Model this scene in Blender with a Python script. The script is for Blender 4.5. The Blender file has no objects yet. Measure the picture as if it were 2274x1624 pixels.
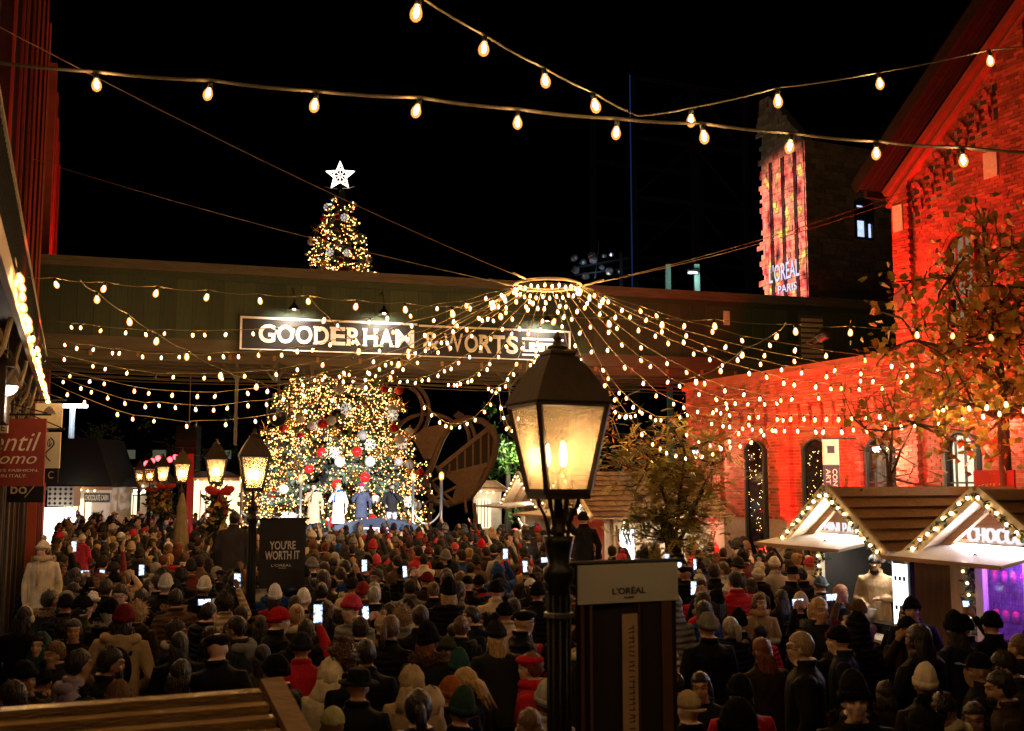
import bpy, bmesh, math, random
import numpy as np
from mathutils import Vector, Matrix, Euler, noise
random.seed(7); np.random.seed(7)
R = math.radians
SC = bpy.context.scene
COL = SC.collection
# ---------------------------------------------------------------- camera
F, CX, CY, CH = 2360.0, 1136.5, 812.0, 3.15          # focal length and centre in picture units (picture 2273 wide)
PITCH = math.atan(254 / F)
cam_d = bpy.data.cameras.new('camera'); cam = bpy.data.objects.new('camera', cam_d); COL.objects.link(cam)
cam.location = (0, 0, CH); cam.rotation_euler = (math.pi / 2 + PITCH, 0, 0)
cam_d.sensor_width = 36; cam_d.lens = 36 * F / 2273.0
cam_d.clip_start = 0.1; cam_d.clip_end = 900
cam_d.dof.use_dof = True; cam_d.dof.focus_distance = 30; cam_d.dof.aperture_fstop = 4.0
SC.camera = cam
# ---------------------------------------------------------------- world: clear night
W = bpy.data.worlds.new('World'); SC.world = W; W.use_nodes = True
wn = W.node_tree.nodes; wl = W.node_tree.links
sky = wn.new('ShaderNodeTexSky'); sky.sky_type = 'NISHITA'; sky.sun_disc = False
sky.sun_elevation = R(-6); sky.sun_rotation = R(200)
wl.new(sky.outputs[0], wn['Background'].inputs[0]); wn['Background'].inputs[1].default_value = 0.015
sun_d = bpy.data.lights.new('moon', 'SUN'); sun_d.energy = 0.004; sun_d.angle = R(.5); sun_d.color = (.75, .85, 1)
sun = bpy.data.objects.new('moon', sun_d); COL.objects.link(sun); sun.rotation_euler = (R(40), R(10), R(20))
# ---------------------------------------------------------------- exposure and sampling
SC.view_settings.view_transform = 'Standard'; SC.view_settings.look = 'None'
SC.view_settings.exposure = 0.9; SC.view_settings.gamma = 1.0; SC.view_settings.use_curve_mapping = False
cy = SC.cycles
cy.use_denoising = True; cy.max_bounces = 6; cy.diffuse_bounces = 3; cy.glossy_bounces = 2
cy.transparent_max_bounces = 12; cy.transmission_bounces = 2; cy.sample_clamp_indirect = 3.0; cy.sample_clamp_direct = 0
cy.caustics_reflective = False; cy.caustics_refractive = False; cy.use_light_tree = True
cy.use_adaptive_sampling = True; cy.adaptive_threshold = 0.02
# ---------------------------------------------------------------- picture and street coordinates
_c, _s = math.cos(PITCH), math.sin(PITCH)
SA = R(22.5)                                            # the street runs 22.5 degrees to the left of the view
N = Vector((math.cos(SA), math.sin(SA), 0)); U = Vector((-math.sin(SA), math.cos(SA), 0))
def ray(x, y):
    dx = (x - CX) / F; dy = (CY - y) / F
    return Vector((dx, _c - dy * _s, _s + dy * _c))
def P(x, y, Y):
    d = ray(x, y); return Vector((0, 0, CH)) + d * (Y / d.y)
def PZ(x, y, z):
    d = ray(x, y); return Vector((0, 0, CH)) + d * ((z - CH) / d.z)
def PW(x, y, p):
    d = ray(x, y); return Vector((0, 0, CH)) + d * (p / d.dot(N))
def ST(p, s, z=0): return N * p + U * s + Vector((0, 0, z))
def pix(v):
    w = Vector(v) - Vector((0, 0, CH)); dep = w.y * _c + w.z * _s
    return CX + F * w.x / dep, CY - F * (-w.y * _s + w.z * _c) / dep
# ---------------------------------------------------------------- objects
def link(o, parent=None):
    COL.objects.link(o)
    if parent is not None: o.parent = parent
    return o
def tag(o, label=None, cat=None, group=None, kind=None):
    if label: o['label'] = label
    if cat: o['category'] = cat
    if group: o['group'] = group
    if kind: o['kind'] = kind
    return o
def empty(name, loc=(0, 0, 0), rz=0, label=None, cat=None, group=None):
    o = bpy.data.objects.new(name, None); COL.objects.link(o); o.empty_display_size = .2
    o.location = loc; o.rotation_euler = (0, 0, rz)
    return tag(o, label, cat, group)
def inst(name, me, parent=None, loc=(0, 0, 0), rot=(0, 0, 0), sc=1.0, mtx=None):
    o = bpy.data.objects.new(name, me); COL.objects.link(o)
    if parent is not None: o.parent = parent
    if mtx is not None: o.matrix_local = mtx
    else:
        o.location = loc; o.rotation_euler = rot
        o.scale = (sc, sc, sc) if isinstance(sc, (int, float)) else sc
    return o
class MB:
    """collects faces; build() links them as one mesh object"""
    def __init__(self): self.v = []; self.f = []; self.m = []; self.cm = 0; self.x = None
    def add(self, vs, fs, m=None):
        b = len(self.v)
        if self.x is not None: vs = [self.x @ Vector(q) for q in vs]
        self.v += [tuple(q) for q in vs]; self.f += [tuple(i + b for i in f) for f in fs]
        self.m += [self.cm if m is None else m] * len(fs); return self
    def box(self, a, b, m=None):
        x0, y0, z0 = a; x1, y1, z1 = b
        return self.add([(x0, y0, z0), (x1, y0, z0), (x1, y1, z0), (x0, y1, z0), (x0, y0, z1), (x1, y0, z1), (x1, y1, z1), (x0, y1, z1)],
                        [(0, 3, 2, 1), (4, 5, 6, 7), (0, 1, 5, 4), (1, 2, 6, 5), (2, 3, 7, 6), (3, 0, 4, 7)], m)
    def cbox(self, c, d, m=None, rz=0, rx=0, ry=0):
        M = Matrix.Translation(c) @ Euler((rx, ry, rz)).to_matrix().to_4x4()
        h = [q / 2 for q in d]
        vs = [M @ Vector((sx * h[0], sy * h[1], sz * h[2])) for sz in (-1, 1) for sx, sy in ((-1, -1), (1, -1), (1, 1), (-1, 1))]
        return self.add(vs, [(0, 3, 2, 1), (4, 5, 6, 7), (0, 1, 5, 4), (1, 2, 6, 5), (2, 3, 7, 6), (3, 0, 4, 7)], m)
    def bar(self, a, b, w, h=None, m=None, up=(0, 0, 1)):
        a = Vector(a); b = Vector(b); d = (b - a).normalized(); u = Vector(up)
        if abs(d.dot(u)) > .98: u = Vector((1, 0, 0))
        s = d.cross(u).normalized(); t = s.cross(d); h = h or w
        o = [s * (i * w / 2) + t * (j * h / 2) for i, j in ((-1, -1), (1, -1), (1, 1), (-1, 1))]
        return self.add([a + q for q in o] + [b + q for q in o], [(3, 2, 1, 0), (4, 5, 6, 7), (0, 1, 5, 4), (1, 2, 6, 5), (2, 3, 7, 6), (3, 0, 4, 7)], m)
    def tube(self, pts, r, n=6, m=None, cap=True):
        pts = [Vector(p) for p in pts]; k = len(pts)
        rs = r if isinstance(r, (list, tuple)) else [r] * k
        vs = []; ref = None
        for i, p in enumerate(pts):
            d = (pts[min(i + 1, k - 1)] - pts[max(i - 1, 0)])
            d = d.normalized() if d.length > 1e-9 else Vector((0, 0, 1))
            if ref is None: ref = Vector((0, 0, 1)) if abs(d.z) < .9 else Vector((1, 0, 0))
            s = d.cross(ref).normalized(); t = s.cross(d); ref = t
            for j in range(n):
                a = 2 * math.pi * j / n; vs.append(p + (s * math.cos(a) + t * math.sin(a)) * rs[i])
        fs = [(i * n + j, i * n + (j + 1) % n, (i + 1) * n + (j + 1) % n, (i + 1) * n + j) for i in range(k - 1) for j in range(n)]
        if cap: fs += [tuple(range(n - 1, -1, -1)), tuple(range((k - 1) * n, k * n))]
        return self.add(vs, fs, m)
    def lathe(self, prof, n=12, c=(0, 0, 0), m=None, a0=0, sq=False):
        vs = []
        for r, z in prof:
            for j in range(n):
                a = a0 + 2 * math.pi * j / n; vs.append((c[0] + r * math.cos(a), c[1] + r * math.sin(a), c[2] + z))
        k = len(prof)
        fs = [(i * n + j, i * n + (j + 1) % n, (i + 1) * n + (j + 1) % n, (i + 1) * n + j) for i in range(k - 1) for j in range(n)]
        fs += [tuple(range(n - 1, -1, -1)), tuple(range((k - 1) * n, k * n))]
        return self.add(vs, fs, m)
    def ball(self, c, r, n=10, k=7, m=None, rot=None):
        rr = r if isinstance(r, (list, tuple)) else (r, r, r)
        vs = []
        for i in range(k + 1):
            t = math.pi * i / k
            for j in range(n):
                a = 2 * math.pi * j / n
                q = Vector((rr[0] * math.sin(t) * math.cos(a), rr[1] * math.sin(t) * math.sin(a), -rr[2] * math.cos(t)))
                if rot is not None: q = rot @ q
                vs.append(q + Vector(c))
        fs = [(i * n + j, i * n + (j + 1) % n, (i + 1) * n + (j + 1) % n, (i + 1) * n + j) for i in range(k) for j in range(n)]
        return self.add(vs, fs, m)
    def prism(self, poly, d0, d1, axis='y', m=None):
        """poly in the plane across axis, extruded along it"""
        def pt(a, b, d): return (a, d, b) if axis == 'y' else ((d, a, b) if axis == 'x' else (a, b, d))
        n = len(poly)
        vs = [pt(a, b, d0) for a, b in poly] + [pt(a, b, d1) for a, b in poly]
        fs = [tuple(range(n)), tuple(range(2 * n - 1, n - 1, -1))] + [(i, i + n, (i + 1) % n + n, (i + 1) % n) for i in range(n)]
        return self.add(vs, fs, m)
    def mesh(self, name, mats, smooth=False):
        me = bpy.data.meshes.new(name); me.from_pydata(self.v, [], self.f); 
        for q in (mats if isinstance(mats, (list, tuple)) else [mats]): me.materials.append(q)
        me.polygons.foreach_set('material_index', self.m)
        if smooth: me.polygons.foreach_set('use_smooth', [True] * len(self.f))
        bm = bmesh.new(); bm.from_mesh(me)
        bmesh.ops.remove_doubles(bm, verts=bm.verts, dist=1e-6)
        bmesh.ops.recalc_face_normals(bm, faces=bm.faces); bm.to_mesh(me); bm.free()
        return me
    def build(self, name, mats, parent=None, smooth=False):
        return link(bpy.data.objects.new(name, self.mesh(name, mats, smooth)), parent)
def copy_tree(o, parent=None):
    c = o.copy(); COL.objects.link(c)
    if parent is not None: c.parent = parent
    for ch in o.children: copy_tree(ch, c)
    return c
# ---------------------------------------------------------------- materials
def nd(nt, t, **kw):
    n = nt.nodes.new(t)
    for k, v in kw.items(): setattr(n, k, v)
    return n
def pm(name, col, rough=.7, metal=0.0, var=.15, scale=6.0, bump=0.0, bscale=30.0, emit=None, es=0.0, spec=.5, stretch=None, obj=False, island=0.0, coat=0.0):
    """procedural principled material with noise variation and fine relief"""
    m = bpy.data.materials.new(name); m.use_nodes = True; nt = m.node_tree; b = nt.nodes['Principled BSDF']; L = nt.links.new
    tc = nd(nt, 'ShaderNodeTexCoord'); src = tc.outputs['Object']
    if stretch:
        mp = nd(nt, 'ShaderNodeMapping'); mp.inputs['Scale'].default_value = stretch; L(src, mp.inputs[0]); src = mp.outputs[0]
    nz = nd(nt, 'ShaderNodeTexNoise'); nz.inputs['Scale'].default_value = scale; nz.inputs['Detail'].default_value = 5; nz.inputs['Roughness'].default_value = .65
    L(src, nz.inputs['Vector'])
    if obj:
        oi = nd(nt, 'ShaderNodeObjectInfo'); csrc = oi.outputs['Color']
    else:
        rgb = nd(nt, 'ShaderNodeRGB'); rgb.outputs[0].default_value = (*col, 1); csrc = rgb.outputs[0]
    hs = nd(nt, 'ShaderNodeHueSaturation'); L(csrc, hs.inputs['Color'])
    mr = nd(nt, 'ShaderNodeMapRange'); mr.inputs[1].default_value = .25; mr.inputs[2].default_value = .75
    mr.inputs[3].default_value = 1 - var; mr.inputs[4].default_value = 1 + var; L(nz.outputs[0], mr.inputs[0])
    val = mr.outputs[0]
    if island:
        ge = nd(nt, 'ShaderNodeNewGeometry'); oi2 = nd(nt, 'ShaderNodeObjectInfo')
        ad = nd(nt, 'ShaderNodeMath', operation='ADD'); L(ge.outputs['Random Per Island'], ad.inputs[0]); L(oi2.outputs['Random'], ad.inputs[1])
        fr = nd(nt, 'ShaderNodeMath', operation='FRACT'); L(ad.outputs[0], fr.inputs[0])
        m2 = nd(nt, 'ShaderNodeMapRange'); m2.inputs[3].default_value = 1 - island; m2.inputs[4].default_value = 1 + island; L(fr.outputs[0], m2.inputs[0])
        mu = nd(nt, 'ShaderNodeMath', operation='MULTIPLY'); L(val, mu.inputs[0]); L(m2.outputs[0], mu.inputs[1]); val = mu.outputs[0]
    L(val, hs.inputs['Value']); L(hs.outputs[0], b.inputs['Base Color'])
    b.inputs['Roughness'].default_value = rough; b.inputs['Metallic'].default_value = metal
    b.inputs['Specular IOR Level'].default_value = spec
    if coat: b.inputs['Coat Weight'].default_value = coat
    if bump:
        n2 = nd(nt, 'ShaderNodeTexNoise'); n2.inputs['Scale'].default_value = bscale; n2.inputs['Detail'].default_value = 3; L(src, n2.inputs['Vector'])
        bp = nd(nt, 'ShaderNodeBump'); bp.inputs['Strength'].default_value = bump; bp.inputs['Distance'].default_value = .02
        L(n2.outputs[0], bp.inputs['Height']); L(bp.outputs[0], b.inputs['Normal'])
    if emit:
        b.inputs['Emission Color'].default_value = (*emit, 1); b.inputs['Emission Strength'].default_value = es
    return m
def emat(name, col, s, sampled=True):
    m = bpy.data.materials.new(name); m.use_nodes = True; nt = m.node_tree; nt.nodes.clear()
    e = nd(nt, 'ShaderNodeEmission'); e.inputs[0].default_value = (*col, 1); e.inputs[1].default_value = s
    o = nd(nt, 'ShaderNodeOutputMaterial'); nt.links.new(e.outputs[0], o.inputs[0])
    if not sampled: m.cycles.emission_sampling = 'NONE'
    return m
def glow_glass(name, col, s, transp):
    """lit amber glass: part see-through, part glowing"""
    m = bpy.data.materials.new(name); m.use_nodes = True; nt = m.node_tree; nt.nodes.clear()
    e = nd(nt, 'ShaderNodeEmission'); e.inputs[0].default_value = (*col, 1); e.inputs[1].default_value = s
    t = nd(nt, 'ShaderNodeBsdfTransparent'); x = nd(nt, 'ShaderNodeMixShader'); x.inputs[0].default_value = transp
    o = nd(nt, 'ShaderNodeOutputMaterial'); L = nt.links.new
    L(e.outputs[0], x.inputs[1]); L(t.outputs[0], x.inputs[2]); L(x.outputs[0], o.inputs[0])
    m.cycles.emission_sampling = 'NONE'
    return m
def pane_mat(name, tint=(1, .90, .75), transp=.70, rough=.25, dust=(.62, .46, .28)):
    """window or lantern glass with a film of dirt"""
    m = bpy.data.materials.new(name); m.use_nodes = True; nt = m.node_tree; nt.nodes.clear(); L = nt.links.new
    t = nd(nt, 'ShaderNodeBsdfTransparent'); t.inputs[0].default_value = (*tint, 1)
    d = nd(nt, 'ShaderNodeBsdfTranslucent'); d.inputs[0].default_value = (*dust, 1)
    g = nd(nt, 'ShaderNodeBsdfGlossy'); g.inputs['Roughness'].default_value = rough
    tc = nd(nt, 'ShaderNodeTexCoord'); nz = nd(nt, 'ShaderNodeTexNoise'); nz.inputs['Scale'].default_value = 5; nz.inputs['Detail'].default_value = 4
    L(tc.outputs['Object'], nz.inputs['Vector'])
    mr = nd(nt, 'ShaderNodeMapRange'); mr.inputs[1].default_value = .3; mr.inputs[2].default_value = .75; mr.inputs[3].default_value = transp + .1; mr.inputs[4].default_value = transp - .12; L(nz.outputs[0], mr.inputs[0])
    x1 = nd(nt, 'ShaderNodeMixShader'); L(mr.outputs[0], x1.inputs[0]); L(d.outputs[0], x1.inputs[1]); L(t.outputs[0], x1.inputs[2])
    x2 = nd(nt, 'ShaderNodeMixShader'); x2.inputs[0].default_value = .06; L(x1.outputs[0], x2.inputs[1]); L(g.outputs[0], x2.inputs[2])
    o = nd(nt, 'ShaderNodeOutputMaterial'); L(x2.outputs[0], o.inputs[0])
    return m
def lamp(kind, name, loc, energy, col=(1, 1, 1), target=None, size=60, blend=.5, r=.1, parent=None):
    d = bpy.data.lights.new(name, kind); d.energy = energy; d.color = col
    if kind == 'SPOT': d.spot_size = R(size); d.spot_blend = blend
    if kind in ('POINT', 'SPOT'): d.shadow_soft_size = r
    if kind == 'AREA': d.shape = 'RECTANGLE'; d.size = r * 2; d.size_y = .03
    o = bpy.data.objects.new(name, d); COL.objects.link(o)
    o.location = loc
    if target is not None: o.rotation_euler = (Vector(target) - Vector(loc)).to_track_quat('-Z', 'Y').to_euler()
    if parent is not None:
        o.parent = parent; o.matrix_parent_inverse = Matrix.Identity(4)
    return o
WARM = (1.0, .58, .24); RED = (1.0, .02, .018)
M = {}
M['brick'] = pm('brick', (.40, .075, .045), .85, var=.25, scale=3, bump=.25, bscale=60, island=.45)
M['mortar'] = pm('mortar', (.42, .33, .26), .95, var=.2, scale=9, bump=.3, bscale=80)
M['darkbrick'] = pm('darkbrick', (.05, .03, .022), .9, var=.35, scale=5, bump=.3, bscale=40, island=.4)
M['stone'] = pm('stone', (.30, .24, .17), .9, var=.3, scale=4, bump=.4, bscale=25, island=.3)
M['asphalt'] = pm('asphalt', (.045, .042, .04), .75, var=.3, scale=9, bump=.4, bscale=60)
M['cobble'] = pm('cobble', (.12, .085, .07), .7, var=.3, scale=2, bump=.4, bscale=30)
M['iron'] = pm('iron', (.018, .02, .02), .38, metal=.4, var=.3, scale=20, bump=.1, bscale=40)
M['bronze'] = pm('bronze', (.06, .042, .026), .5, metal=.3, var=.3, scale=14, bump=.15, bscale=40)
M['steel'] = pm('steel', (.5, .5, .5), .3, metal=.9, var=.1)
M['greenwood'] = pm('greenwood', (.045, .065, .032), .6, var=.3, scale=5, bump=.3, bscale=20, stretch=(3, 3, .35), island=.22)
M['greyboard'] = pm('greyboard', (.11, .09, .06), .7, var=.3, scale=4, bump=.2, stretch=(.4, 2, 2))
M['plank'] = pm('plank', (.36, .20, .095), .55, var=.4, scale=4, bump=.35, bscale=18, stretch=(.6, 8, 8), island=.25)
M['shingle'] = pm('shingle', (.17, .11, .065), .75, var=.3, scale=7, bump=.35, bscale=35, island=.3)
M['palewood'] = pm('palewood', (.62, .48, .33), .65, var=.18, scale=4, bump=.2, bscale=25, stretch=(4, 4, .5))
M['whitewood'] = pm('whitewood', (.72, .66, .58), .5, var=.12, scale=3, bump=.12)
M['darkpaint'] = pm('darkpaint', (.02, .02, .022), .5, var=.2)
M['cable'] = pm('cable', (.03, .03, .028), .6, var=.2)
M['palecable'] = pm('palecable', (.22, .17, .1), .55, var=.3, scale=30)
M['wire'] = pm('wire', (.35, .28, .18), .4, metal=.6)
M['signblack'] = pm('signblack', (.016, .013, .012), .6, var=.4, scale=6)
M['signcream'] = pm('signcream', (.86, .83, .77), .6, var=.15, scale=12, bump=.1)
M['darkcable'] = pm('darkcable', (.09, .07, .045), .6, var=.3, scale=30)
M['cream'] = pm('cream', (.80, .74, .62), .6, var=.2, scale=12, bump=.1)
M['white'] = pm('white', (.8, .78, .74), .55, var=.06)
M['redpaint'] = pm('redpaint', (.30, .02, .015), .6, var=.2, scale=3, bump=.15, bscale=8)
M['navy'] = pm('navy', (.02, .03, .06), .6, var=.15)
M['darkfabric'] = pm('darkfabric', (.03, .02, .015), .7, var=.2, scale=5, bump=.1, bscale=14)
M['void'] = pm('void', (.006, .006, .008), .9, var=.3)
M['glassdark'] = pm('glassdark', (.012, .012, .014), .08, var=.1, spec=.8)
M['bark'] = pm('bark', (.10, .07, .05), .9, var=.35, scale=12, bump=.6, bscale=25, stretch=(3, 3, .6))
M['bulbglass'] = glow_glass('bulbglass', (1, .36, .07), 1.6, .40)
M['filament'] = emat('filament', (1, .52, .17), 360)
M['nearglass'] = glow_glass('nearglass', (1, .36, .07), 1.1, .42)
M['nearfil'] = emat('nearfil', (1, .56, .20), 850)
M['flame'] = emat('flame', (1, .62, .25), 45)
M['signled'] = emat('signled', (1, .93, .95), .55)
M['soffit'] = pm('soffit', (.020, .013, .009), .85, spec=.2, var=.3, scale=4, bump=.2, stretch=(.4, 4, 4), island=.3)
M['pane'] = pane_mat('pane')
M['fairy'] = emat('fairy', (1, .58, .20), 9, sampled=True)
M['warmpanel'] = emat('warmpanel', (1, .72, .42), 5)
M['whitepanel'] = emat('whitepanel', (1, .93, .86), 6)
M['whiteled'] = emat('whiteled', (1, .96, .98), 9)
# ================================================================ ground
def flat(name, x0, x1, y0, y1, z, m):
    mb = MB(); mb.add([(x0, y0, z), (x1, y0, z), (x1, y1, z), (x0, y1, z)], [(0, 1, 2, 3)])
    return tag(mb.build(name, m), kind='structure')
flat('ground', -400, 400, -100, 600, 0, M['asphalt'])
mbp = MB(); pv = [ST(-1.1, -6, .004), ST(16, -6, .004), ST(16, 70, .004), ST(-1.1, 70, .004)]
mbp.add(pv, [(0, 1, 2, 3)]); tag(mbp.build('pavement', M['cobble']), kind='structure')

def text_mesh(body, x0, x1, z0, z1, y=0.0, depth=.01, bold=0.0, mat=None, shear=0.0, flipx=False):
    """lettering fitted to a box in the local XZ plane, facing -Y"""
    cu = bpy.data.curves.new('lettering', 'FONT'); cu.body = body; cu.size = 1; cu.extrude = .02; cu.offset = bold; cu.shear = shear; cu.resolution_u = 4
    o = bpy.data.objects.new('lettering', cu); COL.objects.link(o)
    dg = bpy.context.evaluated_depsgraph_get(); dg.update()
    me = bpy.data.meshes.new_from_object(o.evaluated_get(dg)); bpy.data.objects.remove(o); bpy.data.curves.remove(cu)
    co = np.empty(len(me.vertices) * 3); me.vertices.foreach_get('co', co); co = co.reshape(-1, 3)
    mn, mx = co.min(0), co.max(0); sz = np.maximum(mx - mn, 1e-6)
    out = np.empty_like(co); t = (co[:, 0] - mn[0]) / sz[0]
    out[:, 0] = x0 + t * (x1 - x0)
    out[:, 2] = z0 + (co[:, 1] - mn[1]) / sz[1] * (z1 - z0)
    out[:, 1] = y - (co[:, 2] - mn[2]) / sz[2] * depth
    me.vertices.foreach_set('co', out.reshape(-1)); me.update(); me.materials.clear()
    if mat: me.materials.append(mat)
    return me
def letters(parent, name, body, x0, x1, z0, z1, y, mat, depth=.01, bold=0.0, shear=0.0):
    return link(bpy.data.objects.new(name, text_mesh(body, x0, x1, z0, z1, y, depth, bold, mat, shear)), parent)

# ================================================================ brickwork
BL, BH, BJ = .225, .066, .010
def courses(zones, skip=lambda x, z: False):
    """zones: (x0, x1, z0, z1, y_back, y_front); returns brick boxes"""
    out = []
    for (x0, x1, z0, z1, yb, yf) in zones:
        k = int(math.floor(z0 / (BH + BJ)))
        while k * (BH + BJ) < z1:
            za = k * (BH + BJ); zb = za + BH
            if za >= z0 - .02 and zb <= z1 + .02:
                hd = (k % 6 == 5); bl = (BL - BJ) / 2 if hd else BL
                x = x0 - (bl + BJ) * (.5 if k % 2 else 0)
                while x < x1:
                    a, b = max(x, x0), min(x + bl, x1)
                    if b - a > .035 and not skip((a + b) / 2, (za + zb) / 2):
                        j = random.uniform(-.004, .004)
                        out.append((a, b, za, zb, yb, yf + j, hd))
                    x += bl + BJ
            k += 1
    return out
def lay(parent, boxes, mat, key, n=300):
    """the n largest-showing full bricks as single parts, the rest as one part"""
    full = [q for q in boxes if abs((q[1] - q[0]) - BL) < .004]
    full.sort(key=key); pick = full[:n]; ids = {id(q) for q in pick}
    unit = MB(); e = .006
    unit.add([(-.5, -1, -.5), (.5, -1, -.5), (.5, 0, -.5), (-.5, 0, -.5), (-.5, -1, .5), (.5, -1, .5), (.5, 0, .5), (-.5, 0, .5)],
             [(0, 3, 2, 1), (4, 5, 6, 7), (0, 1, 5, 4), (1, 2, 6, 5), (3, 0, 4, 7)])
    um = unit.mesh('brick', mat)
    for (a, b, za, zb, yb, yf, hd) in pick:
        inst('brick', um, parent, ((a + b) / 2, yb, (za + zb) / 2), (0, 0, random.uniform(-.004, .004)), (b - a, yb - yf, zb - za))
    mb = MB()
    for q in boxes:
        if id(q) in ids: continue
        a, b, za, zb, yb, yf, hd = q
        mb.add([(a, yf, za), (b, yf, za), (b, yb, za), (a, yb, za), (a, yf, zb), (b, yf, zb), (b, yb, zb), (a, yb, zb)],
               [(0, 3, 2, 1), (4, 5, 6, 7), (0, 1, 5, 4), (1, 2, 6, 5), (3, 0, 4, 7)])
    tag(mb.build('bricks', mat, parent), kind='stuff')
def arch_ring(mb, cx, zs, w, rise, ring, y0, y1, n=17, m=None):
    """voussoirs over a segmental arch; zs springing height, w opening width"""
    r = (w * w / 4 + rise * rise) / (2 * rise); zc = zs + rise - r; h = math.asin(min(1, w / 2 / r))
    for k in range(n):
        a0 = -h * 1.04 + 2.08 * h * (k + .06) / n; a1 = -h * 1.04 + 2.08 * h * (k + .94) / n
        ri, ro = r + ring[0], r + ring[1]
        q = [(cx + ri * math.sin(a0), zc + ri * math.cos(a0)), (cx + ri * math.sin(a1), zc + ri * math.cos(a1)), (cx + ro * math.sin(a1), zc + ro * math.cos(a1)), (cx + ro * math.sin(a0), zc + ro * math.cos(a0))]
        mb.prism(q, y0, y1, 'y', m)
def in_arch(x, z, cx, w, z0, zs, rise, pad=0.0):
    if abs(x - cx) > w / 2 + pad or z < z0 - pad: return False
    r = (w * w / 4 + rise * rise) / (2 * rise); zc = zs + rise - r
    return z < zs or (x - cx) ** 2 + (z - zc) ** 2 < (r + pad) ** 2
def arch_poly(cx, w, z0, zs, rise, n=10):
    r = (w * w / 4 + rise * rise) / (2 * rise); zc = zs + rise - r; h = math.asin(min(1, w / 2 / r))
    return [(cx - w / 2, z0), (cx + w / 2, z0)] + [(cx + r * math.sin(h - 2 * h * k / n), zc + r * math.cos(h - 2 * h * k / n)) for k in range(n + 1)]
def arch_window(parent, cx, w, z0, zs, rise, yb, glass, frame, cols=3, rows=3, backing=None, bdepth=.5):
    """arched sash: frame, glazing bars, glass and, when lit, the bright room wall behind it"""
    f = MB(); out = arch_poly(cx, w, z0, zs, rise); inn = arch_poly(cx, w - .14, z0 + .07, zs - .01, max(rise - .02, .03))
    n = len(out)
    for i in range(n):
        j = (i + 1) % n
        a, b, c, d = out[i], out[j], inn[j], inn[i]
        f.add([(a[0], yb - .06, a[1]), (b[0], yb - .06, b[1]), (c[0], yb - .06, c[1]), (d[0], yb - .06, d[1]), (a[0], yb + .04, a[1]), (b[0], yb + .04, b[1]), (c[0], yb + .04, c[1]), (d[0], yb + .04, d[1])],
              [(0, 1, 2, 3), (4, 7, 6, 5), (0, 4, 5, 1), (2, 6, 7, 3)])
    win = f.build('window', frame, parent)
    g = MB(); g.prism(arch_poly(cx, w - .15, z0 + .08, zs - .015, max(rise - .03, .03)), yb - .004, yb + .004)
    g.build('pane', glass, win)
    for c in range(1, cols):
        x = cx - w / 2 + .07 + (w - .14) * c / cols; b = MB(); b.box((x - .022, yb - .03, z0 + .07), (x + .022, yb - .006, zs + rise * .8)); b.build('glazing_bar', frame, win)
    for r_ in range(1, rows):
        z = z0 + .07 + (zs + rise * .5 - z0) * r_ / rows; b = MB(); b.box((cx - w / 2 + .07, yb - .034, z - .018), (cx + w / 2 - .07, yb - .008, z + .018)); b.build('glazing_bar', frame, win)
    if backing:
        b = MB(); b.prism(arch_poly(cx + .1, w + .2, z0, zs, rise), yb + bdepth, yb + bdepth + .03); b.build('room_wall', backing, win)
    return win

M['frame_red'] = pm('frame_red', (.20, .03, .025), .5); M['frame_teal'] = pm('frame_teal', (.025, .04, .045), .45, var=.2)
M['roomwhite'] = emat('roomwhite', (1, .80, .55), 1.0); M['roomdim'] = emat('roomdim', (1, .72, .42), .16)
M['farroom'] = emat('farroom', (.8, .85, .5), .05); M['roomblue'] = emat('roomblue', (.55, .7, 1), .9)
M['clear'] = pane_mat('clear', (1, 1, 1), .86, .05, (.2, .2, .2))
RW_P, RW_S = 15.8, 17.1
RWZ = R(-67.5)                                   # local x runs along the wall towards the camera, -y faces the street
def RB(s): return RW_S - s
# ---------------------------------------------------------------- gabled brick hall
gb = empty('gabled_brick_building', ST(RW_P, RW_S), RWZ, 'tall gabled red brick hall with deep eaves and arched windows, washed in red light', 'building')
EZ, RX, SL = 9.28, 4.8, math.tan(R(36.5))
def rake(x): return EZ + (RX - abs(x - RX)) * SL
wl_ = MB(); wl_.prism([(0, 0), (9.6, 0), (9.6, EZ), (RX, EZ + RX * SL), (0, EZ)], .0, .3)
wl_.box((0, .3, 0), (.3, 9, EZ)); wl_.box((9.3, .3, 0), (9.6, 9, EZ)); wl_.build('wall', M['mortar'], gb)
wins = [(1.56, .86, 1.2, 3.80, .28), (1.78, .78, 6.0, 7.62, .26)]
narrow = []                                       # the row of narrow corbelled niches that climbs below the eaves
for i in range(8):
    x = .62 + i * .30; narrow.append((x, rake(x) - 1.42, rake(x) - .62))
def gskip(x, z):
    if z > rake(x) - .34: return True
    if any(in_arch(x, z, c, w, z0, zs, r, .16) for c, w, z0, zs, r in wins): return True
    return any(abs(x - c) < .065 and a < z < b for c, a, b in narrow)
bx = courses([(.50, 2.86, 2.6, 12.4, .0, -.018)], gskip)
bx += courses([(0.0, .49, 2.6, 9.3, .0, -.125), (2.87, 3.5, 2.6, 12.0, .0, -.125), (3.51, 4.9, 2.6, 12.6, .0, -.02)], lambda x, z: z > rake(x) - .34)
for c, a, b in narrow:                            # stepped bricks beside each niche
    for k in range(3):
        bx.append((c + .075, c + .17, a + .076 * k + .3, a + .076 * k + .366, .0, -.05 - .012 * k, True))
        bx.append((c - .15, c - .075, a + .076 * k + .3, a + .076 * k + .366, .0, -.04 - .012 * k, True))
lay(gb, bx, M['brick'], key=lambda q: abs(q[0] - 1.6) * .7 + abs((q[2] + q[3]) / 2 - 6.4) + (0 if q[0] > .5 and q[0] < 2.8 else 1.2))
ar = MB()
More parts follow.
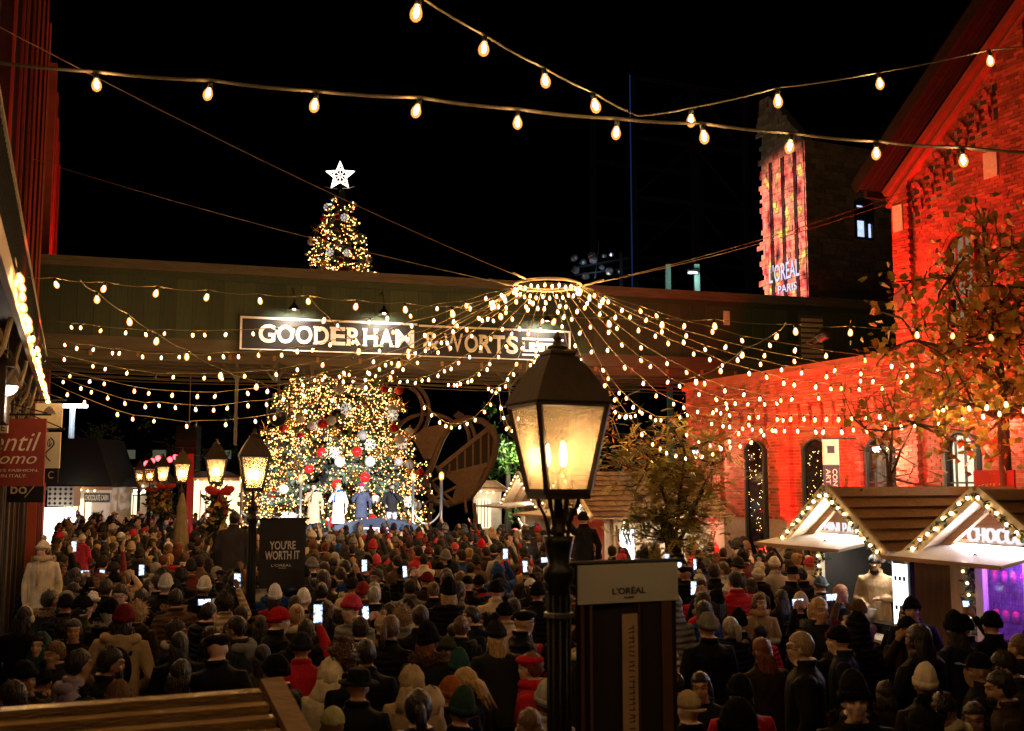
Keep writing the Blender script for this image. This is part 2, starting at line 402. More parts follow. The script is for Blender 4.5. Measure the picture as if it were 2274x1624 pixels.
for c, w, z0, zs, r in wins:
    arch_ring(ar, c, zs, w, r, (.0, .125), 0, -.035, 15); arch_ring(ar, c, zs, w, r, (.135, .245), 0, -.05, 17)
for c, a, b in narrow: arch_ring(ar, c, b - .06, .13, .06, (.0, .10), 0, -.06, 7)
tag(ar.build('brick_arches', M['brick'], gb), kind='stuff')
rec = MB()
for c, a, b in narrow: rec.box((c - .065, -.012, a), (c + .065, -.003, b))
rec.build('niche_backs', M['darkbrick'], gb)
for (c, w, z0, zs, r), b_ in zip(wins, (M['roomwhite'], M['roomdim'])):
    rv = MB(); rv.prism(arch_poly(c, w, z0, zs, r), -.02, -.006); rv.build('reveal', M['void'], gb)
    arch_window(gb, c, w - .02, z0, zs, r, -.07, M['clear'], M['frame_teal'] if z0 < 3 else M['frame_red'], 3, 3)
    lit = MB(); lit.prism(arch_poly(c + .04, w - .3, z0 + .1, zs - .02, r - .04), -.045, -.035); lit.build('lit_room', b_, gb)
tr = MB()                                          # rake mouldings and dentils
def rk(x, dz, y): return (x, y, rake(x) + dz)
for dz, h, y in ((-.06, .14, -.20), (-.20, .08, -.12), (-.335, .06, -.14)):
    tr.bar(rk(-.12, dz, y / 2 - .01), rk(RX, dz, y / 2 - .01), abs(y), h)
tr.build('rake_moulding', M['brick'], gb)
de = MB()
for k in range(38):
    x = .04 + k * .122; de.cbox((x, -.055, rake(x) - .27), (.062, .09, .075), ry=-R(36.5))
dm = de.mesh('dentils', M['brick']); link(bpy.data.objects.new('dentils', dm), gb)
rf = MB()
for sgn in (1, -1):
    a = (RX, 0, EZ + RX * SL + .20); ex = -.3 if sgn > 0 else 9.6 + .3
    ez = EZ - .3 * SL + .20
    for off, th, y0, y1 in ((.0, .10, -.72, 9.2), (.13, .06, -.82, 9.2)):
        rf.add([(ex, y0, ez + off), (RX, y0, a[2] + off), (RX, y1, a[2] + off), (ex, y1, ez + off), (ex, y0, ez + off + th), (RX, y0, a[2] + off + th), (RX, y1, a[2] + off + th), (ex, y1, ez + off + th)],
               [(0, 3, 2, 1), (4, 5, 6, 7), (0, 1, 5, 4), (2, 3, 7, 6), (0, 4, 7, 3), (1, 2, 6, 5)])
roof = rf.build('roof', M['soffit'], gb)
for k in range(6):                                 # soffit boards under the overhang
    y0 = -.70 + k * .115; b = MB()
    b.bar((-.28, y0 + .055, rake(-.28) + .165), (RX, y0 + .055, rake(RX) + .165), .10, .03); b.build('soffit_board', M['soffit'], roof)
fa = MB(); fa.bar((-.32, -.80, EZ - .32 * SL + .2), (RX, -.80, EZ + RX * SL + .2), .05, .24)
fa.bar((-.32, -.5, EZ - .32 * SL + .1), (-.32, 9, EZ - .32 * SL + .1), .1, .14); fa.build('barge_board', M['soffit'], roof)
for x, z, w, h in ((.20, 8.55, .27, .55), (2.55, 9.05, .32, .5)):
    b = MB(); b.box((x - w / 2, -.15 if x < 1 else -.05, z - h / 2), (x + w / 2, -.128 if x < 1 else -.026, z + h / 2)); b.build('anchor_plate', M['cream'], gb)
b = MB(); b.lathe([(.0, 0), (.21, 0), (.21, .03), (0, .03)], 12); o = b.build('old_lamp_dish', M['greenwood'], gb); o.location = (.2, -.15, 6.9); o.rotation_euler = (R(90), R(20), 0); o.scale = (.8, 1.2, 1)

# ---------------------------------------------------------------- low brick wing
wg = empty('brick_wing', ST(RW_P, RW_S), RWZ, 'long low brick wing with corbelled frieze and arched dark windows below the string lights', 'building')
X0, WT = RB(25.45), 5.82
w_ = MB(); w_.box((X0, .12, 0), (-.005, .4, WT)); w_.box((X0, .4, 0), (X0 + .3, 6, WT)); w_.box((X0, .4, WT - .4), (-.005, 6, WT - .25)); w_.build('wall', M['mortar'], wg)
pil = [(X0, X0 + .42), (RB(24.25), RB(23.85)), (RB(21.3), RB(20.9)), (RB(18.86), RB(18.46))]
wws = [(RB(22.37), .86, 1.2, 3.92, .22), (RB(19.98), 1.02, 1.2, 3.86, .24), (RB(17.93), .84, 1.2, 3.84, .22)]
def wskip(x, z): return any(in_arch(x, z, c, w, z0, zs, r, .02) for c, w, z0, zs, r in wws)
bays = []; e = [*pil, (0, 0)]
for i in range(4): bays.append((e[i][1], e[i + 1][0]))
wb = courses([(a, b, 2.2, 4.40, .12, .105) for a, b in bays], wskip)
wb += courses([(a, b, 2.2, 4.93, .12, -.015) for a, b in pil])
wb += courses([(X0, 0, 4.93, 5.60, .12, -.015)])
for a, b in bays:                                  # corbelled arcade: stepped teeth with dark slots between
    n = 5; pw = (b - a) / n
    for k in range(n):
        x0 = a + k * pw + pw * .14; x1 = a + (k + 1) * pw - pw * .14
        for c in range(7):
            z = 4.40 + c * .076; t = min(1, c / 4)
            wb.append((x0 + .10 * (1 - t) * 0 , x1 - .10 * (1 - t), z, z + .066, .12, .10 - .115 * min(1, (c + 1) / 6), True))
    wb += courses([(a, b, 4.38, 4.93, .12, .11)])
lay(wg, wb, M['brick'], key=lambda q: -q[0] * .6 + abs((q[2] + q[3]) / 2 - 4.9))
cp = MB(); cp.box((X0 - .06, -.10, 5.61), (-.006, .5, 5.70)); cp.box((X0 - .03, -.06, 5.70), (-.006, .45, 5.83)); cp.build('parapet_cap', M['brick'], wg)
ar = MB()
for c, w, z0, zs, r in wws: arch_ring(ar, c, zs, w, r, (.0, .12), .12, .085, 15)
tag(ar.build('brick_arches', M['brick'], wg), kind='stuff')
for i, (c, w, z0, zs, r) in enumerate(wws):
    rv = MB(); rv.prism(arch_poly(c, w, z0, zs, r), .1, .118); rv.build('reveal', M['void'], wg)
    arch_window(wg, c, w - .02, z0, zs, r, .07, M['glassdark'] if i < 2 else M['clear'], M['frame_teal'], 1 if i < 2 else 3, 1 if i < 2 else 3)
    if i < 2:                                      # glowing dots put in as reflections of the string lights
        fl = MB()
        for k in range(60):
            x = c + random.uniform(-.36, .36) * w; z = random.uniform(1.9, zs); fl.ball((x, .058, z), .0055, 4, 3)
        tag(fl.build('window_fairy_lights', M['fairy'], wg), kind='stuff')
    else:
        lit = MB(); lit.prism(arch_poly(c + .1, w - .42, z0 + .1, zs - .02, r - .04), .085, .095); lit.build('lit_room', M['roomdim'], wg)
# ---------------------------------------------------------------- timber footbridge
BA, BB = ST(-1.25, 30.4), ST(25.5, 27.75); bd = (BB - BA); BLEN = bd.length
br = empty('timber_bridge', BA, math.atan2(bd.y, bd.x), 'dark green boarded footbridge crossing the lane between the brick buildings', 'bridge')
s_ = MB(); s_.box((0, .03, 6.62), (BLEN, 2.4, 9.0)); s_.build('core', M['darkpaint'], br)
bmz = MB(); bmz.box((-.5, -.015, 0), (.5, .03, 1)); bm_ = bmz.mesh('board', M['greenwood'])
nb = 64; bw = BLEN / nb
for k in range(nb): inst('board', bm_, br, ((k + .5) * bw, random.uniform(-.006, .006), 6.98), (0, 0, 0), (bw * .975, 1, 1.66))
b = MB(); b.box((0, -.07, 8.62), (BLEN, .03, 8.80)); b.build('upper_fascia', M['greenwood'], br)
b = MB(); b.box((-.1, -.30, 8.93), (BLEN, 2.6, 9.05)); b.box((-.1, -.22, 8.80), (BLEN, .0, 8.93)); b.build('roof_edge', M['greyboard'], br)
b = MB(); b.box((0, -.09, 6.60), (BLEN, .03, 6.98)); b.build('lower_fascia', M['greyboard'], br)
for k in range(4):
    b = MB(); b.box((0, .1 + k * .7, 6.36 - .02 * (k % 2)), (BLEN, .22 + k * .7, 6.6)); b.build('girder', M['greyboard'], br)
for k in range(22):
    b = MB(); b.box((.4 + k * 1.2, .03, 6.46), (.48 + k * 1.2, 2.4, 6.60)); b.build('joist', M['plank'], br)
for k in range(9):                                 # pipes and cables slung below
    b = MB(); y = .1 + .22 * k; z = 6.30 - .1 * (k % 4); b.tube([(x, y, z - .10 * math.sin(math.pi * (x % 9) / 9)) for x in np.linspace(0, BLEN, 34)], .018, 5); b.build('slung_cable', M['greyboard'], br)
def blx(p): return (ST(p, 30.4 - (p + 1.25) * .0991) - BA).length
for px in (515, 604, 690, 1160, 1290):
    q = P(px, 812, 30.2); x = (q - BA).to_2d().length
    b = MB(); b.bar((x, .2, 6.5), (x, .2, 4.1 if px < 600 else 6.0), .09); b.bar((x, .2, 5.9), (x + .5, .2, 6.5), .06); b.bar((x, .2, 5.9), (x - .5, .2, 6.5), .06); b.build('bracket', M['greyboard'], br)
b = MB(); q = (PW(1710, 700, 18.6) - BA).to_2d().length; b.box((q - .1, -.06, 8.05), (q + .1, -.017, 8.5)); b.build('sensor_box', M['cream'], br)
b = MB(); q = (ST(22.2, 28) - BA).to_2d().length; b.box((q - .45, -.05, 7.0), (q + .45, -.017, 8.5)); hv = b.build('shuttered_hatch', M['greyboard'], br)
for k in range(8):
    b = MB(); b.box((q - .4, -.08, 7.1 + k * .17), (q + .4, -.05, 7.2 + k * .17)); b.build('louvre', M['palewood'], hv)

sg = empty('long_name_sign', br.location, br.rotation_euler.z, 'long black sign with cream lettering and pale border on the bridge', 'sign')
sx0, sx1 = blx(4.18), blx(13.85); sm_ = blx(9.16)
def sX(px): return sx0 + (px - 530) / 732 * (sx1 - sx0)
for a, b_, dz in ((sx0, sm_, .0), (sm_ + .01, sx1, -.03)):
    b = MB(); b.box((a, -.18, 6.70 + dz), (b_, -.10, 7.68 + dz)); pn = b.build('panel', M['signblack'], sg)
    b = MB(); b.box((a + .02, -.195, 7.59 + dz), (b_ - .02, -.181, 7.65 + dz)); b.box((a + .02, -.195, 6.72 + dz), (b_ - .02, -.181, 6.755 + dz))
    if a == sx0: b.box((a + .02, -.195, 6.755), (a + .075, -.181, 7.59))
    else: b.box((b_ - .08, -.195, 6.72), (b_ - .02, -.181, 7.56))
    b.build('border', M['signcream'], pn)
def slab_word(word, x0, x1, z0, z1, y, par):
    """heavy display letters with small slab serifs"""
    wts = {'M': 1.25, 'W': 1.45, 'I': .55, 'G': 1.05, 'O': 1.05, '&': 1.05}; tot = sum(wts.get(c, .95) for c in word); x = x0
    for c in word:
        w = wts.get(c, .95) / tot * (x1 - x0); a, b_ = x + w * .05, x + w * .95
        o = letters(par, 'letter', c, a, b_, z0, z1, y, M['signcream'], .02, .008 if c in 'MW&' else .03); x += w
        sf = MB(); t = (z1 - z0) * .10; y0, y1 = y - .019, y
        for side, base in {'D': ((0, 1),), 'E': ((0, 1),), 'R': ((0, 2),), 'H': ((0, 2), (1, 2)), 'A': ((0, 0), (1, 0)), 'T': ((.5, 0),), 'I': ((.5, 2),), 'L': ((0, 1),)}.get(c, ()) and [(s0, k0) for s0, k0 in {'D': ((0, 1),), 'E': ((0, 1),), 'R': ((0, 2),), 'H': ((0, 2), (1, 2)), 'A': ((0, 0), (1, 0)), 'T': ((.5, 0),), 'I': ((.5, 2),), 'L': ((0, 1),)}[c]]:
            cx = a + (b_ - a) * (side * .78 + .11); hw = (b_ - a) * .17
            if base in (0, 2, 1): sf.box((cx - hw, y0 - .001, z0), (cx + hw, y1, z0 + t))
            if base in (3, 2, 1): sf.box((cx - hw, y0 - .001, z1 - t), (cx + hw, y1, z1))
        if sf.v: sf.build('serif', M['signcream'], o)
slab_word('GOODERHAM', sX(567), sX(901), 6.93, 7.45, -.181, sg)
slab_word('&', sX(917), sX(957), 6.88, 7.42, -.181, sg)
slab_word('WORTS', sX(963), sX(1137), 6.86, 7.40, -.181, sg)
slab_word('LIMITED', sX(1146), sX(1242), 6.95, 7.22, -.181, sg)
b = MB(); b.box((sX(1145), -.19, 7.30), (sX(1243), -.181, 7.36)); b.box((sX(1145), -.19, 6.83), (sX(1243), -.181, 6.88)); b.build('rule', M['signcream'], sg)
def gooseneck(px, i):
    x = sX(px); g = empty('gooseneck_lamp', br.location, br.rotation_euler.z, ['black gooseneck lamp above the letters OO of the bridge sign', 'black gooseneck lamp above the letter H of the bridge sign', 'black gooseneck lamp above the far end of the bridge sign, under the light ring'][i], 'lamp', 'gooseneck lamps over the bridge sign')
    b = MB(); b.tube([(x, -.02, 8.45), (x, -.3, 8.5), (x, -.62, 8.35), (x, -.75, 8.12), (x, -.75, 8.0)], .016, 6); b.build('arm', M['iron'], g)
    b = MB(); b.lathe([(.04, .16), (.05, .08), (.10, .05), (.17, -.05), (.17, -.07), (.15, -.06), (.09, .03), (.03, .06)], 14, (x, -.75, 7.86)); sh = b.build('lamp_shade', M['iron'], g, True); 
    b = MB(); b.ball((x, -.75, 7.84), .045, 8, 6); b.build('bulb', M['filament'], g)
    lamp('SPOT', 'lamp_light', (x, -.75, 7.80), 150, (1, .90, .72), (x, -.05, 7.15), 140, .9, .06, g)
    return g
for i, px in enumerate((637, 825, 1190)): gooseneck(px, i)

# ---------------------------------------------------------------- left building with balcony
LB = empty('balcony_building', ST(-1.1, 0), R(112.5), 'dark brick warehouse front with iron balcony and red-lit piers at the far edge', 'building')
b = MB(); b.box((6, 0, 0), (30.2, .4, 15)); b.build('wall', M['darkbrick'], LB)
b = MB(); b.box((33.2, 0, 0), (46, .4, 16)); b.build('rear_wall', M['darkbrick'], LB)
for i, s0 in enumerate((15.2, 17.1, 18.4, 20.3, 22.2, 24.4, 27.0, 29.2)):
    b = MB(); b.box((s0, -.16, 0), (s0 + .34, 0, 15)); pr_ = b.build('pier', M['darkbrick'], LB); b = MB(); b.box((s0 - .02, -.20, 6), (s0 + .05, -.161, 15)); b.build('pier_edge', M['brick'], pr_)  # lighter brick strips: red light on the pier edges put in as colour
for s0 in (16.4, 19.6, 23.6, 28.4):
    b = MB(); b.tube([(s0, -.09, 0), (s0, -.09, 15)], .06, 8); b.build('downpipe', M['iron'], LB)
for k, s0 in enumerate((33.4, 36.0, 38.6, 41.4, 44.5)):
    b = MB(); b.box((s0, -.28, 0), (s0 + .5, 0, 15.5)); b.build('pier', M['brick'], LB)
    for z0 in (8.8, 12.0):
        b = MB(); b.box((s0 + .9, -.06, z0), (s0 + 1.7, -.01, z0 + 1.9)); w = b.build('shutter', M['darkpaint'], LB)
for z0 in (8.0, 11.4):
    for s0 in (17.6, 20.9, 25.2):
        b = MB(); b.box((s0, -.05, z0), (s0 + .7, -.003, z0 + 1.9)); b.build('window', M['glassdark'], LB)
bal = MB(); bal.box((7, -.5, 5.0), (26, 0, 5.08)); bal.build('balcony_deck', M['greyboard'], LB)
bal = MB(); bal.box((7, -.56, 4.82), (26, -.5, 5.06)); bal.build('balcony_fascia', M['palewood'], LB)
bal = MB(); bal.bar((7, -.5, 5.95), (26, -.5, 5.95), .05); bal.bar((7, -.5, 5.2), (26, -.5, 5.2), .03); bal.build('hand_rail', M['palecable'], LB)
ba = MB()
for k in range(118): ba.bar((7.1 + k * .16, -.5, 5.08), (7.1 + k * .16, -.5, 5.93), .014)
tag(ba.build('balusters', M['iron'], LB), kind='stuff')
for k in range(7):                                  # scrolled brackets
    s0 = 12 + k * 2.2; b = MB(); b.tube([(s0, 0, 4.0), (s0, -.2, 4.1), (s0, -.42, 4.5), (s0, -.48, 4.82)], .03, 6)
    b.tube([(s0, -.30 + .13 * math.cos(t) * (1 - t / 14), 4.62 + .13 * math.sin(t) * (1 - t / 14)) for t in np.linspace(0, 11, 22)], .016, 5); b.build('scroll_bracket', M['palecable'], LB)
b = MB(); b.box((14, -.35, 3.85), (15.2, 0, 4.6)); b.box((14, -.45, 4.5), (15.2, 0, 4.6)); b.build('cornice', M['darkbrick'], LB)
for s0, z0 in ((13.5, 5.2), (20, 5.4)): lamp('SPOT', 'red_flood_light', (s0, -.42, z0), 110, RED, (s0 + 3, -.02, 12), 100, .8, .05, LB)
lamp('SPOT', 'red_flood_light', (34.5, -1.3, 8.0), 700, RED, (39, -.1, 13), 130, .8, .08, LB)
# shop front below the balcony
for s0 in (14.5, 17.2, 19.8):
    b = MB(); b.box((s0, -.06, 0), (s0 + 1.6, -.01, 3.0)); sf = b.build('shop_window', M['roomdim'], LB)
    for k in range(3):
        q = MB(); q.box((s0 + k * .78, -.1, 0), (s0 + k * .78 + .05, -.06, 3.0)); q.build('glazing_bar', M['greenwood'], sf)
    q = MB(); q.box((s0 + 1.7, -.12, 0), (s0 + 1.95, -.0, 4.6)); q.build('green_post', M['greenwood'], LB)

# ---------------------------------------------------------------- stone distillery behind the bridge
C0 = P(1792, 600, 44); 
sb = empty('stone_building', (C0.x, C0.y, 0), SA, 'tall rubble stone building with projected colours on its gable end', 'building')
H1 = P(1792, 310, 44).z; HA = P(1717, 215, 46.3).z
b = MB(); b.box((0, 0, 0), (16, .5, H1)); b.box((0, .5, 0), (.5, 3.0, H1)); b.prism([(0, H1), (2.4, HA), (2.75, HA - .1), (3.0, H1)], 0, .5, 'x'); b.build('wall', M['mortar'], sb)
st_b = []
z = 6.5
while z < HA:
    h = random.uniform(.16, .28)
    y = 0 - random.uniform(0, .3)
    while y < 2.8:
        l = random.uniform(.3, .7); top = H1 + min(1, (y + l / 2) / 2.4) * (HA - H1)
        if z + h < top: st_b.append(('g', max(y, 0), y + l - .02, z, z + h - .02))
        y += l
    x = -random.uniform(0, .3)
    while x < 10 and z + h < H1:
        l = random.uniform(.35, .8)
        if not (2.3 < x + l / 2 < 3.8 and 13.2 < z < 15.4): st_b.append(('f', max(x, 0), x + l - .02, z, z + h - .02))
        x += l
    z += h
fm = MB(); un = MB(); un.box((-.5, -.5, -.5), (.5, .5, .5)); um = un.mesh('stone', M['stone']); cnt = 0
random.shuffle(st_b)
for t, a, c, z0, z1 in st_b:
    d = random.uniform(.03, .07)
    if t == 'f':
        if cnt < 300 and a < 8: inst('stone', um, sb, ((a + c) / 2, -.0, (z0 + z1) / 2), (0, 0, 0), (c - a, d * 2, z1 - z0)); cnt += 1
        else: fm.box((a, -d, z0), (c, 0, z1))
    else: fm.box((-d, a, z0), (0, c, z1))
tag(fm.build('stones', M['stone'], sb), kind='stuff')
b = MB(); b.box((5.05, -.09, 6.5), (5.3, 0, H1)); b.build('downpipe', M['iron'], sb)
w = arch_window(sb, 3.05, .98, 13.5, 15.1, .22, -.05, M['clear'], M['darkpaint'], 2, 2)
b = MB(); b.box((2.66, -.03, 13.6), (3.1, -.02, 14.3)); b.box((3.3, -.03, 13.6), (3.42, -.02, 14.2)); b.box((2.66, -.03, 14.9), (3.0, -.02, 14.97)); b.build('lit_room', M['roomblue'], sb)
b = MB(); b.box((2.6, -.018, 13.5), (3.5, -.012, 15.2)); b.build('reveal', M['void'], sb)
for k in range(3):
    b = MB(); y = .45 + k * .85; b.box((-.085, y, 6.5), (-.0, y + .22, H1 - .4)); b.build('shadowed_recess', M['void'], sb)  # black strips on the gable: shade of recesses put in as colour
# projected lettering: glowing letter shapes stand in for light on the stone
M['projected'] = emat('projected', (.8, .75, 1), .6)
lm = text_mesh("L'ORÉAL", 0, 2.1, 0, .95, 0, .004, .01, M['projected']); pm2 = text_mesh("PARIS", 0, 1.3, 0, .35, 0, .004, .01, M['projected'])
for me, z0, y0 in ((lm, 12.55, 2.5), (pm2, 12.0, 1.9)):
    o = link(bpy.data.objects.new('projected_lettering', me), sb); o.location = (-.10, y0, z0 - .8); o.rotation_euler = (0, 0, R(-90)); 
pjp = Vector((C0.x, C0.y, 13.2)) - N * 9 + U * 1.6
pj = lamp('SPOT', 'projector_light', tuple(pjp), 13000, (1, 1, 1), tuple(Vector((C0.x, C0.y, 13.4)) + U * 1.3), 52, .5, .05)
pj.data.use_nodes = True; nt = pj.data.node_tree; L = nt.links.new
tc = nd(nt, 'ShaderNodeTexCoord'); mp = nd(nt, 'ShaderNodeMapping'); mp.inputs['Scale'].default_value = (9, 5, 1); L(tc.outputs['Normal'], mp.inputs[0])
vz = nd(nt, 'ShaderNodeTexNoise'); vz.inputs['Scale'].default_value = 2.2; vz.inputs['Detail'].default_value = 3; L(mp.outputs[0], vz.inputs['Vector'])
cr = nd(nt, 'ShaderNodeValToRGB'); L(vz.outputs[0], cr.inputs[0]); el = cr.color_ramp.elements
el[0].position = .3; el[0].color = (.02, .01, .01, 1); el[1].position = .8; el[1].color = (.9, .95, 1, 1)
for pos, c in ((.40, (.5, .06, .07, 1)), (.50, (.9, .25, .18, 1)), (.57, (.25, .05, .08, 1)), (.64, (.8, .62, .12, 1)), (.70, (.15, .1, .1, 1))):
    q = el.new(pos); q.color = c
L(cr.outputs[0], nt.nodes['Emission'].inputs['Color'])
# ---------------------------------------------------------------- dark steel rack house behind
rh = empty('steel_rack_tower', P(1545, 640, 60).xy.to_3d(), SA, 'dark lattice steel tower rising behind the bridge', 'tower')
fr = [(-4.0, 0), (0, 0), (3.6, 0), (-4.0, 5), (3.6, 5)]
for x, y in fr:
    b = MB(); b.bar((x, y, 0), (x, y, 26), .32); b.build('column', M['void'], rh)
for z in (12, 15.5, 19, 22.5, 26):
    b = MB(); b.bar((-4, 0, z), (3.6, 0, z), .22); b.bar((-4, 5, z), (3.6, 5, z), .22); b.build('beam', M['void'], rh)
for k, z in enumerate((12, 15.5, 19, 22.5)):
    b = MB(); b.bar((-4, 0, z), (0, 0, z + 3.5), .12); b.bar((0, 0, z + 3.5), (3.6, 0, z), .12); b.build('brace', M['void'], rh)
b = MB(); b.bar((-4.25, -.2, 13.6), (-4.25, -.2, 26), .05); b.build('blue_edge_light', emat('bluedge', (.05, .16, .6), .06), rh)
gm = pm('green_column', (.10, .20, .17), .6)
for px in (1483, 1547):
    q = P(px, 640, 52); t = empty('green_steel_column', (q.x, q.y, 0), 0, 'pale green steel column behind the bridge, ' + ('left' if px < 1500 else 'right') + ' one of the pair', 'column', 'green columns behind the bridge')
    b = MB(); b.box((-.13, -.13, 0), (.13, .13, P(px, 588, 52).z)); b.build('shaft', gm, t); b = MB(); b.box((-.2, -.2, 0), (.2, .2, .1)); b.build('base_plate', gm, t)
q = P(1537, 606, 51.6); wl2 = empty('wall_flood_lamp', q, 0, 'small white flood lamp between the green columns', 'lamp'); b = MB(); b.box((-.25, -.1, -.08), (.25, .1, .12)); b.build('housing', M['iron'], wl2)
b = MB(); b.box((-.22, -.13, -.06), (.22, -.11, .0)); b.build('lens', M['whiteled'], wl2); lamp('POINT', 'lamp_light', (0, -.6, -.2), 60, (.8, 1, .95), r=.1, parent=wl2)
fa = empty('floodlight_cluster', P(1335, 590, 48), 0, 'cluster of dark floodlights on a bracket beside the light ring, lit bluish', 'floodlights')
b = MB(); b.bar((.9, 0, -2), (.9, 0, .6), .14); b.bar((-1.2, 0, -.1), (1.3, 0, .35), .10); b.bar((-1.2, 0, -.45), (1.3, 0, -.1), .06); b.bar((-.3, 0, -.6), (-.1, 0, 1.1), .05); b.build('bracket', M['iron'], fa)
hm = MB(); hm.lathe([(.05, .16), (.12, .12), (.16, 0), (.16, -.03), (.13, -.01), (.0, 0)], 10); hme = hm.mesh('lamp_head', pm('headmetal', (.35, .36, .38), .25, metal=.8))
for k in range(11):
    inst('lamp_head', hme, fa, (-1.25 + (k % 6) * .42 + random.uniform(-.1, .1), random.uniform(-.3, .3), random.uniform(-.5, .5)), (random.uniform(.6, 1.6), random.uniform(-.6, .6), random.uniform(-.5, .5)), random.uniform(.8, 1.3))
lamp('POINT', 'lamp_light', (-.2, -1.5, -.6), 30, (.55, .75, 1), r=.1, parent=fa)
# ---------------------------------------------------------------- far backdrop under the bridge
bk = empty('far_warehouse', P(500, 1040, 85).xy.to_3d(), R(8), 'far dark warehouse with a row of dim windows under the bridge', 'building')
b = MB(); b.box((-20, 0, 0), (60, 8, 7)); b.build('wall', M['void'], bk); b = MB(); b.box((-20.3, -.3, 7), (60.3, 8.3, 7.3)); b.build('roof', M['void'], bk)
for k in range(8):
    b = MB(); b.box((-8 + k * 2.4, -.1, 4.8), (-8 + k * 2.4 + random.uniform(.8, 1.6), -.02, 5.5)); b.build('window', M['farroom'], bk)
# ================================================================ gas lamps
def pole_mesh(h, r=.062):
    b = MB(); b.lathe([(.16, 0), (.16, .25), (.12, .32), (.10, .5), (r + .01, .55), (r, .7), (r * .94, h - .25), (r + .02, h - .22), (r + .02, h - .17), (r * .9, h - .15), (r * 1.15, h - .05), (.085, h)], 16)
    for k in range(10):                                   # flutes
        a = 2 * math.pi * k / 10; b.tube([(r * .97 * math.cos(a), r * .97 * math.sin(a), .72), (r * .92 * math.cos(a), r * .92 * math.sin(a), h - .3)], .008, 4)
    return b
LAMPZ = 2.86                                              # top of the pole; the lantern stands above
def make_lamp(loc, zt, label, rz=SA, power=26, full=True, lit=True):
    g = empty('gas_lamp', (loc[0], loc[1], 0), rz, label, 'street lamp', 'gas lamps in a row along the lane')
    pole_mesh(zt).build('pole', M['iron'], g, True)
    b = MB()
    for k in range(8 if full else 4):                     # curved arms of the cradle
        a = 2 * math.pi * k / (8 if full else 4)
        b.tube([(rr * math.cos(a), rr * math.sin(a), zt + z) for rr, z in ((.05, -.02), (.06, .05), (.08, .11), (.11, .16), (.115, .20), (.09, .225))], .009, 5)
    b.lathe([(.02, 0), (.05, .02), (.03, .06), (.02, .22)], 8, (0, 0, zt)); b.build('cradle', M['bronze'], g)
    z0, z1 = zt + .22, zt + .68; w0, w1 = .118, .195
    b = MB(); b.lathe([(w0 * 1.5, 0), (w0 * 1.5, .03), (w0 * 1.35, .05)], 4, (0, 0, z0 - .03), a0=R(45)); fr = b.build('base_plate', M['bronze'], g)
    b = MB()
    for k in range(4):
        a = R(45 + 90 * k); c, s = math.cos(a) * math.sqrt(2), math.sin(a) * math.sqrt(2)
        b.bar((w0 * c, w0 * s, z0), (w1 * c, w1 * s, z1), .026)
        c2, s2 = math.cos(a + R(90)) * math.sqrt(2), math.sin(a + R(90)) * math.sqrt(2)
        b.bar((w1 * c, w1 * s, z1), (w1 * c2, w1 * s2, z1), .03); b.bar((w0 * c, w0 * s, z0 + .01), (w0 * c2, w0 * s2, z0 + .01), .026)
    b.build('frame', M['bronze'], g)
    for k in range(4):
        a = R(90 * k); R3 = Matrix.Rotation(a, 4, 'Z'); b = MB(); b.x = R3; e = .012
        b.add([(w0 - .004, -w0 + e, z0 + .02), (w0 - .004, w0 - e, z0 + .02), (w1 - .004, w1 - e, z1 - .02), (w1 - .004, -w1 + e, z1 - .02)], [(0, 1, 2, 3)]); b.build('pane', M['pane'], g)
    b = MB(); b.lathe([(w1 * 1.52, 0), (w1 * 1.56, .012), (w1 * 1.50, .028), (w1 * 1.22, .11), (w1 * .86, .20), (w1 * .58, .255), (w1 * .50, .262), (w1 * .54, .27), (w1 * .54, .285), (w1 * .30, .30)], 4, (0, 0, z1), a0=R(45)); rf_ = b.build('lantern_roof', M['bronze'], g)
    b = MB(); b.lathe([(.05, 0), (.06, .015), (.03, .03), (.02, .05), (.028, .065), (.004, .10)], 8, (0, 0, z1 + .295)); b.build('finial', M['bronze'], rf_)
    b = MB(); b.tube([(0, 0, z0), (0, 0, z0 + .12)], .012, 6)
    for k in range(3):
        a = 2 * math.pi * k / 3 + .5; b.tube([(0, 0, z0 + .10), (.03 * math.cos(a), .03 * math.sin(a), z0 + .11), (.055 * math.cos(a), .055 * math.sin(a), z0 + .14)], .008, 5)
    b.build('burner', M['bronze'], g)
    fm_ = MB(); fm_.lathe([(.004, -.02), (.014, 0), (.017, .03), (.012, .07), (.004, .11)], 8); fme = fm_.mesh('flame', M['flame'], True)
    for k in range(3):
        a = 2 * math.pi * k / 3 + .5; inst('flame', fme, g, (.055 * math.cos(a), .055 * math.sin(a), z0 + .16), (0, 0, 0), random.uniform(.85, 1.2))
    if lit: lamp('POINT', 'flame_light', (0, 0, z0 + .25), power, (1, .68, .36), r=.05, parent=g)
    return g
nl = P(1240, 1230, 5.6); L1 = make_lamp(nl, P(1240, 1190, 5.6).z, 'large near gas lamp with flames lit, pole carrying the pale cosmetics banner', power=4)
for z in (nl.z - .10, nl.z - .31):
    b = MB(); b.lathe([(.072, -.014), (.078, -.01), (.078, .01), (.072, .014)], 16, (0, 0, z)); b.build('banner_strap', M['steel'], L1)
LPS = [(562, 15.0, 'gas lamp standing second from the camera, carrying the black slogan banner'), (478, 20.8, 'gas lamp third from the camera with a bow-tied wreath on its pole'),
       (402, 27, 'gas lamp fourth from the camera beside the closed umbrella'), (360, 33, 'gas lamp fifth from the camera'), (331, 38.5, 'gas lamp sixth from the camera'),
       (308, 44, 'gas lamp seventh from the camera'), (287, 50, 'gas lamp eighth from the camera'), (268, 56, 'farthest small gas lamp of the row')]
LOBJ = []
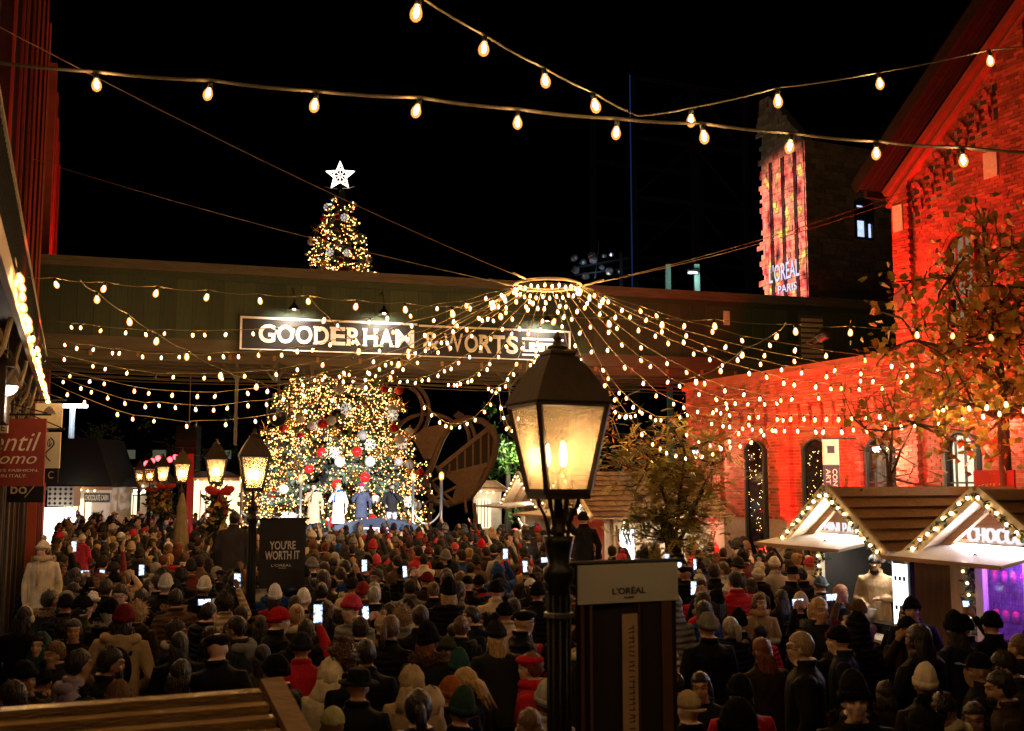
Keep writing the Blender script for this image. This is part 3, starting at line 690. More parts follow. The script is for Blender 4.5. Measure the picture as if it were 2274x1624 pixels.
for i, (px, Y, lab) in enumerate(LPS):
    q = P(px, 1100, Y); zt = LAMPZ + (.02 if i else -.06)
    LOBJ.append(make_lamp(q, zt, lab, SA + random.uniform(-.1, .1), 13, False, i < 4))
# ---------------------------------------------------------------- banners on the lamps
def banner(name, lab, par, w, z0, z1, off, body):
    g = empty(name, par.location, par.rotation_euler.z, lab, 'banner')
    b = MB(); n = 14
    for i in range(n):
        xa, xb = off + w * i / n, off + w * (i + 1) / n; ya, yb = .012 * math.sin(6.5 * i / n), .012 * math.sin(6.5 * (i + 1) / n)
        b.add([(xa, ya, z0), (xb, yb, z0), (xb, yb, z1), (xa, ya, z1), (xa, ya + .006, z0), (xb, yb + .006, z0), (xb, yb + .006, z1), (xa, ya + .006, z1)], [(0, 1, 2, 3), (4, 7, 6, 5), (3, 2, 6, 7), (0, 4, 5, 1)])
    b.build('cloth', body, g)
    for z in (z0 - .01, z1 + .01):
        q = MB(); q.tube([(.06, .004, z), (off + w + .05, .004, z)], .013, 8); q.build('rod', M['iron'], g)
    return g
bz1 = P(1400, 1252, 5.75).z; bz0 = bz1 - .95
B1 = banner('hanging_banner', 'large pale-topped cosmetics banner with a dark product picture on the near lamp post', L1, .60, bz0, bz1, .10, M['darkfabric'])
b = MB(); b.box((.10, -.022, bz1 - .20), (.70, -.014, bz1)); b.build('white_panel', M['white'], B1)
letters(B1, 'lettering', "L'ORÉAL", .30, .50, bz1 - .155, bz1 - .115, -.0225, M['signblack'], .003, .01)
letters(B1, 'lettering', "PARIS", .37, .43, bz1 - .178, bz1 - .168, -.0225, M['signblack'], .003, .01)
for x, w, c in ((.115, .02, (.16, .07, .04)), (.17, .012, (.22, .10, .06)), (.36, .09, (.72, .48, .30)), (.455, .012, (.1, .05, .03)), (.60, .06, (.16, .075, .05))):
    b = MB(); b.box((x, -.021, bz0 + .01), (x + w, -.0135, bz1 - (.26 if w == .09 else .205))); b.build('printed_band', pm('print', c, .5, var=.15), B1)
mk = MB(); zz = bz0 + .04
while zz < bz1 - .34:                                     # illegible print running up the pale strip
    h_ = random.uniform(.012, .03); t_ = random.uniform(-.01, .01); mk.add([(.395, -.0215, zz), (.432, -.0215, zz + t_), (.432, -.0215, zz + t_ + .006), (.395, -.0215, zz + .006)], [(0, 1, 2, 3)])
    if random.random() < .6: mk.add([(.42, -.0215, zz), (.426, -.0215, zz), (.426, -.0215, zz + h_), (.42, -.0215, zz + h_)], [(0, 1, 2, 3)])
    zz += h_ + .006
mk.build('strip_print', M['signblack'], B1)
l2 = LOBJ[0]; z1 = P(620, 1155, 14.9).z; z0 = P(620, 1306, 14.9).z
B2 = banner('hanging_banner', 'black banner with white slogan lettering on the second lamp post', l2, .64, z0, z1, .10, M['signblack'])
for t, x0, x1, f0, f1, bo in (("YOU'RE", .24, .60, .55, .68, .02), ("WORTH IT", .18, .66, .40, .53, .02), ("L'ORÉAL", .27, .55, .295, .34, .005), ("PARIS", .37, .47, .265, .28, .0)):
    letters(B2, 'lettering', t, x0, x1, z0 + (z1 - z0) * f0, z0 + (z1 - z0) * f1, -.016, M['cream'], .004, bo)
# ---------------------------------------------------------------- wreaths
M['pine'] = pm('pine', (.035, .06, .022), .7, var=.5, scale=30, island=.4); M['goldleaf'] = pm('goldleaf', (.5, .33, .09), .45, var=.3, island=.3); M['bow'] = pm('bow', (.55, .015, .012), .5, var=.15)
def leaf_cloud(mb, c, rad, n, size, m=None, squash=1.0):
    c = Vector(c)
    for _ in range(n):
        d = Vector((random.gauss(0, 1), random.gauss(0, 1), random.gauss(0, 1) * squash)); d = d.normalized() * rad * random.random() ** .4
        t = Vector((random.gauss(0, 1), random.gauss(0, 1), random.gauss(0, 1))).normalized(); s = t.orthogonal().normalized() * size * .28; t *= size * random.uniform(.6, 1.3)
        p = c + d; mb.add([p, p + t * .5 + s, p + t, p + t * .5 - s], [(0, 1, 2, 3)], m)
for i, (px, py, Y, h) in enumerate(((482, 1150, 20.7, 1.05), (366, 1112, 32.8, .9), (340, 1112, 38.3, .8))):
    q = P(px, py, Y); w = empty('bow_wreath', q, SA, ('large ' if i == 0 else '') + 'evergreen garland with gold leaves and red bow tied on the ' + ['third', 'fifth', 'sixth'][i] + ' lamp post', 'wreath', 'garlands on the lamp posts')
    b = MB()
    for k in range(14): leaf_cloud(b, (.12 * math.sin(k), -.1, -h / 2 + h * k / 13), .17, 26, .16)
    tag(b.build('greenery', M['pine'], w), kind='stuff')
    b = MB(); leaf_cloud(b, (0, -.16, -.2), .22, 40, .2); leaf_cloud(b, (0, -.16, .2), .2, 24, .2); tag(b.build('gold_leaves', M['goldleaf'], w), kind='stuff')
    b = MB()
    for s in (-1, 1):
        b.ball((s * .14, -.28, h / 2), (.15, .05, .085), 10, 6, rot=Matrix.Rotation(-s * .35, 3, 'Y')); b.bar((0, -.28, h / 2 - .08), (s * .16, -.26, h / 2 - .5), .09, .012)
    b.build('bow', M['bow'], w)
# ================================================================ string lights
def bulb_mesh(glass, fil, n=10):
    b = MB(); b.lathe([(.010, .0), (.016, -.006), (.017, -.034), (.012, -.042)], 8, m=2)
    b.lathe([(.014, -.040), (.020, -.052), (.0295, -.075), (.031, -.092), (.025, -.112), (.012, -.124), (.002, -.127)], n, m=0)
    b.lathe([(.004, -.052), (.011, -.064), (.0125, -.085), (.008, -.102), (.001, -.106)], 6, m=1)
    return b.mesh('bulb', [glass, fil, M['iron']], True)
M['dimfil'] = emat('dimfil', (1, .46, .13), 60); M['deadglass'] = glow_glass('deadglass', (.10, .07, .04), .3, .6)
DIM_BULB = bulb_mesh(M['bulbglass'], M['dimfil']); DEAD_BULB = bulb_mesh(M['deadglass'], M['wire'])
BULB = bulb_mesh(M['bulbglass'], M['filament']); NBULB = bulb_mesh(M['nearglass'], M['nearfil'], 14)
def string(label, pts, bulbs=None, r=.006, mesh=None, cmat=None, skip=(), sc=1.15, name='string_lights', group='strings of festoon bulbs'):
    """pts: cable polyline (world); bulbs: indices of pts that carry a bulb or None for all inner ones"""
    o = Vector(pts[0]); g = empty(name, o, 0, label, 'string lights', group)
    b = MB(); b.tube([Vector(p) - o for p in pts], r, 5); b.build('cable', cmat or M['palecable'], g)
    idx = range(1, len(pts) - 1) if bulbs is None else bulbs
    for i in idx:
        if i in skip: continue
        u_ = random.random(); inst('bulb', mesh or (BULB if u_ > .13 else DIM_BULB if u_ > .025 else DEAD_BULB), g, Vector(pts[i]) - o - Vector((0, 0, r)), (random.gauss(0, .16), random.gauss(0, .16), random.uniform(0, 6)), sc * random.uniform(.92, 1.08))
    return g
def span(a, b, n, sag, jit=.015):
    a, b = Vector(a), Vector(b); out = []
    for i in range(n):
        t = i / (n - 1); t = t if i in (0, n - 1) else t + random.uniform(-.28, .28) / n; p = a.lerp(b, t); p.z -= 4 * sag * t * (1 - t); 
        if 0 < i < n - 1: p += Vector((random.uniform(-jit, jit), random.uniform(-jit, jit), random.uniform(-jit, jit)))
        out.append(p)
    return out
def poly(l, Y0=None, Y1=None):
    n = len(l); return [P(q[0], q[1], q[2] if len(q) > 2 else Y0 + (Y1 - Y0) * i / (n - 1)) for i, q in enumerate(l)]
def dense(pts, k=3, sag=.02):
    """insert slack points between bulb positions; returns points and bulb indices"""
    out = []; ids = []
    for i in range(len(pts) - 1):
        ids.append(len(out)); out.append(pts[i])
        for j in range(1, k):
            t = j / k; p = pts[i].lerp(pts[i + 1], t); p.z -= sag * 4 * t * (1 - t); out.append(p)
    out.append(pts[-1]); return out, ids[1:]
S1 = poly([(-60, 132), (214, 160), (469, 179), (703, 203), (932, 217), (1149, 243), (1370, 264), (1559, 274), (1757, 296), (1945, 314), (2135, 328), (2330, 340)], 7.2, 8.3)
p_, i_ = dense(S1, 4, .012); string('thick cable with hanging amber bulbs crossing the whole sky from edge to edge', p_, i_, .013, NBULB, cmat=M['darkcable'], sc=1.15)
S2 = poly([(40, -900, 2.6), (180, -640, 3.2), (370, -420, 3.9), (560, -250, 4.5), (740, -110, 5.2), (930, -8, 5.9), (1076, 79, 6.3), (1207, 151, 6.8), (1316, 206, 7.3), (1416, 258, 7.9)]); p_, i_ = dense(S2, 4, .01)  # first bulbs run on beyond the view, added to light the foreground
string('string of large amber bulbs slanting down from the top edge to the sky cable', p_, i_, .007, NBULB, cmat=M['darkcable'], sc=1.15)
S3 = poly([(1416, 258, 7.9), (1534, 240, 8.1), (1725, 196, 8.4), (1950, 162, 8.7), (2195, 112, 9), (2340, 92, 9.2)]); p_, i_ = dense(S3, 4, .01)
string('string of amber bulbs rising from the sky cable towards the gabled roof', p_, i_, .007, NBULB, cmat=M['darkcable'], sc=1.15)
S4 = poly([(20, 608), (120, 617), (235, 626), (350, 636), (463, 644), (575, 653), (683, 656), (792, 666), (898, 672), (1002, 680), (1110, 688), (1235, 700), (1350, 704), (1470, 706), (1585, 709), (1765, 720), (1888, 724), (2035, 729), (2115, 732), (2195, 735), (2320, 740)], 13.2, 15.2)
p_, i_ = dense(S4, 3, .03); string('long string of bulbs running level in front of the green bridge boards', p_, i_, .006)
for l, lab, Y in (([(178, 622), (215, 648), (285, 698), (350, 741), (415, 777), (490, 819), (570, 846), (650, 872)], 'slack string of bulbs dropping from a hook across the left bridge boards', (11.5, 17)),
               ([(684, 655), (723, 698), (797, 766), (886, 795), (975, 830)], 'short string of bulbs dropping across the letters of the bridge sign', (14, 17)),
               ([(1745, 716), (1728, 735), (1650, 775), (1600, 812), (1545, 835), (1480, 850)], 'short string of bulbs dropping from a hook onto the wing parapet', (15, 18))):
    p_, i_ = dense(poly(l, *Y), 3, .03); string(lab, p_, i_, .006)
for k, l in enumerate((((-5, 2.6, 5.7), (6, 3.6, 6.0)),)):  # out-of-view string added to light the near banner and foreground
    p_, i_ = dense(span(l[0], l[1], 15, .35), 2, .0); string('string of bulbs overhead, ' + 'just above the viewpoint', p_, i_, .007, NBULB, cmat=M['darkcable'], sc=1.15)
# ---------------------------------------------------------------- ring with radiating strings
RC = P(1215, 634, 20.0); RR = .64
rg = empty('light_ring', RC, 0, 'steel hoop hung above the square where all the radiating strings meet', 'ring')
b = MB(); b.tube([(RR * math.cos(t), RR * math.sin(t), 0) for t in np.linspace(0, 2 * math.pi, 33)], .022, 6, cap=False); b.build('hoop', M['palewood'], rg)
b = MB(); b.tube([((RR - .05) * math.cos(t), (RR - .05) * math.sin(t), .035) for t in np.linspace(0, 2 * math.pi, 33)], .015, 6, cap=False); b.build('upper_hoop', M['palewood'], rg)
for k in range(30):
    t = 2 * math.pi * k / 30; inst('bulb', BULB, rg, (RR * math.cos(t), RR * math.sin(t), -.03 - .03 * (k % 2)), (0, 0, 0), 1.0)
def ringpt(target):
    d = (Vector(target) - RC); d.z = 0; return RC + d.normalized() * RR
RS = [  # end x, y, depth, bulbs, sag, where it ends
 (106, 712, 24.0, 24, .55, 'to the top of the balcony bracket'), (107, 748, 24.3, 23, .9, 'to the second hook of the balcony'), (107, 778, 24.6, 22, 1.2, 'to the third hook of the balcony'),
 (108, 805, 25, 22, 1.45, 'to the fourth hook of the balcony'), (109, 828, 25.4, 22, 1.75, 'to the fifth hook of the balcony'), (110, 848, 25.8, 21, 2.15, 'to the lowest hook of the balcony'),
 (640, 838, 28.6, 16, .55, 'to the bridge girder at the big tree'), (760, 842, 29, 15, .5, 'to the bridge girder above the tree centre'), (880, 842, 29.4, 14, .55, 'to the bridge girder right of the tree'), (985, 848, 29.8, 14, .7, 'to the bridge girder under the ampersand'),
 (1075, 852, 30.1, 13, .8, 'to the bridge girder under the second word'), (1165, 830, 30.4, 12, .5, 'to the bridge girder left of the near lantern'), (1340, 860, 30.8, 12, .9, 'to the bridge girder right of the near lantern'),
 (1430, 895, 30.6, 14, 1.2, 'to the far end of the low wing'), (1535, 905, 29, 15, 1.3, 'to the corner of the low wing'), (1640, 890, 27.2, 15, 1.15, 'to the first bay of the low wing'), (1745, 880, 25.3, 15, 1.0, 'to the second bay of the low wing'),
 (1850, 868, 23.8, 15, .85, 'to the third bay of the low wing'), (1990, 850, 21.9, 15, .75, 'to the corner where wing meets gable'), (2060, 838, 21, 15, .65, 'to the gable wall beside the yellow tree'), (2160, 825, 20, 15, .55, 'to the gable wall behind the yellow tree'), (2290, 812, 19, 15, .5, 'to the right edge of the gable wall'),
]
for x, y, Y, n, sag, w in RS:
    e = P(x, y, Y); n += random.randint(-3, 4); pts = span(ringpt(e), e, n, sag * random.uniform(.7, .95), .03); p_, i_ = dense(pts, 2, .0); i_ = [i_[0] - 1] + i_
    string('radiating string of bulbs from the hoop ' + w, p_, i_, .008)
for l, Y, sag, n, lab in (((925, 872, 1105, 862), 27, .85, 12, 'looped string of bulbs sagging right of the big tree under the bridge'), ((1105, 862, 1172, 800), 26, 1.3, 11, 'deep little loop of bulbs beside the near lantern'),
                     ((1325, 815, 1680, 905), 22, 1.35, 19, 'deep loop of bulbs between near lantern and low wing'), ((1480, 925, 1760, 905), 24, .7, 13, 'string of bulbs sagging across the corbels of the low wing')):
    a, c = P(l[0], l[1], Y), P(l[2], l[3], Y); string(lab, span(a, c, n, sag), None, .008)
e1, e2 = P(1560, 905, 25), P(2330, 868, 14.8); string('level string of bulbs along the front of the red brick wall', span(e1, e2, 26, .25), None, .0045)
e1, e2 = P(1560, 930, 26), P(2330, 885, 15.2); string('second lower string of bulbs along the front of the red brick wall', span(e1, e2, 24, .3), None, .0045)
gl = [ST(-.50, 9.8 + .33 * k, 5.0 + .03 * math.sin(k * 2.1)) for k in range(50)]; gl = [q + Vector((0, 0, random.uniform(-.05, .05))) for q in gl]
string('dense garland of bulbs along the iron balcony edge', gl, None, .006)
# hanging wires of the ring
for (x, y, Y), lab in (((-40, 40, 11), 'upper left'), ((45, 345, 21), 'lower left'), ((2003, 428, 21.5), 'upper right'), ((2003, 442, 21.5), 'lower right')):
    e = P(x, y, Y) if x < 1000 else PW(x, y, RW_P - .15); a = ringpt(e); o = bpy.data.objects.new('support_wire', None)
    b = MB(); pts = span(a, e, 14, .12, 0); b.tube([q - RC for q in pts], .007, 5); d = (e - a).normalized(); b.tube([a - RC + d * .1, a - RC + d * .5], .02, 6); w = b.build('support_wire', M['wire']); w.location = RC
    tag(w, lab + ' support wire of the light hoop', 'wire', 'support wires of the light hoop')
# ================================================================ wall lamps and floods on the brick buildings
def wall_lamp(x, z, lab, par, e=55):
    g = empty('wall_lamp', par.matrix_basis @ Vector((x, -.15, z)), RWZ, lab, 'lamp', 'round wall lamps on the brick')
    b = MB(); b.bar((0, .14, .12), (0, -.5, .12), .05); b.box((-.2, .02, .08), (.34, .12, .2)); b.build('arm', M['frame_red'], g)
    b = MB(); b.lathe([(.05, .10), (.12, .06), (.17, -.0), (.17, -.02)], 14, (0, -.45, 0)); b.build('lamp_shade', M['iron'], g, True)
    b = MB(); b.ball((0, -.45, -.07), .085, 12, 8); b.build('globe', M['whiteled'], g, True)
    lamp('POINT', 'lamp_light', (0, -.45, -.2), e, (1, .80, .50), r=.08, parent=g)
bpy.context.view_layer.update()
wall_lamp(RB(17.25), 3.86, 'white globe wall lamp at the corner of wing and gable', wg, 60); wall_lamp(RB(24.1), 3.95, 'white globe wall lamp on the far pier of the wing behind the bush', wg, 45)
wall_lamp(2.6, 4.55, 'white globe wall lamp behind the yellow tree trunk on the gable', gb, 45)
def flood(p, s, z, tgt, e, lab, size=110):
    loc = ST(p, s, z); g = empty('red_flood_lamp', loc, 0, lab, 'flood lamp', 'red flood lamps on the brick buildings')
    q = (Vector(tgt) - loc).to_track_quat('-Z', 'Y'); g.rotation_euler = q.to_euler()
    b = MB(); b.lathe([(.06, .22), (.10, .2), (.13, .0), (.12, -.02)], 12); b.build('housing', M['iron'], g, True)
    b = MB(); b.lathe([(.0, 0), (.115, .0), (.115, -.005), (0, -.005)], 12); b.build('lens', emat('redlens', (1, .1, .05), 3), g)
    b = MB(); b.bar((.15, 0, .1), (.15, 0, .4), .03); b.bar((-.15, 0, .1), (-.15, 0, .4), .03); b.bar((-.15, 0, .4), (.15, 0, .4), .03); b.build('yoke', M['iron'], g)
    lamp('SPOT', 'red_light', (0, 0, -.03), e, RED, (0, 0, -5), size, .9, .06, g)
for i, s0 in enumerate((18.0, 20.0, 22.4, 24.8)): flood(13.9, s0, .35, ST(15.8, s0 + .2, 4.6), 2000, 'red flood lamp on the ground before bay ' + ['one', 'two', 'three', 'four'][i] + ' of the wing')
for i, s0 in enumerate((12.6, 14.2, 16.2)): flood(13.6, s0, .35, ST(15.8, s0, 6.5), 720, 'red flood lamp on the ground before the ' + ['near', 'middle', 'far'][i] + ' part of the gable', 90)
flood(14.3, 17.6, 6.15, ST(15.7, 14.9, 7.6), 700, 'red flood lamp on the parapet corner where bridge meets gable', 120)
ORD = ['first', 'second', 'third', 'fourth', 'fifth', 'sixth', 'seventh', 'eighth', 'ninth', 'tenth', 'eleventh', 'twelfth', 'thirteenth', 'fourteenth', 'fifteenth', 'sixteenth', 'seventeenth', 'eighteenth', 'nineteenth', 'twentieth',
       'twenty-first', 'twenty-second', 'twenty-third', 'twenty-fourth', 'twenty-fifth', 'twenty-sixth', 'twenty-seventh', 'twenty-eighth', 'twenty-ninth', 'thirtieth'] + ['number %d' % k for k in range(31, 200)]
# ================================================================ great Christmas tree
TY = 40.0; TC = P(752, 800, TY); TX = TC.x
TZ0, TZ1 = 1.35, P(755, 412, TY).z
def trad(z):
    t = (z - TZ0) / (TZ1 - TZ0); t = min(max(t, 0), 1)
    return 3.15 * (1 - t) ** .80 * (1 + .10 * math.sin(t * 9)) + .12
tree = empty('christmas_tree', (TX, TY, 0), 0, 'giant decorated Christmas tree covered in tiny lights behind the stage', 'tree')
b = MB(); b.tube([(0, 0, .3), (0, 0, TZ1 - .3)], [.28, .04], 10); b.build('trunk', M['bark'], tree)
M['spruce'] = pm('spruce', (.075, .115, .085), .7, var=.45, scale=3, island=.45)
rng = random.Random(3)
b = MB(); tips = []
nbr = 900
for i in range(nbr):
    t = (i + rng.random()) / nbr; z = TZ0 + .1 + (TZ1 - TZ0 - .2) * (1 - (1 - t) ** .5 if True else t) ; a = i * 2.39996 + rng.uniform(-.3, .3)
    rr = trad(z) * rng.uniform(.82, 1.12); d = Vector((math.cos(a), math.sin(a), 0)); s = Vector((-d.y, d.x, 0))
    nseg = max(3, int(rr * 3.2)); lift = rng.uniform(.05, .28)
    for k in range(nseg):
        f = .35 + .65 * (k + 1) / nseg; c = d * rr * f + Vector((0, 0, z - .32 * rr * f * (1 - lift * 2 * f)))
        for q in range(10):
            side = rng.choice((-1, 1)); u = (d * rng.uniform(.2, 1) + s * side * rng.uniform(.1, 1.1) + Vector((0, 0, rng.uniform(-.35, .45)))).normalized()
            L_ = rng.uniform(.14, .34) * (1.15 - .35 * f); w = u.orthogonal().normalized(); w.rotate(Matrix.Rotation(rng.uniform(0, 6.28), 3, u)); w *= .045 + .035 * rng.random()
            p0 = c + s * rng.uniform(-.22, .22) * (1.3 - f) * rr * .5
            b.add([p0 - w * .5, p0 + u * L_ * .6 - w, p0 + u * L_, p0 + u * L_ * .6 + w], [(0, 1, 2, 3)])
        if f > .45:
            for q in range(4 if f < .8 else 8): tips.append(c + s * rng.uniform(-.25, .25) + Vector((0, 0, rng.uniform(-.08, .10))) + d * rng.uniform(-.05, .12))
crown = tag(b.build('crown', M['spruce'], tree), kind='stuff')
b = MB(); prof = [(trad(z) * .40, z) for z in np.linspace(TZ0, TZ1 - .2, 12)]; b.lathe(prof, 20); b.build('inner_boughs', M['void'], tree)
fl = MB(); OC = [(1, 0, 0), (0, 1, 0), (-1, 0, 0), (0, -1, 0), (0, 0, 1.4), (0, 0, -1.4)]; OF = [(0, 1, 4), (1, 2, 4), (2, 3, 4), (3, 0, 4), (1, 0, 5), (2, 1, 5), (3, 2, 5), (0, 3, 5)]
for p in tips:
    if p.y > .6: continue
    if (p.z - TZ0) < 2.6 and abs(p.x - .4) < 2.2 and rng.random() < .55: continue
    r = rng.uniform(.011, .019); fl.add([p + Vector(o) * r for o in OC], OF)
M['treefairy'] = emat('treefairy', (1, .43, .12), 8)
tag(fl.build('fairy_lights', M['treefairy'], tree), kind='stuff')
lamp('POINT', 'tree_glow', (0, -3.4, 7.5), 0.01, WARM, parent=tree)
# ---------------------------------------------------------------- star
sp = P(755, 391, TY - .1); star = empty('star_topper', sp, 0, 'glowing white five-pointed star on top of the Christmas tree', 'star')
RO, RI = .58, .26; pts = [((RO if k % 2 == 0 else RI) * math.sin(math.pi * k / 5), (RO if k % 2 == 0 else RI) * math.cos(math.pi * k / 5)) for k in range(10)]
M['starwhite'] = emat('starwhite', (1, .86, .70), 2.2)
for k in range(10):
    (x0, z0), (x1, z1) = pts[k], pts[(k + 1) % 10]; h = [(x0, z0), (x1, z1), (x1 * .74, z1 * .74), (x0 * .74, z0 * .74)]
    b = MB(); b.prism(h, -.05, .05); b.build('point', M['starwhite'], star)
b = MB(); b.tube([(.255 * math.cos(t), 0, .255 * math.sin(t)) for t in np.linspace(0, 2 * math.pi, 25)], .03, 6, cap=False); b.build('ring', M['starwhite'], star)
for k in range(8):
    a = math.pi * k / 4; b = MB(); b.bar((.04 * math.cos(a), 0, .04 * math.sin(a)), (.2 * math.cos(a), 0, .2 * math.sin(a)), .02); b.build('snowflake_arm', M['starwhite'], star)
for s in (-1, 1):
    b = MB(); b.tube([(s * .1, 0, -.5), (s * .35, 0, -.5), (s * .55, 0, -.42), (s * .62, 0, -.5), (s * .55, 0, -.55)], .014, 5); b.build('scroll', M['wire'], star)
# ---------------------------------------------------------------- ornaments
M['orred'] = pm('orred', (.55, .012, .015), .18, var=.1, coat=.6); M['orwhite'] = pm('orwhite', (.72, .68, .66), .45, var=.12); M['orgold'] = pm('orgold', (.75, .48, .10), .25, metal=.9, var=.1); M['flake'] = pm('flake', (.8, .78, .75), .5, emit=(1, .9, .8), es=.25)
bm_ = MB(); bm_.ball((0, 0, 0), .175, 16, 10, 0); bm_.lathe([(.035, .165), (.045, .2), (.045, .24), (.02, .25)], 8, m=1); bm_.tube([(0, 0, .25), (.02, 0, .29), (0, 0, .32)], .008, 4, m=1)
OM = {}
for k, m in (('red', 'orred'), ('white', 'orwhite')): OM[k] = bm_.mesh('ball', [M[m], M['orgold']], True)
g_ = MB()
for k in range(6):
    a = math.pi * k / 6; g_.tube([(.2 * math.cos(t) * math.cos(a), .2 * math.cos(t) * math.sin(a), .2 * math.sin(t)) for t in np.linspace(0, 2 * math.pi, 19)], .010, 4, cap=False)
OM['wire'] = g_.mesh('wireball', M['orgold'])
g_ = MB()
for k in range(16):
    d = Vector((math.cos(k * 2.4) * math.sqrt(1 - ((k + .5) / 8 - 1) ** 2), .5 * math.sin(k * 2.4), (k + .5) / 8 - 1)); g_.tube([(0, 0, 0), d * .36], [.014, .004], 4)
OM['burst'] = g_.mesh('burst', M['orgold'])
g_ = MB()
for k in range(8):
    a = math.pi * k / 4; c, s = math.cos(a), math.sin(a); g_.bar((0, 0, 0), (.22 * c, 0, .22 * s), .03); g_.bar((.13 * c, 0, .13 * s), (.19 * math.cos(a + .3), 0, .19 * math.sin(a + .3)), .025); g_.bar((.13 * c, 0, .13 * s), (.19 * math.cos(a - .3), 0, .19 * math.sin(a - .3)), .025)
OM['flake'] = g_.mesh('flake', M['flake'])
def c2(l): return [((660 + x / 3.608) * .8422, (950 + y / 3.608) * .8422) for x, y in l]
def c1(l): return [((780 + x / 4.776) * .8422, (400 + y / 4.776) * .8422) for x, y in l]
ORN = {'red': c2([(312, 650), (675, 877), (1012, 870), (557, 1035), (1090, 1115), (820, 1180), (210, 1262), (760, 1550), (1160, 1515), (1362, 648), (1615, 1078), (478, 730), (1275, 275), (1415, 285), (685, 610)]) + c1([(525, 825), (565, 1375), (370, 1090), (340, 850)]),
       'white': c2([(370, 448), (845, 280), (578, 620), (770, 575), (1065, 712), (850, 968), (1137, 965), (1408, 965), (1515, 990), (1510, 682), (1420, 750), (315, 1228), (1190, 1325), (1582, 1385), (400, 1490), (1350, 465), (475, 560), (1040, 225)]) + c1([(190, 1137), (520, 1160), (920, 1365), (355, 1465)]),
       'wire': c2([(1065, 395), (365, 610), (910, 40), (430, 985), (1340, 845), (1375, 385)]),
       'burst': c2([(345, 1090), (995, 1080), (1515, 1050), (1015, 610), (140, 655), (465, 345), (1445, 440), (1500, 740), (800, 690), (1215, 880), (500, 20)]) + c1([(255, 985), (560, 1010), (715, 985), (345, 1400), (750, 1475)]),
       'flake': c2([(910, 465), (645, 625), (1350, 525), (1140, 800), (800, 880), (1440, 790), (1510, 1345), (345, 1490)]) + c1([(395, 700), (610, 830), (640, 1275), (425, 1265)])}
ON = {'red': ('ball_ornament', 'shiny red ball', 'red ball'), 'white': ('ball_ornament', 'frosted white ball', 'white ball'), 'wire': ('wire_ball_ornament', 'open gold wire ball', 'wire ball'), 'burst': ('starburst_ornament', 'gold starburst', 'starburst'), 'flake': ('snowflake_ornament', 'white snowflake', 'snowflake')}
for kind, l in ORN.items():
    l = sorted(l, key=lambda q: q[1])
    for i, (x, y) in enumerate(l):
        z = P(x, y, TY).z; dx = P(x, y, TY).x - TX; r = max(trad(z) + .08, abs(dx) + .02); q = P(x, y, TY - math.sqrt(max(r * r - dx * dx, .01)))
        o = inst(ON[kind][0], OM[kind], None, q, (0, random.uniform(-.2, .2), random.uniform(-.3, .3)), random.uniform(.9, 1.1) * (.72 if y < 600 else 1))
        tag(o, '%s on the Christmas tree, %s %s down from the star' % (ON[kind][1], ORD[i], ON[kind][2]), 'ornament', 'ornaments on the Christmas tree')
# ================================================================ stage
stg = empty('stage', (TX + .6, 36.6, 0), 0, 'low black stage under the bridge in front of the Christmas tree', 'stage')
b = MB(); b.box((-4.5, -1.5, 0), (4.5, 1.6, 1.22)); b.build('platform', M['darkpaint'], stg); b = MB(); b.box((-4.55, -1.55, 1.22), (4.55, 1.65, 1.28)); b.build('deck', M['darkpaint'], stg)
pmn = empty('stage_prompter', P(838, 1166, 34.8), 0, 'low dark curved hood with glowing pink letters at the stage front', 'prompter')
b = MB(); b.prism([(-1.3, -.3)] + [(-1.3 + 2.6 * k / 10, .0 + .22 * math.sin(math.pi * k / 10)) for k in range(11)] + [(1.3, -.3)], -.3, .3); b.build('hood', M['navy'], pmn)
letters(pmn, 'lettering', 'ont', -.5, .4, -.26, -.02, -.31, emat('pinkled', (1, .35, .45), 3), .01, .02)
# torches with ropes round the stage
TPs = [(668, 1062, 36.0), (917, 1058, 36.0), (980, 1056, 35.4), (537, 1064, 38)]
for i, (x, y, Y) in enumerate(TPs):
    q = P(x, y, Y); t = empty('rope_post', (q.x, q.y, 0), 0, 'slim steel post with small amber lamp, ' + ['left of the singers', 'right of the singers', 'farthest right by the sculpture', 'left of the tree'][i], 'post', 'steel lamp posts round the stage')
    b = MB(); b.tube([(0, 0, 0), (0, 0, q.z - .14)], .05, 8); b.lathe([(.1, 0), (.1, .04), (.05, .06)], 10); b.build('pole', M['steel'], t, True)
    b = MB(); b.lathe([(.05, -.14), (.08, -.1), (.08, .06), (.03, .12)], 8, (0, 0, q.z)); b.build('lantern', M['bulbglass'], t); b = MB(); b.lathe([(.02, -.08), (.035, -.04), (.004, .06)], 6, (0, 0, q.z)); b.build('flame', M['flame'], t)
for a, c, lab in ((TPs[1], TPs[2], 'right of the singers'), (TPs[3], TPs[0], 'left of the singers')):
    for j in (0, 1):
        A = P(a[0], a[1], a[2]); C = P(c[0], c[1], c[2]); A.z -= 1.15 + .35 * j; C.z = A.z; pts = span(A, C, 12, .42, 0); b = MB(); b.tube([q - A for q in pts], .03, 6); o = b.build('rope', M['cream']); o.location = A
        tag(o, ('upper' if j == 0 else 'lower') + ' pale rope slung between the steel posts ' + lab, 'rope', 'ropes round the stage')
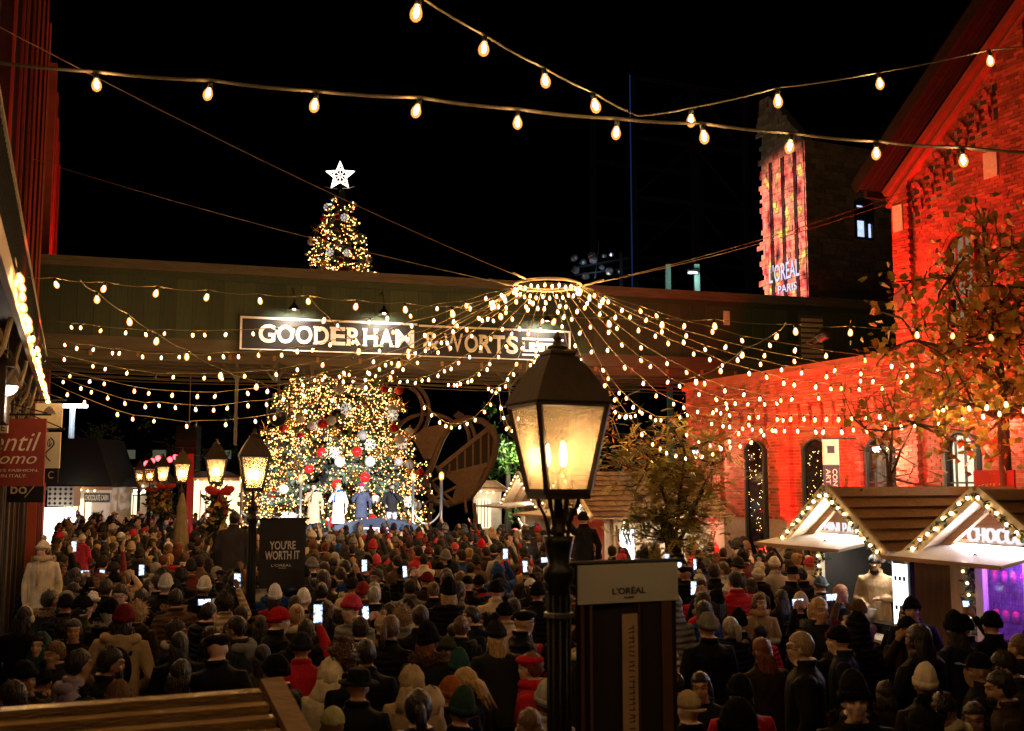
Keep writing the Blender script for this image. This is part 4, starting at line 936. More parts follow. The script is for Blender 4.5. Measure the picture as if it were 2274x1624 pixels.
# stage lights hung from the bridge
def stage_lamp(x, y, Y, tgt, e, size, lab, col, scale=1.0):
    q = P(x, y, Y); g = empty('stage_light', q, 0, lab, 'stage light'); d = (Vector(tgt) - q).to_track_quat('-Z', 'Y').to_matrix().to_4x4()
    b = MB(); b.x = d; b.lathe([(.10, .30), (.17, .22), (.19, .0), (.19, -.06), (.17, -.05)], 14); b.build('housing', M['iron'], g, True); b = MB(); b.x = d; b.lathe([(0, -.02), (.165, -.02), (.165, -.03), (0, -.03)], 14); b.build('lens', M['whiteled'], g)
    b = MB(); b.bar((-.24, 0, 0), (-.24, 0, .4), .04); b.bar((.24, 0, 0), (.24, 0, .4), .04); b.bar((-.24, 0, .4), (.24, 0, .4), .04); b.bar((0, 0, .4), (0, 0, 1.2), .05); b.build('yoke', M['iron'], g); g.scale = (scale,) * 3
    lamp('SPOT', 'beam', q + (Vector(tgt) - q).normalized() * .12, e, col, tgt, size, .6, .12)
stc = Vector((TX + .6, 36.4, 2.0))
stage_lamp(1131, 936, 29.0, stc + Vector((.6, 0, .3)), 4800, 36, 'white moving head lamp under the bridge beside the near lantern', (.93, .95, 1))
stage_lamp(617, 928, 29.0, stc + Vector((-.4, 0, .2)), 3400, 36, 'round twin stage lamp hung under the bridge at the left side of the tree', (1, .92, .88), 1.25)
# ================================================================ bronze cone sculpture
def s3(cx, cy): return ((1050 + cx / 4.06) * .8422, (1000 + cy / 4.06) * .8422)
SY = 44.0; SO = P(*s3(600, 1300), SY); scu = empty('cone_sculpture', (SO.x, SO.y, 0), 0, 'huge rusty steel cone sculpture with open ring and ribbed panel right of the tree', 'sculpture')
M['sculptdark'] = pm('sculptdark', (.07, .05, .04), .7, var=.3, scale=40)
M['rust'] = pm('rust', (.34, .21, .13), .55, metal=.25, var=.25, scale=8, bump=.2)
def sc(cx, cy, dy=0.0):
    q = P(*s3(cx, cy), SY); return Vector((q.x - SO.x, dy, q.z))
def plate(name, l, y0, y1, m='rust'):
    b = MB(); b.prism([(sc(*q).x, sc(*q).z) for q in l], y0, y1); return b.build(name, M[m], scu)
rim = [(300, 1060), (360, 900), (460, 640), (560, 480), (740, 415), (900, 450), (1000, 530), (1050, 640), (1035, 800), (980, 930), (900, 1080), (760, 1270), (560, 1330), (400, 1320), (320, 1220)]
b = MB(); rp = [sc(x, y, .3 * math.sin(i * .7)) for i, (x, y) in enumerate(rim)]; b.tube(rp + [rp[0]], .14, 8, cap=False); b.build('rim', M['rust'], scu, True)
plate('fin', [(140, 610), (300, 510), (540, 470), (470, 640), (385, 850), (270, 860)], .2, .5)
rp_ = plate('ribbed_panel', [(440, 945), (640, 780), (820, 630), (975, 515), (1045, 640), (1030, 790), (975, 905), (760, 955), (560, 1010)], .1, .25, 'sculptdark')
for x, y0, y1 in ((545, 905, 990), (628, 825, 995), (712, 760, 970), (798, 690, 945), (880, 615, 925), (965, 530, 900)):
    b = MB(); b.bar(sc(x, y0, .05), sc(x, y1, .05), .07); b.build('rib', M['rust'], rp_)
for a, c in (((440, 945), (975, 515)), ((560, 1010), (980, 905))):
    b = MB(); b.bar(sc(*a, .02), sc(*c, .02), .16, .16); b.build('edge_beam', M['rust'], rp_)
plate('lower_plate', [(480, 1030), (980, 915), (900, 1080), (745, 1280), (560, 1330), (620, 1130)], .15, .35)
for c, rx, rz, w in ((.0, 0, 0, 0),):
    pass
for cx, cy, rx, ry, a0, a1, dy in ((80, 330, 170, 250, -80, 75, .5), (80, 330, 235, 300, -85, 70, .7), (420, 650, 330, 330, -60, 95, 1.0), (430, 660, 385, 370, -62, 80, 1.2), (300, 560, 330, 200, -150, -20, .8)):
    b = MB(); b.tube([sc(cx + rx * math.cos(R(t)), cy + ry * math.sin(R(t)), dy) for t in np.linspace(a0 if cx != 300 else -170, a1, 16)], .09, 6); b.build('ring_arc', M['rust'], scu, True)
for a, c in (((330, 1070), (540, 1370)), ((260, 1340), (620, 1150)), ((300, 1060), (620, 1330)), ((400, 930), (700, 1180)), ((700, 1180), (730, 1430)), ((240, 1150), (540, 1000))):
    b = MB(); b.bar(sc(*a, -.1), sc(*c, -.1), .10); b.build('strut', M['rust'], scu)
for x in (-1.2, 1.0):
    b = MB(); b.bar((x, .2, 0), (x * .8, .2, 2.2), .16); b.build('leg', M['rust'], scu)
# ================================================================ market stalls
def rough_line(n): return [random.uniform(-.006, .006) for _ in range(n)]
M['wl'] = emat('warmlight', (1, .66, .30), 9); M['garland'] = pm('garland', (.05, .08, .03), .7, var=.4, island=.4)
bl = MB(); bl.ball((0, 0, 0), .022, 8, 6); BARGE_BULB = bl.mesh('gable_bulb', M['wl'], True)
def stall(name, lab, p, s_far, w, eave, ridge, depth, setback=.62, plank=True, flap=.95, flap_drop=.10, counter=True, wallmat='palewood', shingles=False, bulbs=True, open_l=.28, open_r=.2, back='darkpaint', flapz=None, fx=None):
    g = empty(name, ST(p, s_far), RWZ, lab, 'market stall', 'wooden market stalls')
    mid = w / 2; sl = (ridge - eave) / mid; wl_z = eave + .02; fz = flapz or eave
    # walls
    def top(x): return eave - .06 + (mid - abs(x - mid)) * sl
    b = MB(); b.box((.10, setback, 0), (.16, depth - .1, top(.13))); b.build('side_wall', M[wallmat], g)
    b = MB(); b.box((w - .16, setback, 0), (w - .10, depth - .1, top(w - .13))); b.build('side_wall', M[wallmat], g)
    b = MB(); b.box((.16, depth - .2, 0), (w - .16, depth - .14, eave)); b.build('back_wall', M[back], g)
    b = MB(); b.prism([(.17, fz), (w - .17, fz), (w - .17, top(w - .17)), (mid, top(mid)), (.17, top(.17))], setback, setback + .05); b.build('gable_wall', M['plank'], g)
    npn = max(3, int((open_l) / .14))
    for x0, x1 in ((.16, .16 + open_l), (w - .16 - open_r, w - .16)):
        n = max(1, round((x1 - x0) / .15))
        for k in range(n):
            q = MB(); q.box((x0 + (x1 - x0) * k / n + .004, setback - .012, .02), (x0 + (x1 - x0) * (k + 1) / n - .004, setback + .03, fz)); q.build('wall_board', M[wallmat], g)
    b = MB(); b.box((.16, setback - .012, .02), (w - .16, setback + .03, .95)); b.build('front_board', M[wallmat], g)
    if counter: b = MB(); b.box((.12, setback - .35, .98), (w - .12, setback + .25, 1.03)); b.build('counter', M['whitewood'], g)
    # roof
    ns = 6 if plank else 9; Ls = math.hypot(mid + .12, (mid + .12) * sl); ang = math.atan(sl)
    for side in (-1, 1):
        ux, uz = math.cos(ang) * side, -math.sin(ang)
        bb = MB(); a = Vector((mid, 0, ridge - .04)); e_ = a + Vector((ux, 0, uz)) * Ls
        bb.add([(a.x, .02, a.z), (e_.x, .02, e_.z), (e_.x, depth - .02, e_.z), (a.x, depth - .02, a.z), (a.x, .02, a.z - .03), (e_.x, .02, e_.z - .03), (e_.x, depth - .02, e_.z - .03), (a.x, depth - .02, a.z - .03)],
                [(0, 1, 2, 3), (4, 7, 6, 5), (0, 4, 5, 1), (1, 5, 6, 2), (2, 6, 7, 3), (3, 7, 4, 0)]); rd = bb.build('roof_deck', M['palewood'], g)
        for k in range(ns):
            d0, d1 = Ls * k / ns, Ls * (k + 1) / ns + .02
            cols = 1 if not shingles else int(depth / .19)
            for c in range(cols):
                y0 = depth * c / cols + (.0 if cols == 1 else .004); y1 = depth * (c + 1) / cols - (.0 if cols == 1 else .004)
                if shingles and side < 0 and k > 2: continue
                j = random.uniform(-.006, .006); up0, up1 = .012 + j, .045 + j
                if cols > 1 and k % 2: y0, y1 = max(0, y0 - .09), y1 - .09
                if y1 - y0 < .03: continue
                nx, nz = math.sin(ang) * side, math.cos(ang); th = .022
                def pt(d, y, h): return (mid + ux * d + nx * h, y, ridge - .04 + uz * d + nz * h)
                d1j = d1 + (random.uniform(-.012, .012) if cols > 1 else 0)
                q = MB(); q.add([pt(d0, y0, up0), pt(d1j, y0, up1), pt(d1j, y1, up1), pt(d0, y1, up0), pt(d0, y0, up0 + th * .5), pt(d1j, y0, up1 + th), pt(d1j, y1, up1 + th), pt(d0, y1, up0 + th * .5)],
                      [(0, 3, 2, 1), (4, 5, 6, 7), (0, 1, 5, 4), (1, 2, 6, 5), (2, 3, 7, 6), (3, 0, 4, 7)])
                q.build('shingle' if shingles else 'roof_plank', M['shingle' if shingles else 'plank'], rd)
        # barge board with bulbs and rafter
        q = MB(); q.bar((mid, -.03, ridge - .055), (mid + ux * (Ls + .02), -.03, ridge - .055 + uz * (Ls + .02)), .045, .17); bg = q.build('barge_board', M['palewood'], g)
        q = MB(); q.bar((mid, .33, ridge - .12), (mid + ux * Ls, .33, ridge - .12 + uz * Ls), .06, .10); q.build('rafter', M['plank'], g)
        if bulbs:
            for k in range(9):
                d = Ls * (k + .6) / 9.2; inst('gable_bulb', BARGE_BULB, bg, (mid + ux * d, -.09, ridge - .06 + uz * d + random.uniform(-.03, .02)))
            q = MB(); q.tube([(mid + ux * Ls * k / 18, -.07, ridge - .06 + uz * Ls * k / 18 + .02 * math.sin(k * 1.7)) for k in range(19)], .008, 4); q.build('light_cable', M['cable'], bg)
            q = MB()
            for k in range(16):
                d = Ls * (k + .3) / 16.5; leaf_cloud(q, (mid + ux * d, -.075, ridge - .07 + uz * d), .05, 5, .07)
            tag(q.build('gable_leaves', M['garland'], bg), kind='stuff')
    if flap:
        y0, y1 = setback - .02, setback - .02 - flap; z0 = fz + .03; z1 = z0 - flap_drop
        fa0, fa1 = fx or (.18, w - .1)
        b = MB(); b.add([(fa0, y0, z0), (fa1, y0, z0), (fa1, y1, z1), (fa0, y1, z1), (fa0, y0, z0 + .035), (fa1, y0, z0 + .035), (fa1, y1, z1 + .035), (fa0, y1, z1 + .035)],
                          [(0, 3, 2, 1), (4, 5, 6, 7), (0, 1, 5, 4), (1, 2, 6, 5), (2, 3, 7, 6), (3, 0, 4, 7)]); fp = b.build('awning_flap', M['whitewood'], g)
        q = MB(); q.bar((fa0, y1 - .01, z1 + .015), (fa1, y1 - .01, z1 + .015), .02, .05); q.build('flap_edge', M['plank'], fp)
        q = MB(); q.tube([(w * .5 - .05, y1 + .35, z1 + .07), (w * .5, y1 + .35, z1 + .12), (w * .5 + .05, y1 + .35, z1 + .07)], .008, 5); q.build('flap_ring', M['iron'], fp)
    return g
M['purplepanel'] = emat('purplepanel', (.42, .10, .95), 2.2)
def garland_post(par, x, y, z0, z1, lit=True):
    b = MB()
    for k in range(int((z1 - z0) / .07)): leaf_cloud(b, (x + .02 * math.sin(k), y, z0 + .07 * k), .075, 12, .09)
    tag(b.build('garland', M['garland'], par), kind='stuff')
    if lit:
        for k in range(int((z1 - z0) / .14)): inst('garland_bulb', BARGE_BULB, par, (x + .05 * math.sin(k * 2.2), y - .06, z0 + .14 * k), (0, 0, 0), .75)
# --- pancake stall
SA1 = stall('market_stall', 'wooden stall with MINI PANCAKES letters, black inside with open white flap', 9.95, 13.35, 2.05, 2.30, 3.07, 3.5, setback=.45, flap=.85, flap_drop=.14, fx=(-.15, 1.74), back='darkpaint', open_l=.16, open_r=.12)
o = letters(SA1, 'glowing_letters', 'MINI PANCAKES', .40, 1.66, 2.365, 2.535, .44, M['signled'], .02, .0)
b = MB(); b.box((.3, .42, 2.36), (1.85, .44, 2.41)); b.build('letter_rail', M['whitewood'], SA1)
lamp('AREA', 'sign_glow', (.9, .40, 2.385), 20, (1, .92, .85), (.9, -.4, 2.33), r=.6, parent=SA1)
lamp('AREA', 'stall_light', (1.0, .8, 2.25), 14, (1, .85, .65), (1.0, 1.2, 0), r=.5, parent=SA1)
garland_post(SA1, .32, .40, 1.05, 2.25); b = MB(); b.box((.27, .38, 1.0), (.37, .44, 2.3)); b.build('white_post', M['whitewood'], SA1)
b = MB(); b.box((.165, .5, .3), (.175, 3.2, 2.3)); b.build('dark_lining', M['darkpaint'], SA1)
b = MB(); b.box((.2, 2.2, .3), (1.85, 2.22, 2.3)); b.build('dark_partition', M['darkpaint'], SA1)
b = MB(); leaf_cloud(b, (1.02, .38, 2.80), .14, 60, .14); tag(b.build('gable_sprig', M['garland'], SA1), kind='stuff')
sc_ = empty('menu_screen', SA1.location, RWZ, 'tall glowing white menu screen between the pancake and berry stalls', 'screen')
b = MB(); b.box((2.02, .22, .95), (2.34, .30, 2.22)); b.build('frame', M['darkpaint'], sc_); b = MB(); b.box((2.04, .205, 1.0), (2.30, .215, 2.18)); b.build('display', emat('menu', (.9, .92, 1), 2.6), sc_)
for r_ in range(2):
    for c_ in range(3):
        b = MB(); b.box((2.07 + c_ * .08, .20, 1.45 + r_ * .38), (2.12 + c_ * .08, .204, 1.51 + r_ * .38)); b.build('menu_item', M['navy'], sc_)
b = MB(); b.box((2.05, .20, 2.05), (2.29, .204, 2.17)); b.build('menu_header', pm('hdr', (.2, .22, .25), .6), sc_)
def thing1(name, lab, cat, par, mb, mat, group=None, smooth=False):
    o = mb.build(name, mat, None, smooth); o.location = par.location; o.rotation_euler = par.rotation_euler; return tag(o, lab, cat, group)
b = MB(); b.lathe([(.10, 0), (.15, .02), (.19, .2), (.2, .2), (.16, .02), (.0, .02)], 14, (1.25, .35, 1.16)); thing1('batter_bowl', 'steel bowl of batter on the pancake stall counter', 'bowl', SA1, b, M['steel'], None, True)
b = MB(); b.box((1.15, .5, 1.04), (1.75, .8, 1.14)); b.box((1.17, .52, 1.14), (1.73, .78, 1.17)); thing1('griddle', 'flat dark griddle on the pancake stall counter', 'griddle', SA1, b, M['iron'])
hl = empty('heat_lamp', SA1.location, RWZ, 'round silver heater globe hanging at the pancake stall corner', 'heater'); b = MB(); b.ball((1.98, .32, 2.16), (.17, .17, .14), 14, 8); b.build('dome', M['steel'], hl, True); b = MB(); b.tube([(1.98, .32, 2.28), (1.98, .32, 2.36)], .015, 6); b.build('hook', M['iron'], hl)
# --- berry stall
SA2 = stall('market_stall', 'wooden stall with CHOCOBERRY letters and purple-lit glazed counter', 9.95, 10.70, 2.2, 2.30, 3.06, 3.5, setback=.5, flap=.92, flap_drop=.16, fx=(-.03, 1.8), open_l=.42, open_r=.1, back='darkpaint', counter=True)
letters(SA2, 'glowing_letters', 'CHOCOBERRY', .46, 1.76, 2.385, 2.565, .49, M['signled'], .05, .004)
b = MB(); b.tube([(1.05 + .13 * math.cos(t), .44, 2.84 + .12 * math.sin(t)) for t in np.linspace(2.6, 6.2, 12)], .018, 6); b.build('berry_outline', emat('pinkneon', (1, .25, .45), 5), SA2)
b = MB(); b.box((.3, .46, 2.36), (2.05, .49, 2.41)); b.build('letter_rail', M['whitewood'], SA2)
garland_post(SA2, .50, .42, .9, 2.2); b = MB(); b.box((.60, .40, 1.03), (.72, .48, 2.3)); b.build('white_post', M['whitewood'], SA2); b = MB(); b.box((1.30, .42, 1.03), (1.36, .47, 2.3)); b.build('window_post', M['whitewood'], SA2)
b = MB(); b.box((.72, .445, 1.03), (2.0, .45, 2.3)); b.build('pane', M['clear'], SA2)
cols_ = [pm('tileA', (.30, .22, .55), .15, metal=.6), pm('tileB', (.5, .3, .8), .12, metal=.7)]
tm = MB(); rs_ = random.Random(5)
for i in range(40):
    for k in range(16): 
        x = .24 + i * .042; z = 1.08 + k * .074; y = .98 + rs_.uniform(-.006, .006); e = .004
        tm.add([(x + e, y, z + e), (x + .042 - e, y + rs_.uniform(-.008, .008), z + e), (x + .042 - e, y + rs_.uniform(-.008, .008), z + .074 - e), (x + e, y, z + .074 - e)], [(0, 1, 2, 3)], rs_.randint(0, 1))
tag(tm.build('mosaic_tiles', cols_, SA2), kind='stuff')
b = MB(); b.box((.2, 1.0, 1.0), (2.03, 1.05, 2.3)); b.build('shimmer_wall', M['navy'], SA2)
lamp('AREA', 'sign_glow', (1.0, .44, 2.395), 20, (.95, .88, 1), (1.0, -.4, 2.33), r=.7, parent=SA2)
lamp('AREA', 'purple_light', (1.2, .68, 2.26), 22, (.40, .12, 1.0), (1.2, .95, 1.4), r=.4, parent=SA2)
lamp('AREA', 'purple_light', (1.3, .35, 2.2), 5, (.45, .12, 1.0), (1.3, .2, 1.0), r=.5, parent=SA2)
cup = MB(); cup.lathe([(.030, 0), (.042, .085), (.044, .09), (.03, .095)], 10, m=0); cup.ball((0, 0, .105), (.043, .043, .04), 8, 5, 1); cm_ = cup.mesh('berry_cup', [pm('cup', (.8, .12, .3), .4), pm('berry', (.7, .01, .08), .3)], True)
for row, z in enumerate((1.40, 1.88)):
    sh = MB(); sh.box((.3, .80, z - .02), (2.02, .95, z - .003)); sh.build('shelf', M['clear'], SA2)
    for k in range(8):
        o = inst('berry_cup', cm_, None, SA2.matrix_basis @ Vector((.46 + k * .15, .87, z)), (0, 0, k)); tag(o, 'pink berry cup, %s shelf of the berry stall, %s from the post' % (('lower', 'upper')[row], ORD[k]), 'cup', 'cups on the berry stall shelves')
rg_ = empty('cash_register', SA2.location, RWZ, 'boxy till on the berry stall counter under purple light', 'till'); b = MB(); b.box((.95, .60, 1.035), (1.45, .78, 1.30)); b.build('body', M['greyboard'], rg_); b = MB(); b.box((1.27, .59, 1.2), (1.41, .598, 1.26)); b.build('display', emat('tilld', (.6, .8, 1), 2), rg_)
garland_post(SA2, 1.0, .12, .75, .95); 
# --- shingled stall and the one beyond
SB = stall('market_stall', 'shingle-roofed stall seen side on behind the near lantern', 10.8, 24.2, 2.7, 2.43, 3.37, 3.7, setback=.6, plank=False, shingles=True, flap=1.4, flap_drop=.15, back='palewood', open_l=.3, open_r=.3)
b = MB(); b.box((2.62, .62, .1), (2.64, 3.55, 2.4)); b.build('pale_panel', M['whitewood'], SB)
for k in range(3): b = MB(); b.box((2.64, 1.3 + k * .7, .1), (2.655, 1.33 + k * .7, 2.4)); b.build('panel_joint', M['palewood'], SB)
lamp('AREA', 'stall_light', (1.35, .2, 2.38), 22, (1, .82, .6), (1.35, -.6, .5), r=.8, parent=SB)
lamp('POINT', 'gable_light', (1.35, .25, 2.62), 7, (1, .85, .62), r=.1, parent=SB)
lamp('SPOT', 'side_light', (3.6, 1.9, 2.75), 90, (1, .78, .5), (2.7, 2.0, 1.2), 150, .9, .1, SB)
o = empty('tall_screen', SB.location, RWZ, 'tall bright screen on the pale side wall of the shingled stall', 'screen'); b = MB(); b.box((2.655, .72, .8), (2.70, 1.12, 2.05)); b.build('frame', M['darkpaint'], o); b = MB(); b.box((2.70, .74, .82), (2.706, 1.10, 2.03)); b.build('display', emat('menu2', (.85, .88, 1), 3.2), o)
garland_post(SB, 2.68, .9, 2.05, 2.35)
SAf = stall('market_stall', 'farther bright gabled stall with white flap left of the near lantern', 12.7, 31.5, 2.8, 2.42, 3.40, 3.2, setback=.6, flap=1.5, flap_drop=.12, back='palewood', plank=True)
lamp('AREA', 'stall_light', (1.4, .2, 2.38), 28, (1, .84, .62), (1.4, -.6, .5), r=.8, parent=SAf); lamp('POINT', 'gable_light', (1.4, .25, 2.62), 11, (1, .85, .62), r=.1, parent=SAf)
# --- near stall roof, bottom edge of the picture
nr = empty('near_stall', ST(0, 4.22), SA, 'plank roof of the stall directly below the camera, gold light glinting on wet boards', 'market stall', 'wooden market stalls')
NR = 2.36; ang = R(33)
M['wetplank'] = pm('wetplank', (.50, .31, .13), .2, var=.45, scale=5, bump=.55, bscale=22, stretch=(1.2, 6, 6), island=.25, coat=.3)
for k in range(26):
    d0, d1 = k * .07, k * .07 + .05; h = .012 * (k % 2)
    b = MB(); y0, z0 = -d0 * math.cos(ang), NR - d0 * math.sin(ang); y1, z1 = -d1 * math.cos(ang), NR - d1 * math.sin(ang)
    b.add([(-2.2, y0, z0), (.70 + .22 * d0, y0, z0), (.70 + .22 * d1, y1, z1 + .02), (-2.2, y1, z1 + .02), (-2.2, y0, z0 - .03), (.70 + .22 * d0, y0, z0 - .03), (.70 + .22 * d1, y1, z1 - .015), (-2.2, y1, z1 - .015)], [(0, 3, 2, 1), (4, 5, 6, 7), (0, 1, 5, 4), (1, 2, 6, 5), (2, 3, 7, 6), (3, 0, 4, 7)]); b.build('roof_plank', M['wetplank'], nr)
b = MB(); b.bar((.75, .02, NR + .02), (.75 + .31, -1.4 * math.cos(ang), NR + .02 - 1.4 * math.sin(ang)), .09, .03); b.build('barge_board', M['plank'], nr)
b = MB(); b.add([(-2.2, 0, NR - .02), (.72, 0, NR - .02), (.72, 1.2, NR - .85), (-2.2, 1.2, NR - .85)], [(0, 1, 2, 3)]); b.build('far_slope', M['plank'], nr)
b = MB(); b.box((-2.1, -1.1, 0), (.62, -1.0, 1.6)); b.box((-2.1, 1.0, 0), (.62, 1.08, 1.5)); b.box((.56, -1.0, 0), (.62, 1.0, 1.6)); b.build('wall', M['palewood'], nr)
# ================================================================ far bright booths
M['shopwin'] = emat('shopwin', (1, .70, .38), 1.3); M['tinsel'] = emat('tinsel', (1, .66, .28), 1.6)
def booth(x0, x1, yt, Y, lab, roofm, front, sign=None, signc=None, glow=60, roofh=.7, win=True):
    a, c = P(x0, yt, Y), P(x1, yt, Y); w = c.x - a.x; h = a.z; g = empty('market_booth', (a.x, Y, 0), 0, lab, 'booth', 'far market booths')
    b = MB(); b.box((0, .6, 0), (w, .7, h)); b.build('front_wall', front, g); b = MB(); b.box((0, .7, 0), (.1, 3, h)); b.build('side_wall', M['whitewood'], g); b = MB(); b.box((w - .1, .7, 0), (w, 3, h)); b.build('side_wall', M['whitewood'], g)
    b = MB(); b.prism([(-.3, h), (w + .3, h), (w * .8, h + roofh), (w * .2, h + roofh)], -.1, 3); b.build('roof', roofm, g)
    b = MB(); b.box((-.3, -.15, h - .12), (w + .3, -.1, h + .02)); b.build('eave_board', M['plank'], g)
    for k in range(int(w / .28)): inst('eave_bulb', BARGE_BULB, g, (.1 + k * .28, -.18, h - .14 + .03 * math.sin(k * 2)), (0, 0, 0), 1.6)
    if win:
        b = MB(); b.box((w * .12, .55, .9), (w * .62, .59, h - .5)); wd = b.build('lit_window', M['shopwin'], g)
        for k in range(4):
            q = MB(); q.box((w * .14 + k * w * .12, .53, .92), (w * .14 + k * w * .12 + .05, .55, h - .52)); q.build('glazing_bar', M['plank'], wd)
    if sign:
        b = MB(); b.box((w * .5, .5, h - .62), (w * .98, .54, h - .25)); sb_ = b.build('sign_board', M['darkpaint'], g); letters(sb_, 'lettering', sign, w * .52, w * .96, h - .55, h - .32, .498, signc or M['cream'], .01, .0)
    lamp('POINT', 'booth_light', (w / 2, -.5, h - .4), glow, (1, .8, .52), r=.15, parent=g); return g
booth(118, 236, 1082, 44, 'white booth with CHOCOLATE CABIN board and dark thatched roof in the far left', M['void'], M['whitewood'], 'CHOCOLATE CABIN', None, 12, 2.0)
booth(236, 338, 1072, 50, 'far left booth with brown fascia and short lit sign BAL', M['rust'], M['whitewood'], 'BAL', M['warmpanel'], 14)
booth(422, 528, 1062, 46, 'far booth hung with golden tinsel behind the third lamp', M['darkpaint'], M['tinsel'], None, None, 24, .3)
booth(1050, 1112, 1086, 50, 'small far booth with crowded shelves right of the sculpture', M['rust'], M['whitewood'], None, None, 30, .4)
b = MB(); ob = empty('lit_totem', P(135, 1110, 41).xy.to_3d(), 0, 'bright white panel with patterned cube on top by the chocolate booth', 'totem'); b.box((-.65, -.1, 0), (.55, .1, 2.1)); b.build('white_panel', emat('totem', (1, .93, .86), 1.6), ob); b = MB(); b.box((-.45, -.15, 2.15), (.55, .5, 2.9)); cb = b.build('pattern_cube', M['whitewood'], ob)
for i in range(5):
    for k in range(4): q = MB(); q.cbox((-.36 + i * .2, -.16, 2.26 + k * .18), (.09, .01, .09), ry=R(45)); q.build('pattern_diamond', M['darkpaint'], cb)
lamp('POINT', 'panel_light', (0, -1, 1.8), 14, (1, .95, .85), r=.3, parent=ob)
# red lit patio heaters strip and speakers
ln = empty('line_array_speaker', P(418, 998, 40), 0, 'tall dark hanging loudspeaker column left of the tree', 'loudspeaker')
for k in range(6): b = MB(); b.box((-.38, -.3, .75 - .28 * k - .13), (.38, .3, .75 - .28 * k + .13)); b.build('speaker_box', M['iron'], ln)
b = MB(); b.tube([(0, 0, .88), (0, 0, 3.6)], .02, 5); b.build('chain', M['wire'], ln)
rp2 = empty('red_lit_mast', P(421, 1100, 39).xy.to_3d(), 0, 'slim mast lit red beside the fourth lamp', 'mast'); b = MB(); b.box((-.09, -.09, 0), (.09, .09, P(421, 1008, 39).z)); b.build('shaft', M['redpaint'], rp2); b = MB(); b.box((-.25, -.25, 0), (.25, .25, .1)); b.build('base_plate', M['iron'], rp2)
lamp('SPOT', 'red_light', tuple(P(395, 1020, 37)), 45, RED, tuple(P(421, 1060, 39)), 90, .8, .1)
rl = [P(325 + 13 * k, 1030 - 5 * (k % 3) - k, 41) for k in range(8)]; g = empty('red_lamp_row', rl[0], 0, 'row of small red lamps above the far lamps', 'lamps'); em = MB(); em.ball((0, 0, 0), .11, 8, 6); eme = em.mesh('red_bulb', emat('redbulb', (1, .04, .05), 6), True)
for q in rl: inst('red_bulb', eme, g, q - rl[0])
b = MB(); b.tube([q - rl[0] + Vector((0, 0, .12)) for q in rl], .02, 4); b.build('cable', M['cable'], g)
lamp('POINT', 'red_glow', (.8, -.6, -.3), 25, RED, r=.2, parent=g)
um_ = empty('closed_umbrella', P(402, 1190, 26.3).xy.to_3d(), 0, 'closed olive patio umbrella under the fourth lamp', 'umbrella'); zt = P(402, 1095, 26.3).z; b = MB(); b.lathe([(.22, zt - 1.9), (.25, zt - 1.8), (.17, zt - 1.0), (.12, zt - .5), (.13, zt - .35), (.03, zt)], 9); b.build('canopy', pm('olive', (.22, .18, .10), .8, var=.3, scale=10, bump=.3), um_); b = MB(); b.tube([(0, 0, 0), (0, 0, zt - 1.6)], .03, 6); b.build('pole', M['plank'], um_)
ls = empty('blue_white_lamp_post', P(157, 1000, 48).xy.to_3d(), 0, 'tall far lamp post glowing blue white at the left', 'street lamp'); zt = P(157, 905, 48).z
b = MB(); b.tube([(0, 0, 0), (0, 0, zt)], .13, 8); b.build('pole', pm('palepole', (.5, .55, .6), .5), ls); b = MB(); b.box((-.6, -.2, zt), (.6, .2, zt + .14)); b.build('lamp_head', M['whiteled'], ls); lamp('POINT', 'lamp_light', (.2, -1.0, zt - .6), 120, (.75, .9, 1), r=.1, parent=ls).data.energy = 35
# ================================================================ signs on the left
def sign(name, lab, x0, x1, y0, y1, Y, mat, cat='sign', bracket=True):
    a, c = P(x0, y0, Y), P(x1, y1, Y); g = empty(name, a, 0, lab, cat, 'projecting shop signs'); w, h = c.x - a.x, a.z - c.z
    b = MB(); b.box((0, -.02, -h), (w, .02, 0)); b.build('board', mat, g)
    if bracket: b = MB(); b.bar((-.9, 0, .06), (w + .06, 0, .06), .03); b.bar((-.9, 0, .6), (w, 0, .08), .02); b.build('bracket', M['iron'], g)
    return g, w, h
g, w, h = sign('shop_banner', 'large dark red fashion banner with white script lettering', -62, 97, 930, 1080, 15.6, pm('banner_red', (.26, .035, .022), .65, var=.2, scale=3, bump=.25, bscale=5), 'banner')
letters(g, 'script_lettering', 'Gentil', w * .05, w * .94, -h * .48, -h * .20, -.022, M['cream'], .004, -.004, .35)
letters(g, 'script_lettering', 'Uomo', w * .22, w * .90, -h * .67, -h * .50, -.022, M['cream'], .004, -.004, .35)
letters(g, 'lettering', "WOMAN'S FASHION.", w * .06, w * .93, -h * .785, -h * .745, -.022, M['cream'], .004, .0)
letters(g, 'lettering', "MADE IN ITALY.", w * .18, w * .78, -h * .87, -h * .825, -.022, M['cream'], .004, .0)
g, w, h = sign('shop_sign', 'small pale sign with red band above the red banner', -40, 17, 918, 962, 15.0, M['cream'], bracket=False); b = MB(); b.box((w * .1, -.03, -h * .45), (w * .95, -.021, -h * .12)); b.build('red_band', M['redpaint'], g); letters(g, 'lettering', 'CT', w * .66, w * .92, -h * .40, -h * .2, -.031, M['cream'], .003); letters(g, 'lettering', 'E', w * .78, w * .92, -h * .9, -h * .55, -.022, M['signblack'], .003)
g, w, h = sign('shop_sign', 'square cream sign with grey cake-shaped emblem beside the balcony', 80, 137, 896, 952, 20, M['cream'])
